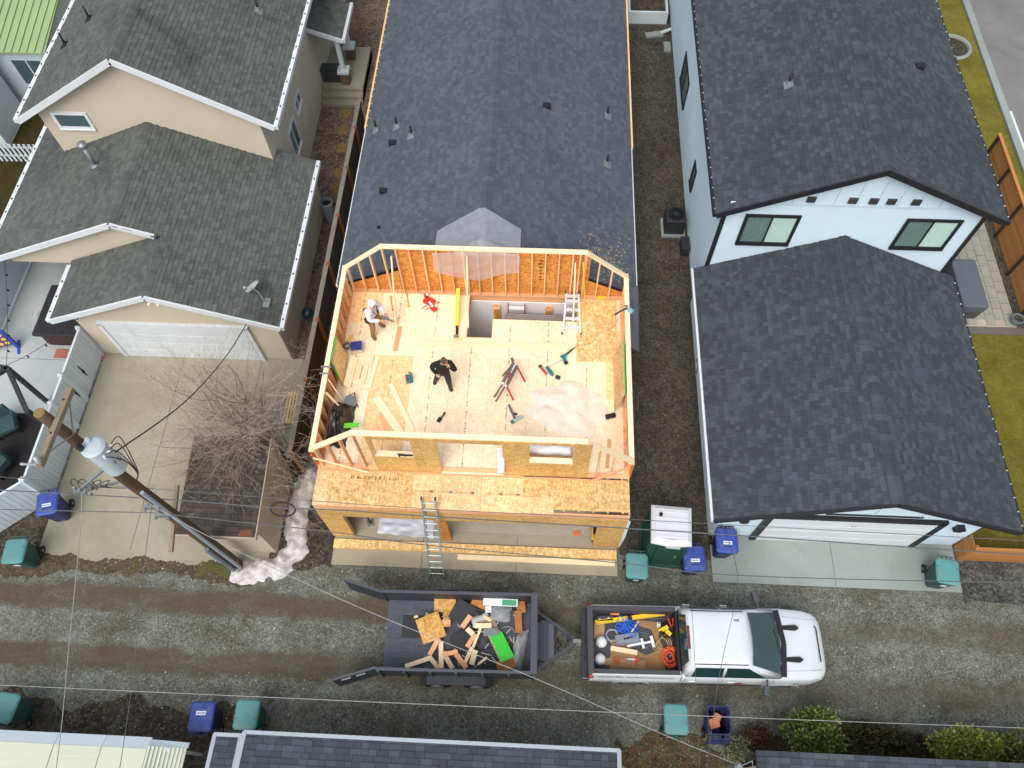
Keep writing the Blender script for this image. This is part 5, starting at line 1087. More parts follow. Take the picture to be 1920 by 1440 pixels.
b.lathe(tc, [(.19, 0), (.22, .03), (.22, 1.0), (.24, 1.02), (.24, 1.06), (.18, 1.11), (.04, 1.14)], 28); tk = b.build('transformer_tank', TK, U, False)
b = MB(); b.lathe(tc+Vector((-.08, .1, 1.1)), [(.05, 0), (.06, .08), (.03, .12)], 10); b.build('bushing', TK, tk); b = MB(); b.lathe(tc+Vector((-.17, -.08, 1.07)), [(.05, 0), (.06, .1), (.07, .14), (.02, .2)], 10); b.build('bushing', BLACKPIPE, tk)
for a in (-.6, -.1, .4): b = MB(); b.lathe(tc+Vector((.22*cos(a), .22*sin(a), .9)), [(.03, 0), (.035, .05), (.015, .1)], 8, (cos(a), sin(a), .2)); b.build('terminal', P('terminal_white', (214, 214, 210), .05, 5, .5), tk)
text_mesh('tank_number', '15', .2, P('tank_ink', (60, 70, 76), .1, 4, .6), tk, basis((.6, .8, 0), (0, 0, 1), (.8, -.6, 0), tuple(tc+Vector((.19, -.135, .45))))) 
b = MB()
for k in range(4): a = -.6+k*.35; p0 = tc+Vector((.29*cos(a), .29*sin(a), .93)); p3 = Vector((-8.85, 5.75, 7.35)); b.tube(curve([p0, p0+Vector((.15, .05*k, .02)), tc+Vector((.42+.05*k, -.05, .45)), tc+Vector((.32, -.05, -.3)), p3]), .011, 6)
b.build('jumper_wire', BLACKPIPE, U, True)
b = MB(); b.bar(pole_at(8.0)+Vector((-.1, 0, 0)), pole_at(7.6)+Vector((-.75, -.35, 0)), .05, .05); b.bar(pole_at(7.2)+Vector((-.1, 0, 0)), pole_at(7.4)+Vector((-.7, -.3, 0)), .05, .05); b.obox(pole_at(7.5)+Vector((-.75, -.34, 0)), (.4, .1, .08), .3); br_ = b.build('service_bracket', STEEL, U)
for k in range(4): b = MB(); q = pole_at(7.5)+Vector((-.9+.13*k, -.36-.04*k, .05)); b.lathe(q, [(.03, 0), (.045, .05), (.03, .1)], 10); b.build('spool', STEEL, br_)
b = MB(); r = random.Random(8)
for k in range(5):
    q = pole_at(7.45)+Vector((-.85+.1*k, -.36, .05)); b.tube(curve([q, q+Vector((-.15+.05*k, .1, .12)), q+Vector((-.2+.1*k, .25, .0)), q+Vector((.1, .15, -.15)), pole_at(7.0)+Vector((-.1, -.1, 0))]), .009, 5)
b.build('jumper_wire', BLACKPIPE, U, True)
for z, yy in ((5.3, .14), (5.9, .14)):
    b = MB(); q = pole_at(z); b.obox(q+Vector((0, -.16, 0)), (.36, .1, .12)); b.lathe(q+Vector((-.15, -.22, 0)), [(.04, 0), (.04, .05)], 10, (0, -1, 0)); b.lathe(q+Vector((.15, -.22, 0)), [(.04, 0), (.04, .05)], 10, (0, -1, 0)); b.build('cable_clamp', STEEL, U)
b = MB(); b.tube([pole_at(z)+Vector((.16, -.12, 0)) for z in (.1, 2.2, 4.4, 6.8)], .05, 10); b.build('riser_conduit', P('pale_conduit', (150, 164, 172), .08, 4, .5), U)
b = MB(); b.tube([pole_at(z)+Vector((-.02, -.2, 0)) for z in (.1, 1.2, 2.4)], .065, 10); b.build('riser_conduit', P('grey_conduit', (110, 122, 130), .1, 4, .5), U)
b = MB(); b.bar(pole_at(4.6)+Vector((-.1, .8, .2)), pole_at(4.3)+Vector((-.15, -.75, -.2)), .09, .1); b.build('lower_arm', AR, U)
# wires
WG, WW = P('weathered_wire', (88, 92, 94), .1, 4, .6), P('bright_wire', (150, 152, 150), .3, 9, .5, .3)
def wire(label, pts, r_=.014, mat=WG, smooth=True, name='overhead_wire'):
    pts = [Vector(p) for p in pts]
    if smooth and len(pts) > 2:
        out = []
        for i in range(len(pts)-1):
            p0, p1, p2, p3 = pts[max(i-1, 0)], pts[i], pts[i+1], pts[min(i+2, len(pts)-1)]
            for k in range(8):
                t = k/8; out.append(.5*((2*p1)+(p2-p0)*t+(2*p0-5*p1+4*p2-p3)*t*t+(3*p1-p0-3*p2+p3)*t**3))
        pts = out+[pts[-1]]
    b = MB(); b.tube(pts, r_, 6, 0, False); return tag(b.build(name, mat, None, True), label, 'wire')
wire('upper dark cable running level across the front of the addition from the pole', [(-22, 6.1, 6.1), (-9.62, 5.99, 5.9), (-6.37, 5.89, 5.88), (-4.49, 5.88, 5.9), (-2.45, 5.82, 5.9), (2.37, 5.72, 5.9), (5.26, 5.65, 5.9), (11.28, 5.48, 5.9), (22, 5.2, 6.1)], .016)
wire('lower cable crossing the ladder and sagging over the portable toilet', [(-22, 5.5, 5.5), (-9.97, 5.81, 5.3), (-8.95, 5.81, 5.3), (-8.18, 5.75, 5.3), (-4.82, 5.53, 5.3), (-2.47, 5.3, 5.3), (2.24, 5.06, 5.3), (4.89, 4.89, 5.3), (11.49, 5.0, 5.3), (22, 5.2, 5.6)], .013)
wire('thinnest high wire above the two level cables', [(-22, 6.5, 6.6), (-4.86, 5.87, 6.5), (2.29, 5.74, 6.5), (22, 5.4, 6.7)], .008)
wire('long pale wire running level across the lower part of the alley', [(-22, 1.6, 6.6), (-.89, 1.66, 6.5), (9.95, 1.75, 6.5), (22, 1.9, 6.6)], .008, WW)
wire('bright twisted service wire running diagonally from the pole over the trailer', [(-9.05, 5.75, 7.6), (-8.1, 5.27, 7.03), (-6.33, 4.57, 6.47), (-3.42, 3.53, 5.9), (.18, 2.42, 5.33), (3.15, 1.42, 4.77), (4.75, .96, 4.2)], .009, WW)
wire('bright service wire dropping straight from the pole toward the carport', [(-9.85, 5.6, 7.5), (-9.81, 4.71, 7.1), (-9.5, 2.53, 6.8), (-9.16, .17, 6.5), (-8.8, -3, 6.4)], .009, WW)
wire('dark service wire from the transformer to the beige garage gable', [(-8.3, 5.75, 9.3), (-8.6, 8.2, 6.6), (-8.95, 10.8, 4.3), (-9.25, 13.0, 2.74)], .016, BLACKPIPE)
wire('thin dark wire crossing the driveway slab toward the bottom left', [(-9.0, 5.88, 6.0), (-8.73, 4.11, 6.0), (-8.31, 1.64, 6.0), (-8, -1, 6)], .007)
wire('thin wire crossing the rear half of the white cab roof', [(4.89, 4.89, 5.3), (4.7, 4.11, 5.4), (4.16, 2.43, 5.6), (3.6, 0, 5.8)], .006)
wire('thin wire crossing the front of the truck bed', [(3.79, 4.95, 5.3), (3.75, 4.14, 5.4), (3.69, 2.79, 5.6), (3.6, 0, 5.8)], .006)
wire('short service drop from the lower cable to the white garage', [(4.89, 4.89, 5.3), (5.01, 5.75, 4.5), (5.35, 7.3, 2.2)], .008)
b = MB(); b.tube([Vector((-5.9, 5.86, 5.85))+Vector((.3*cos(a), .14*sin(a), .1*sin(a))) for a in [i*pi/10 for i in range(21)]], .02, 6); tag(b.build('splice_case', BLACKPIPE, None, True), 'black cable slack loop hanging left of the addition', 'cable loop')
T = thing('service_mast', 'small steel service mast with wire bracket on the bottom right roof', 'mast', (4.8, .9, 0)); b = MB(); b.tube([(4.8, .9, 0), (4.8, .9, 4.25)], .04, 10); b.build('mast', STEEL, T); b = MB(); b.lathe((4.8, .9, 4.2), [(.05, 0), (.1, .05), (.05, .12)], 12); b.build('cap', STEEL, T); b = MB(); b.tube([(4.8, .9, 4.15), (5.2, .75, 3.9), (5.2, 1.05, 3.9), (4.8, .9, 4.15)], .015, 6); b.build('guy_bracket', WW, T)
# ================================================================ trailer
Tr = thing('dump_trailer', 'dark grey utility trailer with open rear doors in the alley', 'trailer', (-1.87, 4.03, 0), None, .02)
TG = P('trailer_grey', (70, 76, 86), .12, 3, .5); TGD = P('trailer_dark', (48, 52, 60), .15, 4, .55)
t = NT('trailer_deck'); co = t.obj(); n_ = t.noise(t.mapping(co, (1, 14, 1)), 2, 4); sc_ = t.noise(co, 2.2, 5, .7)
DK = t.fin(t.mix(t.ramp(sc_, [(.45, 0.), (.7, .6)]), t.ramp(n_, [(.3, lin((58, 64, 74))), (.7, lin((80, 88, 100)))]), lin((110, 108, 104))), .6)
def L(mb, name, mat, **k): return lb_(mb, name, mat, Tr, **k)
b = MB(); b.box(-2.14, 2.1, -1.02, 1.02, .5, .62); L(b, 'deck', DK)
for s, nm in ((-1, 'side_wall'), (1, 'side_wall')):
    b = MB(); b.box(-2.15, 2.12, s*1.03-.02, s*1.03+.02, .5, 1.58); L(b, nm, TGD)
    b = MB(); b.box(-2.17, 2.15, s*1.03-.04, s*1.03+.04, 1.58, 1.64); L(b, 'top_rail', TG, bevel=.008)
    for x in (-2.1, -1.4, -.7, 0, .7, 1.4, 2.08): b = MB(); b.box(x-.03, x+.03, s*1.075-.03, s*1.075+.03, .5, 1.6); L(b, 'stake', TG)
b = MB(); b.box(1.98, 2.02, -1.02, 1.02, .5, 1.58); L(b, 'front_wall', TGD); b = MB(); b.box(1.98, 2.16, -1.07, 1.07, 1.585, 1.645); L(b, 'front_rail', TG, bevel=.008)
for s in (-1, 1):
    b = MB(); b.bar((2.1, s*.85, .48), (3.25, s*.06, .48), .08, .1); L(b, 'tongue_beam', TG)
    a0 = Vector((-2.17, s*1.0, 0)); d = Vector((-1.17, .33*s if s > 0 else -.36, 0)).normalized(); q = a0+d*1.15
    b = MB(); b.bar(a0+Vector((0, 0, 1.08)), q+Vector((0, 0, 1.08)), .05, 1.02); dr = L(b, 'rear_door', TGD)
    b = MB(); b.bar(a0+Vector((0, 0, 1.6)), q+Vector((0, 0, 1.6)), .06, .05); b.bar(a0+Vector((0, 0, .56)), q+Vector((0, 0, .56)), .06, .05); b.bar(q+Vector((0, 0, .54)), q+Vector((0, 0, 1.63)), .06, .06); o = b.build('door_frame', TG); o.parent = dr
    if s < 0:
        b = MB(); [b.bar(a0+d*k+Vector((0, -.04, 1.4)), a0+d*(k+.25)+Vector((0, -.04, 1.4)), .03, .03) for k in (.3, .7)]; o = b.build('latch_bar', STEEL); o.parent = dr
    for x in (-.55, .55):
        b = MB(); b.lathe((x-.05, s*1.17-.11, .37), [(.2, 0), (.36, .0), (.37, .04), (.37, .18), (.36, .22), (.2, .22)], 24, (0, 1, 0)); w_ = L(b, 'wheel', RUB); b = MB(); b.lathe((x-.05, s*1.17+s*.11-.02, .37), [(.19, 0), (.19, .04), (.06, .05)], 16, (0, 1, 0)); o = b.build('rim', STEEL); o.parent = w_
    b = MB(); pr_ = [(-1.05, .55), (-.85, .8), (-.6, .84), (.5, .84), (.75, .8), (.95, .55)]
    b.add([(x, s*1.06, z) for x, z in pr_]+[(x, s*1.3, z) for x, z in pr_], [(i, i+1, 7+i, 6+i) for i in range(5)]); fe = L(b, 'fender', TGD); m_ = fe.modifiers.new('t', 'SOLIDIFY'); m_.thickness = .02
b = MB(); b.box(2.25, 2.5, -.55, .55, .46, .54); L(b, 'tongue_crossbar', TG); b = MB(); b.box(2.16, 2.66, -.5, .5, .42, .5); L(b, 'tongue_box', P('tongue_box_blue', (92, 100, 112), .1, 3, .5), bevel=.02)
b = MB(); b.tube([(3.05, 0, .5), (3.05, 0, 1.0)], .035, 10); b.box(3.0, 3.1, -.04, .04, 1.0, 1.03); L(b, 'jack', TGD); b = MB(); b.box(3.2, 3.5, -.05, .05, .46, .55); b.lathe((3.5, 0, .46), [(.06, 0), (.06, .1)], 12); L(b, 'coupler', STEEL)
b = MB(); b.tube([(2.7, .05, .6), (2.85, -.1, .56), (2.75, -.25, .55), (2.9, -.3, .5)], .02, 6); b.box(2.74, 2.8, .0, .08, .56, .62); L(b, 'safety_chain', BLACKPIPE)
# debris : every piece its own thing
def TRW(x, y): c, s = cos(.027), sin(.027); return (-1.9+c*(x+1.9)-s*(y-4.14), 4.14+s*(x+1.9)+c*(y-4.14))
def piece(name, label, cat, mat, c, sz, rz, rx=0, ry=0, group=None, bevel=0):
    b = MB(); b.obox((0, 0, 0), sz); o = b.build(name, mat, None, bevel=bevel); o.location = c; o.rotation_euler = (rx, ry, rz); return tag(o, label, cat, group)
ROUGHPLY = osb('plywood_scrap', (168, 116, 52), (206, 156, 84), (228, 186, 116), .7)
BLKP = P('black_board', (44, 46, 50), .15, 3, .7)
piece('plywood_scrap', 'large square plywood scrap lying on the debris at the trailer middle', 'plywood', ROUGHPLY, (-2.72, 4.22, .86), (.68, .72, .02), .42, .1, -.06)
piece('plywood_scrap', 'plywood scrap leaning on the far wall of the trailer', 'plywood', ROUGHPLY, (-2.38, 4.92, .84), (.62, .5, .02), .02, .45, 0)
piece('plywood_offcut', 'narrow plywood strip between the square scrap and the black board', 'plywood', ROUGHPLY, (-2.3, 4.5, .8), (.2, .45, .02), .1, -.1, .2)
piece('black_board', 'black square board tilted on the debris near the far wall', 'board', BLKP, (-1.85, 4.68, .88), (.62, .6, .02), -.45, .12, .06)
piece('black_board', 'flat black mat lying on the bare trailer deck at the rear', 'mat', BLKP, (-3.1, 4.28, .635), (.95, .62, .016), .02)
piece('black_board', 'dark board under the offcuts in the middle of the pile', 'board', BLKP, (-1.75, 3.95, .78), (.7, .5, .02), .5, .1, .05)
piece('black_board', 'big charcoal board lying at the front right of the trailer', 'board', P('charcoal_board', (66, 68, 74), .1, 3, .8), (-.55, 4.38, .8), (.6, .85, .02), -.05, .05, -.08)
piece('black_board', 'dark slab tilted below the green panel near the lower wall', 'board', BLKP, (-.9, 3.55, .76), (.8, .45, .02), .3, .15, .0)
piece('green_painted_board', 'bright green painted panel sloping in the front of the trailer', 'board', P('bright_green_paint', (60, 206, 60), .06, 2, .6), (-.68, 3.78, .93), (.38, .78, .02), .5, -.1, .1)
piece('tan_board', 'tan board under the bright green panel', 'board', P('tan_board', (176, 150, 118), .12, 4, .8), (-.85, 4.0, .9), (.36, 1.3, .018), .5, -.1, .1)
bx_ = piece('cardboard_carton', 'long white and green carton against the far wall of the trailer', 'carton', LBL, (-.78, 5.0, .95), (.98, .2, .3), .0, .25)
b = MB(); b.box(.05, .46, -.08, .08, .151, .153); b.box(.1, .45, -.1013, -.1003, -.1, .02); o = b.build('green_print', P('print_green', (70, 150, 110), .1, 4, .7)); o.parent = bx_
b = MB(); [b.box(-.4+i*.07, -.36+i*.07, -.1015, -.1003, -.06, .02) for i in range(5)]; o = b.build('lettering', P('print_grey', (110, 120, 120), .1, 4, .7)); o.parent = bx_
piece('white_box', 'small white box with dark mark below the long carton', 'box', LBL, (-1.12, 4.8, .86), (.17, .17, .14), .1, .1)
piece('siding_offcut', 'grey slatted siding offcut beside the green panel', 'offcut', P('grey_siding', (108, 112, 122), .12, 4, .6), (-1.02, 4.16, .95), (.4, .2, .03), .12, .2)
GO = 'lumber offcuts in the trailer'
for k, (x, y, l, w, rz, z, lab) in enumerate([(-2.58, 3.72, .5, .13, 1.1, .82, 'pale lumber offcut below the square plywood scrap'), (-2.37, 3.52, .75, .13, -1.45, .8, 'pinkish upright lumber offcut at the lower trailer wall'), (-2.16, 3.36, .5, .13, -.95, .82, 'second pinkish offcut crossing the upright one'), (-1.72, 4.42, .4, .14, 1., .95, 'thick lumber offcut lying on the tilted black board'), (-1.24, 4.32, .48, .13, .05, .98, 'level lumber offcut left of the grey siding piece'), (-1.6, 4.16, .24, .14, -.7, .9, 'short stub of lumber in the middle of the pile'), (-1.55, 3.92, .42, .13, 1.05, .88, 'lumber offcut just under the short stub'), (-2.98, 3.3, .78, .12, .35, .76, 'long pale offcut resting on the lower trailer wall at the rear'), (-2.55, 3.3, .42, .12, -.8, .78, 'offcut end crossing the long pale one'), (-1.84, 3.42, .62, .14, -.85, .82, 'lumber offcut sloping down to the lower wall'), (-1.46, 3.48, .4, .15, 1.35, .84, 'stubby offcut at the lower wall right of the sloping one'), (-1.62, 3.5, .55, .1, 1.2, .8, 'thin offcut between the sloping and stubby ones'), (-2.1, 3.56, .4, .12, .2, .86, 'short offcut lying across the two pinkish ones'), (-1.38, 4.05, .65, .07, 1.25, .86, 'narrow stick standing out of the middle of the pile'), (-1.2, 3.4, .3, .06, .7, .8, 'small stick near the lower wall under the dark slab'), (-2.3, 4.4, .25, .13, 0, .84, 'small block beside the narrow plywood strip'), (-1.15, 4.55, .3, .1, -.5, .84, 'brown wood chunk below the small white box')]):
    piece('lumber_offcut', lab, 'offcut', PINE2 if k % 3 else PINK, (x, y, z), (l, w, .045), rz, random.uniform(-.15, .15), random.uniform(-.15, .15), GO)
for k, (x, y) in enumerate(((-3.2, 4.55), (-2.9, 4.62))): piece('wood_chip', ['tiny wood chip on the bare deck left of the other chip', 'tiny wood chip on the bare deck near the leaning plywood'][k], 'wood chip', PINE, (x, y, .64), (.12, .07, .03), .3+k)
b = MB(); r = random.Random(5)
for i in range(46): x, y = r.uniform(-2.8, -.3), r.uniform(3.25, 4.9); a = r.random()*pi; b.obox((x, y, .72+r.random()*.12), (r.uniform(.06, .3), .02, .012), a, r.uniform(-.3, .3), r.uniform(-.3, .3))
stuff(b.build('scrap_strips', P('strip_white', (198, 190, 178), .2, 6, .7)))
b = MB(); r = random.Random(15)
for i in range(70): x, y = r.uniform(-2.6, -.2), r.uniform(3.25, 5.0); a = r.random()*pi; b.obox((x, y, .66+r.random()*.1), (r.uniform(.1, .4), r.uniform(.06, .2), .02), a, r.uniform(-.2, .2), r.uniform(-.2, .2))
stuff(b.build('debris_bed', P('dark_scrap', (64, 60, 58), .4, 5, .8)))
for k, (x, y, l, w, rz, lab) in enumerate([(-.55, 3.32, .5, .3, .3, 'brown cardboard flap at the lower front corner of the trailer'), (-1.35, 4.95, .55, .22, -.3, 'brown wood panel against the far wall beside the carton'), (-.25, 4.5, .2, .6, .1, 'orange brown board end at the front wall of the trailer'), (-.2, 4.95, .25, .4, .2, 'brown carton flap in the far front corner of the trailer')]): piece('brown_scrap', lab, 'scrap', P('brown_scrap', (176, 118, 66), .25, 5, .85), (x, y, .84), (l, w, .02), rz, .1, .15)
def rag(cx, cy, cz, sx, sy, h, seed, rz=0, pw=1.6):
    def f(u, v):
        x, y = (u-.5)*2, (v-.5)*2; rr = min(1, max(abs(x), abs(y))); k = max(.01, 1-rr**pw); s = 1+.18*nz(x*1.7, y*1.7, seed)
        X, Y = x*sx*s, y*sy*s; c, q = cos(rz), sin(rz); zz = h*(k*(.55+.6*abs(nz(x*2.3+seed, y*2.3, seed))+.25*nz(x*6, y*6, seed+3)))+.006
        return (cx+c*X-q*Y, cy+q*X+c*Y, cz+max(.004, zz))
    return f
cloth('plastic_wrap', plastic('clear_wrap', (226, 230, 236), .55), 16, 12, rag(-.75, 4.72, .8, .3, .22, .18, 3), None, 'crumpled clear plastic wrap below the long carton in the trailer', 'plastic wrap')
cloth('grey_tarp', P('grey_tarp', (150, 152, 156), .12, 3, .6), 12, 20, rag(-.22, 3.75, .68, .2, .6, .3, 7, -.15), None, 'crumpled grey tarp at the front end of the trailer', 'tarp')
cloth('grey_rag', P('silver_foil', (190, 190, 190), .15, 4, .5), 14, 10, rag(-1.35, 4.52, .78, .25, .14, .16, 11, .4), None, 'crumpled silver wrap between the black board and small white box', 'wrap')
b = MB(); b.tube([(-.55+.2*cos(a), 4.2+.16*sin(a), .84+.02*sin(a*2)) for a in [i*.4 for i in range(13)]], .012, 6); tag(b.build('wire_hoop', WW, None, True), 'thin pale wire hoop lying on the big charcoal board', 'wire')
# ================================================================ pickup truck
K = thing('pickup_truck', 'white crew cab pickup truck parked in the alley with tools in its bed', 'pickup truck', (4.93, 4.1, 0), None, .022)
t = NT('white_car_paint'); n_ = t.noise(t.obj(), 1.2, 3); t.b.inputs['Coat Weight'].default_value = .6; t.b.inputs['Coat Roughness'].default_value = .08
WP = t.fin(t.ramp(n_, [(.3, lin((204, 212, 216))), (.7, lin((214, 220, 224)))]), .35)
CARG = P('car_glass', (34, 62, 60), .2, 1., .05, 0, 0, 3, .9); TRIM = P('dark_bed_plastic', (64, 66, 72), .12, 4, .65); BLK = P('black_car_trim', (24, 25, 28), .12, 4, .5)
def KL(mb, name, mat, **k): return lb_(mb, name, mat, K, **k)
def loft(b, rings, close=True):
    n = len(rings[0]); o = len(b.v); vs = [v for r_ in rings for v in r_]; fs = []
    for i in range(len(rings)-1): fs += [(i*n+k, i*n+(k+1) % n, (i+1)*n+(k+1) % n, (i+1)*n+k) for k in range(n)]
    fs.append(tuple(range(n))[::-1]); fs.append(tuple(range((len(rings)-1)*n, len(rings)*n))); b.add(vs, fs)
def xs(x, w, zb, zt, cr=.03):
    h = zt-zb; L_ = [(w*.93, zb), (w, zb+h*.25), (w*1.0, zb+h*.55), (w*.97, zt-.16), (w*.93, zt-.06), (w*.83, zt-.008), (w*.55, zt+cr*.7), (w*.2, zt+cr)]
    return [(x, -y, z) for y, z in L_]+[(x, y, z) for y, z in L_[::-1]]
b = MB(); loft(b, [xs(x, w, zb, zt, c) for x, w, zb, zt, c in ((3.3, .5, .5, .96, .0), (3.26, .7, .48, 1.03, .01), (3.17, .84, .45, 1.1, .015), (3.02, .92, .42, 1.15, .02), (2.75, .985, .42, 1.2, .03), (2.1, 1.01, .42, 1.28, .035), (1.6, 1.01, .42, 1.32, .0), (.6, 1.005, .42, 1.34, 0), (-.72, 1.005, .42, 1.36, 0))]); KL(b, 'body', WP, smooth=True, bevel=.01)
def rr(x0, x1, w, z, cr=.16, n=5):
    out = []
    for cx, cy, a0 in ((x1-cr, w-cr, 0), (x0+cr, w-cr, pi/2), (x0+cr, -w+cr, pi), (x1-cr, -w+cr, 1.5*pi)):
        for k in range(n): a = a0+pi/2*k/(n-1); out.append((cx+cr*cos(a), cy+cr*sin(a), z))
    return out
b = MB(); loft(b, [rr(-.74, 1.98, .93, 1.3, .12), rr(-.66, 1.35, .82, 1.66, .13), rr(-.6, 1.02, .745, 1.87, .14), rr(-.56, .96, .70, 1.925, .16), rr(-.42, .82, .55, 1.95, .2), rr(-.2, .6, .3, 1.958, .2)]); KL(b, 'cab', WP, smooth=True)
def quad(b, pts, t_=.012):
    p = [Vector(q) for q in pts]; n = (p[1]-p[0]).cross(p[2]-p[0]).normalized(); b.extrude(p, -n*t_)
b = MB(); b.add([(1.88, -.8, 1.36), (1.985, -.4, 1.345), (2.01, 0, 1.34), (1.985, .4, 1.345), (1.88, .8, 1.36), (1.05, .68, 1.868), (1.1, .35, 1.875), (1.115, 0, 1.877), (1.1, -.35, 1.875), (1.05, -.68, 1.868)], [(0, 1, 8, 9), (1, 2, 7, 8), (2, 3, 6, 7), (3, 4, 5, 6)]); ws = KL(b, 'windshield', CARG, smooth=True)
b = MB(); b.bar((2.0, -.88, 1.335), (2.1, 0, 1.345), .14, .02); b.bar((2.0, .88, 1.335), (2.1, 0, 1.345), .14, .02); KL(b, 'cowl', BLK)
b = MB(); b.tube([(2.0, -.3, 1.39), (1.85, .35, 1.44)], .01, 6); b.tube([(2.0, .35, 1.39), (1.9, .8, 1.41)], .01, 6); o = b.build('wiper', BLK); o.parent = ws
for s in (-1, 1):
    for x0, x1, xt0, xt1 in ((-.5, .32, -.44, .3), (.4, 1.5, .38, .95)):
        b = MB(); q = [(x0, s*.935, 1.345), (x1, s*.935, 1.345), (xt1, s*.775, 1.83), (xt0, s*.775, 1.83)]; quad(b, q if s < 0 else q[::-1]); KL(b, 'side_window', CARG)
    b = MB(); b.bar((-.5, s*.69, 1.93), (.92, s*.69, 1.925), .025, .012); KL(b, 'roof_ditch', BLK)
    b = MB(); b.bar((1.55, s*.95, 1.3), (1.5, s*1.14, 1.34), .05, .05); b.obox((1.46, s*1.24, 1.36), (.14, .26, .2), s*.2); KL(b, 'mirror', P('mirror_grey', (74, 78, 84), .1, 4, .5), bevel=.03)
    for x in (-.1, .95): b = MB(); b.obox((x-.35, s*1.015, 1.16), (.2, .04, .04)); KL(b, 'door_handle', WP, bevel=.015)
    b = MB(); b.bar((-.66, s*.99, .95), (1.8, s*.99, .95), .012, .02); [b.bar((x, s*1.003, .5), (x, s*.985, 1.33), .01, .01) for x in (-.65, .36, 1.72)]; KL(b, 'door_seam', P('seam_grey', (120, 124, 128), .1, 4, .6))
    b = MB(); b.box(-.6, 1.6, s*.9-.1, s*.9+.06, .36, .42); KL(b, 'side_step', BLK)
    for x in (-2.02, 2.12):
        b = MB(); b.lathe((x, s*.86-.13, .4), [(.24, 0), (.38, .0), (.4, .04), (.4, .22), (.38, .26), (.24, .26)], 28, (0, 1, 0)); w_ = KL(b, 'wheel', RUB); b = MB(); b.lathe((x, s*.86+s*.12-.02, .4), [(.24, 0), (.24, .04), (.1, .045), (.06, .05)], 20, (0, 1, 0)); [b.obox((x+.14*cos(a), s*.99, .4+.14*sin(a)), (.2, .02, .04), 0, 0, -a) for a in [k*pi/3 for k in range(6)]]; o = b.build('rim', STEEL); o.parent = w_
        b = MB(); pts = [(x+.5*cos(a), s*1.012, .42+.47*sin(a)) for a in [pi*k/12 for k in range(13)]]; b.tube(pts, .028, 6); KL(b, 'wheel_arch', P('arch_grey', (150, 154, 158), .1, 4, .5))
    # bed side
    b = MB(); b.extrude([(-3.2, s*.96, .5), (-3.2, s*1.02, .75), (-3.2, s*1.015, 1.0), (-3.2, s*.93, 1.33), (-3.2, s*.91, 1.36), (-3.2, s*.8, 1.36), (-3.2, s*.8, .5)][::s], (2.44, 0, 0)); KL(b, 'bed_side', WP)
    b = MB(); b.box(-3.18, -.78, s*.84-.06, s*.84+.06, 1.36, 1.385); KL(b, 'bed_rail', TRIM, bevel=.01)
    b = MB(); b.box(-3.19, -.77, s*.79-.012, s*.79+.012, .82, 1.362); KL(b, 'bed_liner', TRIM)
    for x in (-3.05,): b = MB(); b.box(x-.03, x+.03, s*.86-.015, s*.86+.015, 1.385, 1.39); KL(b, 'stake_pocket', BLK)
    b = MB(); b.box(-3.24, -3.1, s*.93-.06, s*.93+.08, .85, 1.28); KL(b, 'tail_lamp', P('red_lamp', (150, 30, 36), .1, 4, .25), bevel=.02)
    b = MB(); b.box(2.9, 3.12, s*.76-.12, s*.76+.12, .86, 1.02); KL(b, 'headlamp', P('headlamp_glass', (190, 200, 206), .05, 3, .1), bevel=.04)
    b = MB(); b.prism([(2.12, s*.42-.06), (2.5, s*.42-.075), (2.6, s*.42), (2.5, s*.42+.075), (2.12, s*.42+.06)], 1.27, 1.315); KL(b, 'hood_vent', BLK, bevel=.01)
    b = MB(); b.bar((2.15, s*.72, 1.285), (3.1, s*.66, 1.155), .016, .012); KL(b, 'hood_seam', P('hood_line', (176, 182, 186), .05, 3, .5))
b = MB(); b.bar((3.1, -.45, 1.178), (3.1, .45, 1.178), .03, .02); b.bar((3.1, .45, 1.178), (3.05, .5, 1.182), .03, .02); KL(b, 'hood_lip', BLK)
b = MB(); b.box(3.2, 3.31, -.5, .5, .62, .93); KL(b, 'grille', BLK, bevel=.02); b = MB(); b.prism([(2.9, -.92), (3.2, -.8), (3.34, -.5), (3.34, .5), (3.2, .8), (2.9, .92)], .38, .6); KL(b, 'front_bumper', WP, bevel=.05)
b = MB(); b.box(-3.2, -.75, -.8, .8, .74, .82); KL(b, 'bed_floor', TRIM); b = MB(); b.box(-.82, -.76, -.8, .8, .82, 1.37); KL(b, 'bed_front', BLK)
b = MB(); b.box(-3.24, -3.14, -.94, .94, .6, 1.38); KL(b, 'tailgate', TRIM, bevel=.03); b = MB(); b.box(-3.26, -3.1, -.9, .9, 1.38, 1.4); KL(b, 'tailgate_cap', TRIM, bevel=.008); b = MB(); b.box(-3.38, -3.2, -.95, .95, .42, .62); KL(b, 'rear_bumper', P('chrome_dark', (80, 84, 90), .1, 3, .3, .6), bevel=.03)
b = MB(); b.box(-3.5, -3.3, -.05, .05, .42, .5); b.lathe((-3.46, 0, .5), [(.02, 0), (.04, .03), (.02, .07)], 10); KL(b, 'tow_ball', STEEL)
b = MB(); b.box(-.62, -.54, -.3, .3, 1.86, 1.925); KL(b, 'brake_lamp', P('brake_red', (110, 50, 56), .1, 4, .4), bevel=.01)
b = MB(); b.obox((.72, .45, 1.955), (.14, .06, .03)); KL(b, 'roof_antenna', P('antenna_grey', (130, 134, 138), .1, 4, .4), bevel=.01)
b = MB(); quad(b, [(-.745, .7, 1.42), (-.745, -.7, 1.42), (-.625, -.6, 1.82), (-.625, .6, 1.82)]); KL(b, 'rear_window', CARG)
sv = Vector((0, .085, .33)).normalized(); INK = P('dark_lettering', (60, 64, 70), .1, 4, .5)
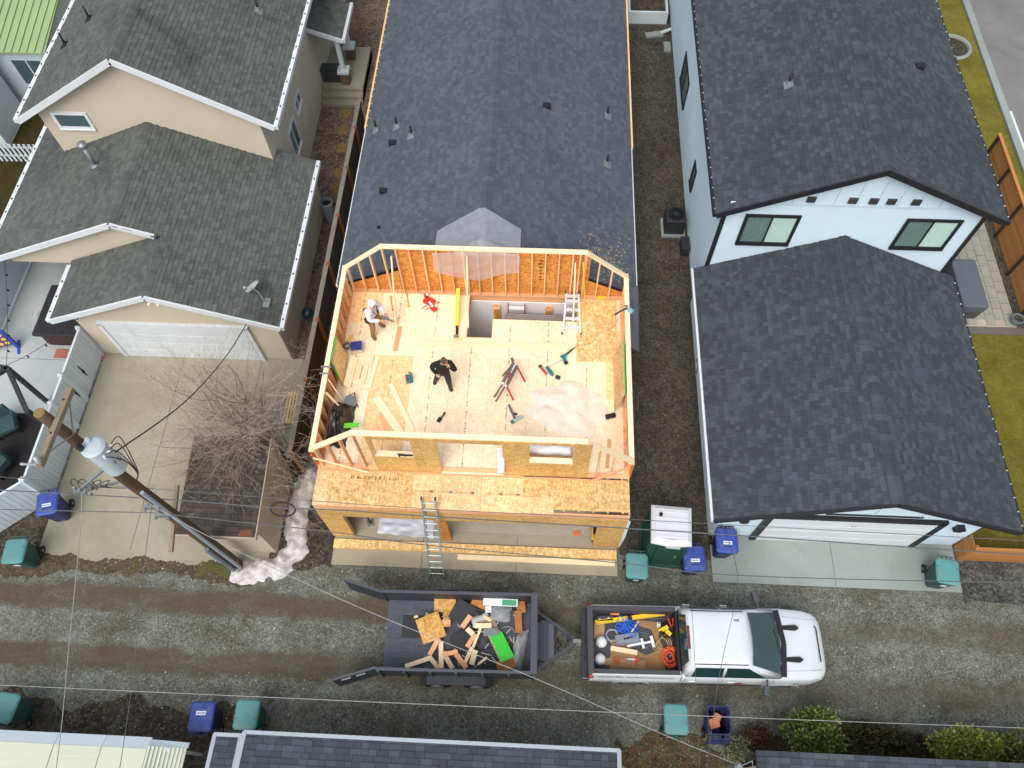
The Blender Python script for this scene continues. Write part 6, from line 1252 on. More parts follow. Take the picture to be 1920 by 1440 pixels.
def side_text(s_, x, z, size):
    k = (z-1.0)/.33; o = text_mesh('side_lettering', s_, size, INK, None, basis((1, 0, 0), sv, Vector((1, 0, 0)).cross(sv), (x, -1.015+.085*k-.006, z))); o.parent = K
side_text('509.703.7954', -3.0, 1.18, .13); side_text('VisionBuiltConstruction.net', -2.25, 1.18, .115)
o = text_mesh('fender_lettering', '4X4', .09, INK, None, basis((1, 0, 0), sv, Vector((1, 0, 0)).cross(sv), (2.3, -1.016, .98))); o.parent = K
b = MB(); b.extrude([(.75, -1.02, .82), (.95, -1.02, .82), (1.0, -1.02, .92), (.85, -1.02, 1.0), (.72, -1.02, .92)], (0, -.006, 0)); KL(b, 'door_emblem', P('emblem_red', (150, 54, 58), .15, 6, .5))
# ---- load in the bed (bed floor z = .82)
BZ = .83
def item(name, label, cat, loc_, parts, rz=0, group=None):
    T = thing(name, label, cat, loc_, group, rz)
    for nm, mat, fn, *k in parts: b = MB(); fn(b); lb_(b, nm, mat, T, **(k[0] if k else {}))
    return T
HW, YEL, ORG, REDP = P('helmet_white', (226, 228, 230), .05, 4, .35), P('tool_yellow', (236, 196, 40), .08, 4, .5), P('tool_orange', (232, 130, 40), .1, 4, .55), P('tool_red', (214, 66, 48), .1, 4, .5)
for k, (x, y) in enumerate(((2.1, 4.05), (2.06, 3.58))):
    item('hard_hat', ['white hard hat with blue sticker in the truck bed', 'white hard hat in the near rear corner of the truck bed'][k], 'hard hat', (x, y, BZ), [('shell', HW, lambda b: b.lathe((0, 0, 0), [(.165, 0), (.162, .06), (.138, .13), (.08, .175), (.01, .185)], 22), {'smooth': True}), ('brim', HW, lambda b: b.lathe((0, 0, 0), [(.165, 0), (.165, .012), (.14, .02)], 22)), ('crown_ridge', HW, lambda b: b.tube([(-.13, 0, .09), (-.07, 0, .165), (0, 0, .18), (.07, 0, .165), (.13, 0, .09)], .015, 6)), ('sticker', P('sticker_blue', (60, 84, 150), .1, 4, .6) if k == 0 else P('sticker_grey', (110, 112, 116), .1, 4, .6), lambda b: b.obox((.1, .03, .125), (.02, .12, .05), 0, 0, .6))], .4*k)
item('spirit_level', 'long yellow spirit level lying along the far side of the truck bed', 'level', (2.9, 4.72, BZ+.1), [('beam', YEL, lambda b: (b.box(-1.0, 1.0, -.055, .055, -.02, .02), b.box(-1.0, 1.0, -.06, -.045, -.03, .03), b.box(-1.0, 1.0, .045, .06, -.03, .03))), ('strap', BLACKPIPE, lambda b: b.box(-.06, .06, -.064, .064, -.034, .034)), ('end_cap', BLACKPIPE, lambda b: b.box(-1.01, -1.0, -.03, .03, -.05, .05))], .17)
item('shovel', 'orange handled shovel along the far wall of the truck bed', 'shovel', (2.6, 4.9, BZ+.12), [('blade', ORG, lambda b: b.add([(-.25, -.1, .0), (-.02, -.12, .02), (.05, 0, .05), (-.02, .12, .02), (-.25, .1, .0), (-.27, 0, -.02)], [(0, 1, 2, 5), (5, 2, 3, 4)]), {}), ('handle', ORG, lambda b: b.tube([(.0, 0, .05), (.3, .02, .08), (1.05, .08, .15)], .017, 8))], .05)
item('red_drill', 'red orange cordless tool in the far rear corner of the truck bed', 'power tool', (2.1, 4.9, BZ+.1), [('barrel', REDP, lambda b: b.tube([(-.22, -.04, 0), (.05, 0, .02)], .035, 10)), ('head', REDP, lambda b: b.lathe((.1, .02, -.04), [(.06, 0), (.075, .05), (.06, .12)], 12)), ('battery', BLACKPIPE, lambda b: b.box(.12, .24, -.05, .06, -.06, .04))], .1)
item('tool_case', 'dark tool case with two white dots behind the yellow level', 'case', (2.2, 4.68, BZ), [('case', P('slate_case', (58, 66, 76), .12, 4, .6), lambda b: b.box(-.24, .24, -.08, .08, 0, .12), {'bevel': .015}), ('button', HW, lambda b: (b.lathe((-.15, -.02, .12), [(.025, 0), (.025, .008)], 12), b.lathe((.1, 0, .12), [(.025, 0), (.025, .008)], 12)))], .1)
def ropes(seed, n, sx, sy, h, r_, wig=.35):
    def f(b):
        q = random.Random(seed)
        for k in range(n):
            a = q.random()*6.3; p = Vector((q.uniform(-sx, sx)*.7, q.uniform(-sy, sy)*.7, q.random()*h)); pts = [p]
            for i in range(9): a += q.uniform(-.9, .9); p = p+Vector((cos(a)*.05, sin(a)*.05, q.uniform(-.02, .02))); p.x = max(-sx, min(sx, p.x)); p.y = max(-sy, min(sy, p.y)); p.z = max(r_, min(h, p.z)); pts.append(p.copy())
            b.tube(pts, r_, 5)
    return f
item('blue_rope', 'tangled bright blue rope heap in the truck bed', 'rope', (2.82, 4.48, BZ), [('strands', P('blue_rope', (46, 112, 220), .15, 9, .7), ropes(2, 60, .3, .2, .14, .011)), ('tail', P('blue_rope2', (70, 130, 226), .15, 9, .7), lambda b: b.tube([(.2, -.1, .05), (.32, .02, .02), (.5, .06, .01)], .009, 5))], -.4)
def coil(R_, r_, turns, hgt, jit=0, sq=1):
    def f(b):
        q = random.Random(turns); b.tube([(cos(a)*(R_+jit*q.uniform(-1, 1)), sq*sin(a)*(R_+jit*q.uniform(-1, 1)), r_+hgt*a/(turns*6.28)) for a in [i*.35 for i in range(int(turns*18))]], r_, 6)
    return f
item('grey_cable_coil', 'coiled pale grey cable beside the white hard hat', 'cable', (2.4, 4.24, BZ), [('coil', P('grey_cable', (160, 166, 170), .1, 6, .5), coil(.16, .014, 4, .06, .02)), ('tail', P('grey_cable2', (160, 166, 170), .1, 6, .5), lambda b: b.tube([(-.1, -.13, .02), (.05, -.25, .02), (.25, -.22, .02)], .012, 6))])
item('metal_toolbox', 'open grey metal tray of tools in the middle of the truck bed', 'tool tray', (2.82, 4.14, BZ), [('tray', P('grey_metal_tray', (138, 148, 158), .12, 5, .45, .3), lambda b: (b.box(-.32, .32, -.13, .13, 0, .1), b.box(-.33, .33, -.14, -.12, .1, .13), b.box(-.33, .33, .12, .14, .1, .13), b.box(-.33, -.31, -.12, .12, .1, .13), b.box(.31, .33, -.12, .12, .1, .13))), ('pliers', BLACKPIPE, lambda b: (b.tube([(-.1, 0, .11), (.05, .04, .12), (.15, .02, .12)], .012, 6), b.tube([(-.1, .04, .11), (.05, .0, .12)], .012, 6)))], .17)
item('white_t_square', 'white plastic T shaped fitting lying in the truck bed', 'fitting', (3.22, 4.04, BZ+.1), [('stem', HW, lambda b: b.box(-.42, .3, -.03, .03, 0, .03)), ('head', HW, lambda b: b.box(.26, .34, -.15, .15, .0, .04)), ('slider', HW, lambda b: b.box(-.02, .05, -.14, .13, .01, .045))], .22)
item('dark_rubber_sheet', 'dark rubber mat spread under the white fitting in the truck bed', 'mat', (3.15, 4.2, BZ), [('mat', TRIM, lambda b: b.prism([(-.6, -.1), (.2, -.45), (.55, -.3), (.35, .25), (-.1, .35)], .0, .012)), ('patch', P('grey_patch', (84, 86, 92), .1, 4, .8), lambda b: b.prism([(-.1, -.1), (.2, -.3), (.4, -.1), (.2, .2)], .012, .02))])
item('lumber_block', 'long pale lumber block in the near half of the truck bed', 'lumber', (2.72, 3.84, BZ), [('block', PINE2, lambda b: b.box(-.37, .37, -.065, .065, 0, .09), {'bevel': .004}), ('end', PINE, lambda b: b.box(.37, .372, -.06, .06, .004, .086))], -.13)
item('cardboard_sheet', 'worn brown cardboard sheet covering the truck bed floor', 'cardboard', (2.9, 4.05, BZ-.005), [('sheet', P('worn_cardboard', (150, 118, 78), .25, 2, .9), lambda b: b.prism([(-.6, -.72), (.95, -.7), (.95, -.1), (.8, .2), (.9, .6), (.2, .65), (-.1, .2), (-.5, .1)], 0, .004)), ('strip', P('worn_cardboard2', (176, 142, 98), .2, 2, .9), lambda b: b.prism([(-1.0, .1), (-.72, .1), (-.7, .55), (-1.0, .55)], .004, .008)), ('strip', P('worn_cardboard2', (176, 142, 98), .2, 2, .9), lambda b: b.prism([(-.85, -.6), (.4, -.68), (.4, -.45), (-.8, -.42)], .004, .008))])
item('orange_wedge', 'small rust orange wedge near the second hard hat', 'wedge', (2.52, 3.56, BZ), [('wedge', P('rust_orange', (196, 108, 50), .12, 4, .8), lambda b: b.prism([(-.08, -.08), (.1, -.06), (.02, .1), (-.09, .05)], 0, .06)), ('base', P('rust_orange2', (170, 92, 44), .12, 4, .8), lambda b: b.box(-.06, .04, -.05, .03, .06, .07))])
item('caulk_gun', 'caulk gun with red trigger and white tube in the truck bed', 'caulk gun', (3.02, 3.62, BZ+.04), [('tube', HW, lambda b: b.tube([(-.26, 0, 0), (-.2, 0, 0), (-.2, 0, 0), (.0, 0, 0)], [.008, .012, .028, .028], 12)), ('trigger', REDP, lambda b: (b.box(0, .1, -.06, .05, -.03, .03), b.box(.03, .07, -.14, -.05, -.01, .01))), ('rod', STEEL, lambda b: b.tube([(.1, 0, 0), (.32, .02, 0)], .008, 6))], .0)
item('orange_hose_coil', 'coil of orange air hose in the near front corner of the truck bed', 'hose', (3.98, 3.72, BZ), [('coil', P('orange_hose', (222, 92, 54), .1, 6, .5), coil(.2, .02, 7, .1, .05, 1.2)), ('inner_coil', P('orange_hose2', (210, 84, 48), .1, 6, .5), coil(.11, .018, 4, .12, .03, 1.2)), ('coupler', STEEL, lambda b: b.tube([(0, 0, .1), (.05, .08, .12)], .02, 8))])
item('tan_rope', 'loose tan rope loops beside the orange hose coil', 'rope', (3.75, 4.0, BZ), [('loops', P('tan_rope', (190, 166, 112), .12, 8, .9), lambda b: [b.tube([(.05*k+.22*cos(a), .02*k+.18*sin(a)+.06*sin(2*a), .03+.02*k) for a in [i*.33 for i in range(20)]], .011, 5) for k in range(3)]), ('knot', P('tan_rope2', (176, 150, 98), .12, 8, .9), lambda b: b.lathe((.1, -.1, .02), [(.02, 0), (.04, .03), (.02, .06)], 8))], .3)
item('tool_bucket', 'dark open tool bag with red grips and yellow drill', 'tool bag', (3.95, 4.42, BZ), [('bag', P('brown_black_bag', (52, 44, 42), .2, 5, .8), lambda b: b.lathe((0, 0, 0), [(.2, 0), (.22, .2), (.2, .22), (.18, .12), (.02, .08)], 16)), ('contents', P('mixed_tools', (120, 90, 80), .5, 16, .6), lambda b: ropes(9, 14, .15, .15, .2, .016)(b)), ('drill', YEL, lambda b: (b.obox((-.1, .03, .24), (.2, .1, .1), .5), b.obox((.0, -.08, .23), (.1, .18, .08), .8), b.tube([(-.2, -.0, .24), (-.27, -.03, .24)], .03, 8))), ('grip', REDP, lambda b: (b.tube([(.1, .1, .2), (.0, .3, .26)], .018, 6), b.tube([(.15, .12, .2), (.14, .32, .24)], .018, 6)))])
item('white_charger', 'small white charger box beside the tool bag', 'charger', (3.72, 4.58, BZ), [('box', HW, lambda b: b.box(-.05, .05, -.07, .07, 0, .1), {'bevel': .012}), ('socket', BLACKPIPE, lambda b: b.box(-.03, .03, .02, .05, .1, .104))])
item('wood_trim_stick', 'tan trim stick poking out of the blue rope', 'stick', (3.05, 4.5, BZ+.08), [('stick', PINE, lambda b: b.box(-.18, .18, -.02, .02, 0, .02)), ('end', PINE2, lambda b: b.box(-.2, -.18, -.025, .025, 0, .025))], 1.0)
item('wire_tangle', 'dark tangle of clamps and cords near the truck cab', 'cords', (3.6, 4.85, BZ), [('cord', P('grey_green_cord', (92, 96, 92), .2, 8, .7), ropes(21, 16, .35, .1, .1, .01)), ('clamp', P('clamp_red', (150, 56, 60), .15, 6, .6), lambda b: (b.tube([(.3, .05, .05), (.4, -.1, .12), (.42, -.2, .1)], .016, 6), b.tube([(.4, .1, .06), (.38, -.1, .1)], .016, 6)))])
# ================================================================ people
SKIN = P('skin', (214, 160, 128), .06, 6, .55)
def figure(name, label, loc_, rz, J, R_, bones, mats, head_c, head_tilt, hands, extra=None):
    T = thing(name, label, 'person', loc_, None, rz)
    names = list(J); idx = {n: i for i, n in enumerate(names)}
    me = bpy.data.meshes.new('skel'); me.from_pydata([J[n] for n in names], [(idx[a], idx[c]) for a, c, _ in bones], []); so_ = bpy.data.objects.new('skel', me); COL.objects.link(so_)
    sk = so_.modifiers.new('skin', 'SKIN'); sk.use_smooth_shade = True
    for n in names:
        v = me.skin_vertices[0].data[idx[n]]; rr_ = R_[n]; v.radius = rr_ if isinstance(rr_, tuple) else (rr_, rr_); v.use_root = (n == 'pelvis')
    sb_ = so_.modifiers.new('sub', 'SUBSURF'); sb_.levels = 2; sb_.render_levels = 2
    dg = bpy.context.evaluated_depsgraph_get(); ev = bpy.data.meshes.new_from_object(so_.evaluated_get(dg)); bpy.data.objects.remove(so_)
    B_ = MB(); vs = [v.co.copy() for v in ev.vertices]
    segs = [(Vector(J[a]), Vector(J[c]), m_) for a, c, m_ in bones]
    fs = [tuple(p.vertices) for p in ev.polygons]; mi = []
    for p in ev.polygons:
        c = p.center; best, bm = 9, 0
        for a, e, m_ in segs:
            d = e-a; k = max(0, min(1, (c-a).dot(d)/d.length_squared)); q = (c-a-d*k).length
            if q < best: best, bm = q, m_
        mi.append(bm)
    B_.v = [tuple(v) for v in vs]; B_.f = fs; B_.m = mi
    # head with brow, nose, chin, ears
    hm = Matrix.Translation(head_c)@Matrix.Rotation(head_tilt[0], 4, 'X')@Matrix.Rotation(head_tilt[1], 4, 'Z'); n1, n2 = 18, 14; hv = []
    for j in range(n2+1):
        ph = pi*j/n2
        for i in range(n1):
            a = 2*pi*i/n1; x, y, z = sin(ph)*cos(a), sin(ph)*sin(a), cos(ph)
            f = 1.; fr = max(0, -y)
            if z < -.2: f -= .18*(-z-.2)*(1.2 if fr < .3 else .6)
            if fr > .9 and -.35 < z < .1: f += .16
            if fr > .6 and .1 < z < .3: f -= .03
            if fr > .75 and -.55 < z < -.45: f -= .03
            hv.append(hm@Vector((x*.077*f, y*.098*f, z*.118)))
    B_.add(hv, [(j*n1+i, j*n1+(i+1) % n1, (j+1)*n1+(i+1) % n1, (j+1)*n1+i) for j in range(n2) for i in range(n1)][::1], 0)
    for s in (-1, 1):
        e = MB(); e.lathe((0, 0, 0), [(.005, -.012), (.022, -.006), (.03, .0), (.012, .01)], 8, (s, -.2, 0)); B_.add([hm@(Vector(v)*1.0+Vector((s*.078, .01, -.005))) for v in e.v], e.f, 0)
    for wrist, d, up, curl in hands:
        wrist, d, up = Vector(wrist), Vector(d).normalized(), Vector(up).normalized(); sd_ = d.cross(up).normalized(); up = sd_.cross(d)
        B_.tube([wrist-d*.02, wrist+d*.03, wrist+d*.075, wrist+d*.095], [.028, .04, .042, .03], 8, 0)
        for k in range(4):
            p = wrist+d*.085+sd_*(-.03+.02*k); l = (.06, .072, .068, .052)[k]; c1 = (d-up*curl*.6).normalized(); c2 = (d*.5-up*curl*1.2).normalized()
            B_.tube([p, p+c1*l*.5, p+c1*l*.5+c2*l*.5], [.0095, .009, .007], 6, 0)
        p = wrist+d*.035-sd_*.035; td = (d*.6-sd_*.8-up*.3).normalized(); B_.tube([p, p+td*.035, p+td*.035+(d*.8-up*.5).normalized()*.03], [.012, .011, .008], 6, 0)
    body = B_.build('body', [SKIN]+mats, None, True); body.parent = T
    b = MB()
    for s in (-1, 1): b.lathe(hm@Vector((s*.03, -.088, .012)), [(.003, -.01), (.011, 0), (.003, .01)], 8, (0, -1, 0))
    o = b.build('eyes', P('dark_eye', (40, 34, 30), .1, 5, .2)); o.parent = T
    b = MB(); b.tube([hm@Vector((-.022, -.09, -.06)), hm@Vector((0, -.097, -.062)), hm@Vector((.022, -.09, -.06))], .006, 6); o = b.build('mouth', P('lip', (176, 104, 90), .05, 5, .5)); o.parent = T
    if extra: extra(T, hm)
    return T
BN = [('pelvis', 'spine', 1), ('spine', 'chest', 1), ('chest', 'neck', 1), ('neck', 'hb', 0), ('chest', 'shL', 1), ('shL', 'elL', 1), ('elL', 'wrL', 1), ('chest', 'shR', 1), ('shR', 'elR', 1), ('elR', 'wrR', 1), ('pelvis', 'hiL', 2), ('hiL', 'knL', 2), ('knL', 'anL', 2), ('anL', 'toL', 3), ('pelvis', 'hiR', 2), ('hiR', 'knR', 2), ('knR', 'anR', 2), ('anR', 'toR', 3)]
RD = dict(pelvis=(.2, .15), spine=(.2, .15), chest=(.22, .16), neck=.07, hb=.055, shL=.115, shR=.115, elL=.08, elR=.08, wrL=.05, wrR=.05, hiL=.12, hiR=.12, knL=.09, knR=.09, anL=.065, anR=.065, toL=.055, toR=.055)
HOOD, KHAKI, BOOT = P('white_hoodie', (226, 228, 234), .06, 5, .9), P('khaki_trousers', (150, 112, 70), .12, 6, .9), P('tan_boot', (122, 92, 58), .12, 6, .8)
J1 = dict(pelvis=(0, .02, .95), spine=(0, .0, 1.16), chest=(0, -.05, 1.38), neck=(0, -.1, 1.52), hb=(0, -.13, 1.58), shL=(.2, -.06, 1.42), elL=(.27, -.16, 1.15), wrL=(.14, -.38, 1.12), shR=(-.2, -.06, 1.42), elR=(-.28, -.12, 1.14), wrR=(-.1, -.36, 1.05), hiL=(.11, .0, .9), knL=(.2, -.08, .5), anL=(.24, .03, .09), toL=(.27, -.15, .05), hiR=(-.11, .0, .9), knR=(-.19, -.06, .5), anR=(-.2, .04, .09), toR=(-.3, -.13, .05))
def extra1(T, hm):
    def ad(b, n, m, **k): o = b.build(n, m, None, **k); o.parent = T
    # hood pulled over the head
    b = MB(); n1 = 18; rows = [(0.02, 1.0), (.35, 1.), (.75, 1.), (1.15, 1.02), (1.6, 1.05), (2.0, 1.0), (2.4, .86)]; vs = []
    for ph, k in rows:
        for i in range(n1):
            a = 2*pi*i/n1; x, y, z = sin(ph)*cos(a), sin(ph)*sin(a), cos(ph); yy = y*.128; 
            if y < 0 and ph > 1.1: yy = max(yy, -.06)
            vs.append(hm@Vector((x*.125*k, yy*1.12*k+.012, z*.155)))
    b.add(vs, [(j*n1+i, j*n1+(i+1) % n1, (j+1)*n1+(i+1) % n1, (j+1)*n1+i) for j in range(len(rows)-1) for i in range(n1)]+[tuple(range(n1))]); ad(b, 'hood', HOOD, smooth=True)
    ST = P('harness_strap', (48, 48, 54), .15, 6, .8)
    for s in (-1, 1): b = MB(); b.tube([(s*.12, .16, 1.12), (s*.15, .13, 1.42), (s*.13, -.02, 1.535), (s*.1, -.19, 1.4), (s*.04, -.19, 1.2)], .016, 6); ad(b, 'harness_strap', ST)
    b = MB(); b.tube([(.19*cos(a), .015+.15*sin(a), 1.0) for a in [i*pi/10 for i in range(21)]], .022, 6); ad(b, 'tool_belt', P('leather_belt', (70, 50, 40), .15, 6, .8))
    for x, y in ((-.2, .06), (.2, .0)): b = MB(); b.obox((x, y, .9), (.1, .16, .22)); ad(b, 'tool_pouch', P('dark_pouch', (50, 34, 32), .15, 6, .8), bevel=.02)
figure('person', 'person in white hoodie and khaki trousers with dark harness holding a tool', (-4.98, 12.66, FZ), 1.15, J1, RD, BN, [HOOD, KHAKI, BOOT], Vector((0, -.16, 1.69)), (.45, .0), [((.13, -.4, 1.12), (-.4, -.8, -.1), (0, 0, 1), .9), ((-.09, -.38, 1.05), (.3, -.85, -.1), (0, 0, 1), .9)], extra1)
b = MB(); b.obox((0, 0, 0), (.07, .26, .1)); b.tube([(0, -.1, 0), (0, -.3, -.02)], .03, 8); b.obox((0, .08, -.09), (.05, .06, .14)); o = b.build('nail_gun', P('grey_tool', (112, 108, 102), .15, 5, .5), None, bevel=.012); o.location = (-4.56, 12.52, FZ+1.07); o.rotation_euler = (0, 0, 1.15); tag(o, 'grey nail gun held by the person in the white hoodie', 'nail gun')
BSW, BPANT, BSHOE = P('black_sweater', (30, 26, 30), .2, 5, .95), P('dark_trousers', (46, 44, 50), .2, 5, .9), P('dark_shoe', (58, 54, 54), .15, 5, .7)
J2 = dict(pelvis=(0, .0, .95), spine=(.03, -.02, 1.16), chest=(.06, -.04, 1.38), neck=(.08, -.07, 1.53), hb=(.09, -.09, 1.59), shL=(.26, -.04, 1.43), elL=(.4, -.16, 1.2), wrL=(.25, -.17, 1.47), shR=(-.13, -.04, 1.42), elR=(-.3, -.02, 1.24), wrR=(-.16, -.2, 1.12), hiL=(.11, .0, .9), knL=(.15, -.12, .5), anL=(.15, -.04, .09), toL=(.2, -.22, .05), hiR=(-.11, .0, .9), knR=(-.2, .02, .5), anR=(-.28, .2, .1), toR=(-.33, .03, .05))
def extra2(T, hm):
    b = MB(); n1 = 18; rows = [.02, .3, .6, .9, 1.2, 1.5, 1.8]; vs = []
    for ph in rows:
        for i in range(n1):
            a = 2*pi*i/n1; x, y, z = sin(ph)*cos(a), sin(ph)*sin(a), cos(ph); lim = 1.15 if y < -.3 else 9
            p2 = min(ph, lim); x, y, z = sin(p2)*cos(a), sin(p2)*sin(a), cos(p2); vs.append(hm@Vector((x*.088, y*.108+.004, z*.13)))
    b.add(vs, [(j*n1+i, j*n1+(i+1) % n1, (j+1)*n1+(i+1) % n1, (j+1)*n1+i) for j in range(len(rows)-1) for i in range(n1)]+[tuple(range(n1))]); o = b.build('hair', P('brown_hair', (96, 72, 52), .25, 30, .8), None, True); o.parent = T
figure('person', 'person in black sweater and dark trousers raising one hand to the head', (-2.7, 10.84, FZ), .08, J2, RD, BN, [BSW, BPANT, BSHOE], Vector((.1, -.11, 1.7)), (.5, .0), [((.24, -.17, 1.48), (-.5, .1, 1.), (1, 0, 0), .5), ((-.15, -.22, 1.12), (.5, -.6, .3), (0, 0, 1), .9)], extra2)
# ================================================================ things on the open floor
TEALT = P('teal_tool', (30, 124, 128), .12, 5, .45)
def zf(h=0): return FZ+.004+h
item('wall_jack', 'long yellow wall jack leaning on the back wall plate left of the stair opening', 'wall jack', (-2.52, 12.75, zf(.05)), [('beam', P('jack_yellow', (232, 218, 60), .06, 3, .5), lambda b: (b.bar((0, .2, 0), (-.04, 1.42, .3), .11, .05), b.bar((.05, .2, .04), (.02, 1.42, .34), .02, .09))), ('handle', BLACKPIPE, lambda b: (b.tube([(.0, .2, .03), (.02, -.12, .0)], .028, 8), b.tube([(.05, .2, .05), (.06, -.1, .05)], .014, 6))), ('foot', STEEL, lambda b: b.box(-.06, .08, -.2, -.12, -.04, .03))])
item('red_stapler', 'two red fastening tools with white labels near the back wall', 'tools', (-3.44, 13.78, zf(.02)), [('body', P('bright_red', (224, 50, 44), .08, 4, .5), lambda b: (b.obox((-.02, .05, .06), (.34, .24, .1), -.5), b.obox((.14, -.22, .05), (.2, .14, .08), -.6), b.obox((-.16, .26, .05), (.1, .14, .08), .2))), ('label', LBL, lambda b: (b.obox((.05, -.1, .12), (.07, .24, .02), .6), b.obox((-.1, .24, .1), (.06, .2, .02), .2))), ('leg', BLACKPIPE, lambda b: (b.tube([(-.1, -.08, .03), (-.25, -.2, .01)], .01, 6), b.tube([(0, -.14, .03), (-.12, -.24, .01)], .01, 6), b.tube([(.2, 0, .03), (.32, .08, .01)], .01, 6)))])
item('blue_lid_tub', 'clear tub with rounded blue lid by the left wall', 'tub', (-5.5, 12.0, zf()), [('tub', P('clear_tub', (206, 196, 180), .08, 4, .3), lambda b: b.box(-.16, .16, -.14, .14, 0, .22), {'bevel': .04}), ('lid', P('navy_lid', (44, 56, 128), .08, 4, .5), lambda b: b.box(-.17, .17, -.16, .16, .22, .27), {'bevel': .05, 'seg': 3})], .15)
item('grey_bundle', 'grey strap bundle beside the blue lid tub', 'straps', (-5.84, 12.1, zf()), [('coil', P('grey_strap', (120, 116, 112), .2, 8, .8), coil(.1, .02, 3, .08, .03)), ('end', YEL, lambda b: b.obox((.05, .25, .06), (.07, .3, .03), -.3))])
def board(label, x0, y0, x1, y1, w=.14, t_=.038, z=0, mat=PINE2, grp='loose boards on the open floor'):
    b = MB(); L_ = math.hypot(x1-x0, y1-y0); b.box(-L_/2, L_/2, -w/2, w/2, 0, t_); o = b.build('loose_board', mat, None, bevel=.003, seg=1); o.location = ((x0+x1)/2, (y0+y1)/2, zf(z)); o.rotation_euler.z = math.atan2(y1-y0, x1-x0); return tag(o, label, 'board', grp)
board('stacked board nearest the left wall by the leaning green edged panel', -5.68, 10.72, -5.6, 11.75, .14, .04, .04); board('lower board of the stack against the left wall', -5.6, 10.68, -5.52, 11.72, .14, .04, 0)
board('short thick block right of the stacked boards', -5.38, 10.98, -5.34, 11.42, .15, .09); board('pale board right of the short thick block', -5.2, 10.8, -5.14, 11.5, .13); board('narrow board beside the longest pale one near the left', -5.06, 10.95, -5.0, 11.75, .09); board('pale board farthest right of the left lumber group', -4.98, 10.7, -4.86, 11.8, .13)
board('wide plank running diagonally behind the left front window', -4.74, 10.4, -3.86, 9.25, .24, .02); board('narrow plank right of the wide diagonal one', -4.35, 10.85, -3.5, 9.3, .14, .03); board('thin orange offcut under the wide diagonal plank', -4.5, 9.9, -4.25, 9.2, .18, .01, 0, PINK)
board('long board lying across the floor below the stair opening', -3.62, 12.33, 1.2, 12.36, .2, .04); board('short flat board in front of the stair opening', -2.3, 12.5, -1.4, 12.53, .1, .02); board('flat board with pinkish tone left of the stair opening', -4.35, 12.0, -4.3, 12.9, .15, .015, 0, PINK)
board('pale strip lying along the right wall near the front', 2.3, 8.5, 2.35, 9.9, .1, .03); board('second strip near the right front corner', 2.1, 8.4, 2.18, 9.3, .1, .02, 0, PINK); board('darker board leaning in the right front corner', 1.85, 8.35, 1.95, 9.1, .06, .04)
# leaning panels with green painted edges
GE_ = P('edge_green', (74, 178, 60), .1, 4, .6)
for nm, lab, pts, n_ in (('leaning_osb_panel', 'strand board panel with green edge leaning on the left wall', [(-5.92, 11.75, 4.12), (-5.92, 10.95, 4.12), (-5.78, 10.72, 3.05), (-5.78, 11.75, 3.05)], (.02, 0, .005)), ('leaning_osb_panel', 'strand board panel with green edge leaning on the right wall', [(2.52, 10.2, 4.1), (2.52, 12.0, 4.1), (2.35, 12.0, 3.02), (2.35, 10.2, 3.02)], (-.018, 0, 0))):
    T = thing(nm, lab, 'panel', pts[3]); b = MB(); b.extrude(pts, n_); b.build('panel', OSB_G, T)
    for a, c in ((0, 1), (1, 2) if pts[0][0] < 0 else (0, 0)):
        if a != c: b = MB(); b.bar(Vector(pts[a])+Vector((.01, 0, .0)), Vector(pts[c])+Vector((.01, 0, .0)), .035, .05); b.build('green_edge', GE_, T)
# black tarp bag and grey canister
def blackbag(u, v):
    x, y = (u-.5)*2, (v-.5)*2; rr_ = max(abs(x), abs(y)); k = max(0, 1-rr_**2.2)
    return (-5.62+.3*x+.08*nz(x*2, y*2, 3)+.06*y, 9.45+.72*y+.1*nz(x*2, y*3, 8), zf()+.95*k*(.6+.5*abs(nz(x*3, y*1.6, 5)))*(1-.35*x)+.004)
cloth('black_tarp', P('black_polythene', (20, 20, 23), .2, 3, .28), 22, 26, blackbag, None, 'crumpled black plastic tarp heap inside the front left corner', 'tarp')
b = MB(); b.obox((-5.22, 9.25, zf(.42)), (.42, .16, .02), .1, -.2); tag(b.build('green_strap', P('neon_green', (110, 224, 60), .06, 3, .6)), 'neon green strip on the black tarp heap', 'strap')
item('grey_canister', 'grey ribbed drum standing behind the black tarp heap', 'canister', (-5.42, 10.12, zf()), [('drum', P('canister_grey', (130, 132, 138), .12, 4, .5), lambda b: b.lathe((0, 0, 0), [(.15, 0), (.16, .03), (.15, .06), (.155, .3), (.145, .34), (.12, .34)], 20)), ('lid', P('canister_lid', (108, 116, 126), .1, 4, .5), lambda b: b.lathe((0, 0, .33), [(.13, 0), (.13, .025), (.03, .03)], 18)), ('hose', BLACKPIPE, lambda b: b.tube([(.02, .14, .34), (.08, .3, .2), (.1, .1, .02), (.22, -.1, .02)], .015, 6))])
item('circular_saw', 'teal and red circular saw on the floor left of the person in black', 'saw', (-3.8, 11.05, zf()), [('motor', TEALT, lambda b: b.tube([(.02, -.18, .08), (.0, .05, .1)], .055, 10)), ('handle', TEALT, lambda b: b.tube([(.06, -.14, .12), (.1, .05, .18), (.02, .16, .12)], .022, 8)), ('guard', P('saw_red', (180, 60, 76), .12, 4, .5), lambda b: b.lathe((-.1, .02, .09), [(.09, 0), (.095, .04), (.05, .05)], 16, (1, 0, 0))), ('base', STEEL, lambda b: b.box(-.12, .1, -.16, .16, 0, .01))], .25)
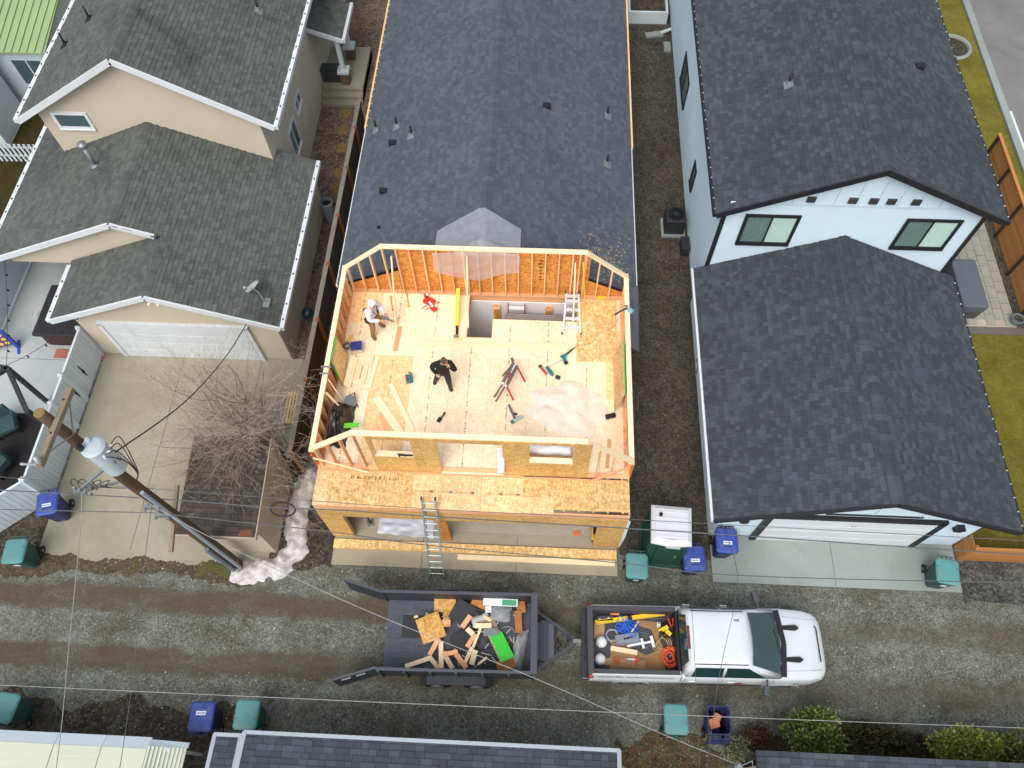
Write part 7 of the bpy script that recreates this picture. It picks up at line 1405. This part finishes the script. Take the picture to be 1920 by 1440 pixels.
item('cordless_drill', 'dark cordless drill lying below the person in black', 'drill', (-2.72, 9.8, zf(.03)), [('body', P('drill_brown', (66, 54, 48), .15, 4, .6), lambda b: (b.tube([(.04, .02, .03), (.09, .14, .03)], .032, 8))), ('battery', BLACKPIPE, lambda b: b.obox((-.05, -.1, .02), (.1, .14, .06), -.5)), ('grip', TRIM, lambda b: b.bar((.04, .04, .02), (-.03, -.06, .02), .04, .04))])
SW = P('workbench_brown', (104, 88, 82), .12, 4, .6); SR = P('workbench_red', (190, 44, 52), .1, 4, .5)
def wb(b): b.bar((-.24, .62, .55), (-.3, -.5, .55), .16, .05)
WB = item('folding_workbench', 'folding brown and red workbench standing in the middle of the floor', 'workbench', (-.72, 11.0, zf()), [('jaw', SW, lambda b: b.bar((.06, .55, .62), (-.3, -.32, .62), .11, .05)), ('jaw', SW, lambda b: b.bar((.2, .42, .62), (-.16, -.44, .62), .11, .05)), ('jaw_extension', SW, lambda b: b.bar((.04, .6, .6), (-.02, .76, .6), .1, .05)), ('vise_screw', HW, lambda b: b.bar((.13, .5, .64), (-.02, .1, .64), .03, .02))]+[('leg', SR, lambda b, p=p, q=q: b.bar(p, q, .05, .05)) for p, q in (((.2, .4, .58), (.5, .1, .04)), ((-.16, -.42, .58), (.1, -.7, .04)))]+[('leg', SW, lambda b, p=p, q=q: b.bar(p, q, .05, .04)) for p, q in (((.04, .5, .58), (-.35, .32, .03)), ((-.3, -.34, .58), (-.62, -.6, .03)), ((-.2, -.42, .58), (-.55, -.78, .03)))]+[('vise_block', HW, lambda b, p=p: b.obox(p, (.08, .08, .05), .4)) for p in ((-.3, -.36, .66), (-.18, -.46, .66))]+[('red_plate', SR, lambda b: b.obox((-.02, .08, .6), (.1, .4, .02), -.4))])
WB.scale = (.8, .8, .85)
item('reciprocating_saw', 'teal reciprocating saw lying nearest the loose strand board sheet', 'saw', (.86, 12.02, zf(.03)), [('body', TEALT, lambda b: (b.tube([(-.12, -.06, .03), (.06, .05, .03)], .045, 8), b.obox((.0, -.16, .02), (.1, .2, .06), .3))), ('blade_end', P('dark_snout', (66, 56, 50), .15, 5, .5), lambda b: b.tube([(.05, .05, .03), (.2, .2, .03), (.34, .34, .02)], [.035, .03, .008], 8)), ('battery', BLACKPIPE, lambda b: b.obox((.04, -.25, .02), (.1, .08, .07), .3))])
item('angle_grinder', 'teal and red power tool left of the reciprocating saw', 'power tool', (.42, 11.45, zf(.03)), [('body', TEALT, lambda b: b.tube([(-.1, .14, .04), (.06, -.1, .05), (.1, -.14, .04)], [.05, .06, .04], 10)), ('guard', P('grinder_red', (180, 84, 84), .12, 5, .5), lambda b: b.bar((-.28, .12, .03), (-.1, -.1, .03), .07, .05)), ('battery', P('battery_brown', (60, 52, 48), .15, 5, .6), lambda b: (b.obox((.24, -.2, .03), (.14, .1, .07), -.4), b.obox((-.3, .16, .03), (.1, .07, .06), .6)))])
item('floor_nailer', 'silver and dark nail gun lying left of the plastic heap', 'nail gun', (-.55, 9.95, zf(.03)), [('magazine', P('nailer_grey', (104, 104, 108), .12, 5, .5), lambda b: b.bar((-.22, .32, .02), (-.02, -.12, .04), .06, .07)), ('head', P('nailer_silver', (176, 196, 204), .08, 5, .35, .4), lambda b: b.tube([(-.06, -.22, .06), (.2, -.06, .06)], .05, 10)), ('grip', BLACKPIPE, lambda b: b.bar((-.08, .02, .05), (.04, .0, .07), .04, .05)), ('nose', TEALT, lambda b: b.obox((-.08, -.24, .05), (.1, .08, .08), .5))])
def heap(u, v):
    a = u*2*pi; q = v; rad = 1+.28*nz(cos(a)*1.3, sin(a)*1.3, 3)+.16*nz(cos(a)*3.5, sin(a)*3.5, 8)+.06*nz(cos(a)*9, sin(a)*9, 1); x, y = cos(a)*q*rad, sin(a)*q*rad; k = max(0, 1-q**1.8)
    return (.95+1.2*x-.12*y, 10.28+.88*y, zf()+.008+k*.3*(.3+.9*abs(nz(x*1.6, y*1.6, 7))+.25*abs(nz(x*3.6, y*3.6, 9)))+.006*abs(nz(x*8, y*8, 4)))
cloth('plastic_heap', plastic('white_plastic', (255, 254, 255), .74, .35), 72, 26, heap, None, 'big heap of crumpled translucent white plastic on the right of the floor', 'plastic sheet')
item('black_block', 'small black tool box end at the right of the plastic heap', 'box', (2.22, 10.02, zf()), [('box', BLACKPIPE, lambda b: b.obox((0, 0, .06), (.3, .12, .12), .3), {'bevel': .01}), ('latch', STEEL, lambda b: b.obox((0, -.08, .08), (.05, .02, .03), .3))])
ALU = P('white_aluminium', (222, 224, 230), .05, 4, .4, .2)
item('short_ladder', 'short white aluminium ladder leaning over the stair opening edge', 'ladder', (1.06, 12.85, zf()), [('rail', ALU, lambda b, s=s: b.bar((s*.27, 0, .03), (s*.19, 1.25, .35), .05, .09)) for s in (-1, 1)]+[('rung', ALU, lambda b, k=k: b.bar((-.27+.08*k, .18+1.0*k, .07+.26*k), (.27-.08*k, .18+1.0*k, .07+.26*k), .11, .03)) for k in (0, .28, .56, .84, 1.)]+[('foot', BLACKPIPE, lambda b, s=s: b.box(s*.29-.03, s*.29+.03, -.04, .04, 0, .03)) for s in (-1, 1)]+[('hook', BLACKPIPE, lambda b, s=s: b.tube([(s*.2, 1.2, .36), (s*.23, 1.32, .42)], .018, 6)) for s in (-1, 1)])
item('worm_saw', 'teal grey saw hanging on the right wall plate', 'saw', (2.66, 13.02, KZ+.02), [('body', P('teal_grey', (130, 170, 178), .1, 5, .4), lambda b: b.tube([(.02, 0, .05), (.14, -.12, .05)], [.07, .08], 10)), ('handle', BLACKPIPE, lambda b: (b.tube([(-.02, .02, .06), (-.2, -.06, .02), (-.38, -.16, -.05)], [.03, .025, .03], 8), b.tube([(0, .08, .08), (-.1, .06, .1)], .02, 6)))])
b = MB(); b.tube([(1.28, 14.05, 5.05), (1.33, 14.0, 4.4), (1.42, 13.9, 3.7), (1.46, 13.75, zf(.03)), (1.44, 13.4, zf(.02))], .022, 6); tag(b.build('yellow_strap', YEL, None, True), 'yellow strap hanging on the right part of the back wall', 'strap')
b = MB(); b.obox((2.0, 14.2, FZ+.06), (.26, .1, .05), .05); tag(b.build('yellow_clamp', YEL, None, False, .01), 'yellow clamp on the bottom plate near the back right corner', 'clamp')
for k, (x, y) in enumerate(((-4.72, 13.75), (-4.22, 13.9))):
    b = MB(); b.tube([(x, y+.25, zf(.06)), (x+.05, y, zf(.02)), (x+.12, y-.22, zf(.02))], .02, 6); b.obox((x+.12, y-.25, zf(.02)), (.05, .06, .03)); tag(b.build('yellow_sling', P('dull_yellow', (206, 186, 70), .12, 5, .7), None, True), ['dull yellow sling near the back left studs', 'dull yellow sling beside the long brace'][k], 'sling')
wire('thin grey air hose curling from the saw to the right wall', [(.9, 11.95, zf(.02)), (.5, 11.7, zf(.02)), (.3, 11.55, zf(.02))], .006, P('hose_grey', (150, 140, 124), .1, 5, .7), name='air_hose')
wire('thin grey cord from the saw blade to the right wall', [(1.2, 12.38, zf(.03)), (1.7, 12.55, zf(.03)), (1.95, 12.9, zf(.03)), (2.3, 13.0, zf(.2)), (2.5, 13.0, 3.9)], .006, _cache['hose_grey'], name='air_hose')
# white wrap strips at the front wall
def strip(u, v): return (-.98+.2*u+.02*sin(v*3), 8.12-.16*v+.03*sin(v*6), 4.75-1.35*v)
cloth('house_wrap_strip', P('white_wrap', (232, 234, 240), .05, 3, .6), 4, 16, strip, None, 'white wrap strip hanging in the front door opening', 'wrap', .003)
b = MB(); b.tube([(-.15+.1*i, 8.62+.02*sin(i), zf(.62)+.015*sin(i*1.7)) for i in range(13)], .14, 12); tag(b.build('wrap_roll', _cache['white_wrap'], None, True), 'white roll lying behind the right front window', 'roll')
b = MB(); b.box(-.1, 1.1, 8.45, 8.8, zf(), zf(.46)); tag(b.build('sawhorse_box', PINE, None), 'timber support under the white roll behind the right window', 'support')
b = MB(); b.bar((-3.62, 8.12, 4.09), (-3.42, 8.1, 4.09), .04, .05); b.bar((-3.66, 8.14, 4.09), (-3.6, 8.05, 4.1), .03, .04); b.box(-3.42, -3.25, 8.09, 8.13, 4.075, 4.1); tag(b.build('hammer', BLACKPIPE, None), 'dark hand tool resting on the left front window sill', 'hand tool')
# ---------------------------------------------------------------- in front of the addition
EL = thing('extension_ladder', 'tall aluminium extension ladder leaning on the front deck edge', 'ladder', (-2.8, 5.86, .0))
LA = P('ladder_aluminium', (166, 184, 188), .08, 5, .4, .4)
lb0, lt0 = Vector((-2.77, 5.87, .05)), Vector((-2.8, 7.12, 3.45))
for s in (-1, 1):
    b = MB(); b.bar(lb0+Vector((s*.21, 0, 0)), lt0+Vector((s*.19, 0, 0)), .03, .08); b.build('rail', LA, EL)
    b = MB(); b.bar(lb0+Vector((s*.165, .03, 1.4)), lb0.lerp(lt0, .62)+Vector((s*.165, .08, 0)), .025, .06) if False else b.bar(lb0.lerp(lt0, .3)+Vector((s*.17, .07, 0)), lt0+Vector((s*.155, .07, -.1)), .025, .07); b.build('fly_rail', LA, EL)
    b = MB(); b.obox(lb0+Vector((s*.21, 0, -.03)), (.06, .1, .04)); b.build('foot', BLACKPIPE, EL); b = MB(); b.obox(lt0+Vector((s*.19, .0, .03)), (.04, .09, .07)); b.build('end_cap', BLACKPIPE, EL)
for k in range(12): b = MB(); p = lb0.lerp(lt0, .05+k*.082); b.tube([p-Vector((.21, 0, 0)), p+Vector((.21, 0, 0))], .017, 8); b.build('rung', LA, EL)
b = MB(); b.box(-6.05, 2.65, 6.62, 6.9, .055, .13); o = b.build('long_osb_beam', OSB_G); tag(o, 'very long strand board beam lying across the garage apron', 'beam')
b = MB(); b.box(-2.2, 2.6, 6.42, 6.58, .055, .1); o = b.build('long_pale_board', PINE2); tag(o, 'long pale board lying in front of the strand board beam', 'board')
def gsheet(u, v): x, y = u, v; return (-4.75+1.75*u, 7.15+.75*v-.12*u*(1-v)+.05*nz(u*4, v*3, 2), .07+.12*abs(nz(u*3, v*3, 4))+.05*abs(nz(u*8, v*7, 6)))
cloth('garage_plastic', P('grey_white_plastic', (206, 210, 222), .08, 3, .4), 22, 14, gsheet, None, 'crumpled white plastic sheet on the floor of the left garage opening', 'plastic sheet')
item('air_compressor', 'small yellow and black air compressor in the right garage opening', 'compressor', (2.02, 7.35, .06), [('tank', YEL, lambda b: b.tube([(0, -.22, .18), (0, -.16, .18), (0, .16, .18), (0, .22, .18)], [.08, .15, .15, .08], 14)), ('motor', BLACKPIPE, lambda b: b.obox((0, 0, .4), (.2, .26, .16)), {'bevel': .03}), ('handle', YEL, lambda b: b.tube([(-.08, -.14, .33), (-.08, -.14, .55), (.08, -.14, .55), (.08, -.14, .33)], .015, 6)), ('foot', BLACKPIPE, lambda b: b.box(-.12, .12, -.2, .2, 0, .04))])
item('jack_post', 'thin dark post stand inside the left garage opening', 'stand', (-5.0, 7.45, .06), [('post', BLACKPIPE, lambda b: b.tube([(0, 0, 0), (0, .02, 1.6)], .025, 8)), ('base', STEEL, lambda b: b.obox((0, 0, .02), (.2, .2, .04), .3)), ('arm', BLACKPIPE, lambda b: b.tube([(0, 0, .6), (-.2, .1, 1.2)], .015, 6))])
piece('orange_box_scrap', 'small orange cardboard piece on the garage floor beside the compressor', 'cardboard', P('faded_orange', (206, 130, 90), .1, 4, .8), (1.45, 7.4, .07), (.26, .16, .02), .1)
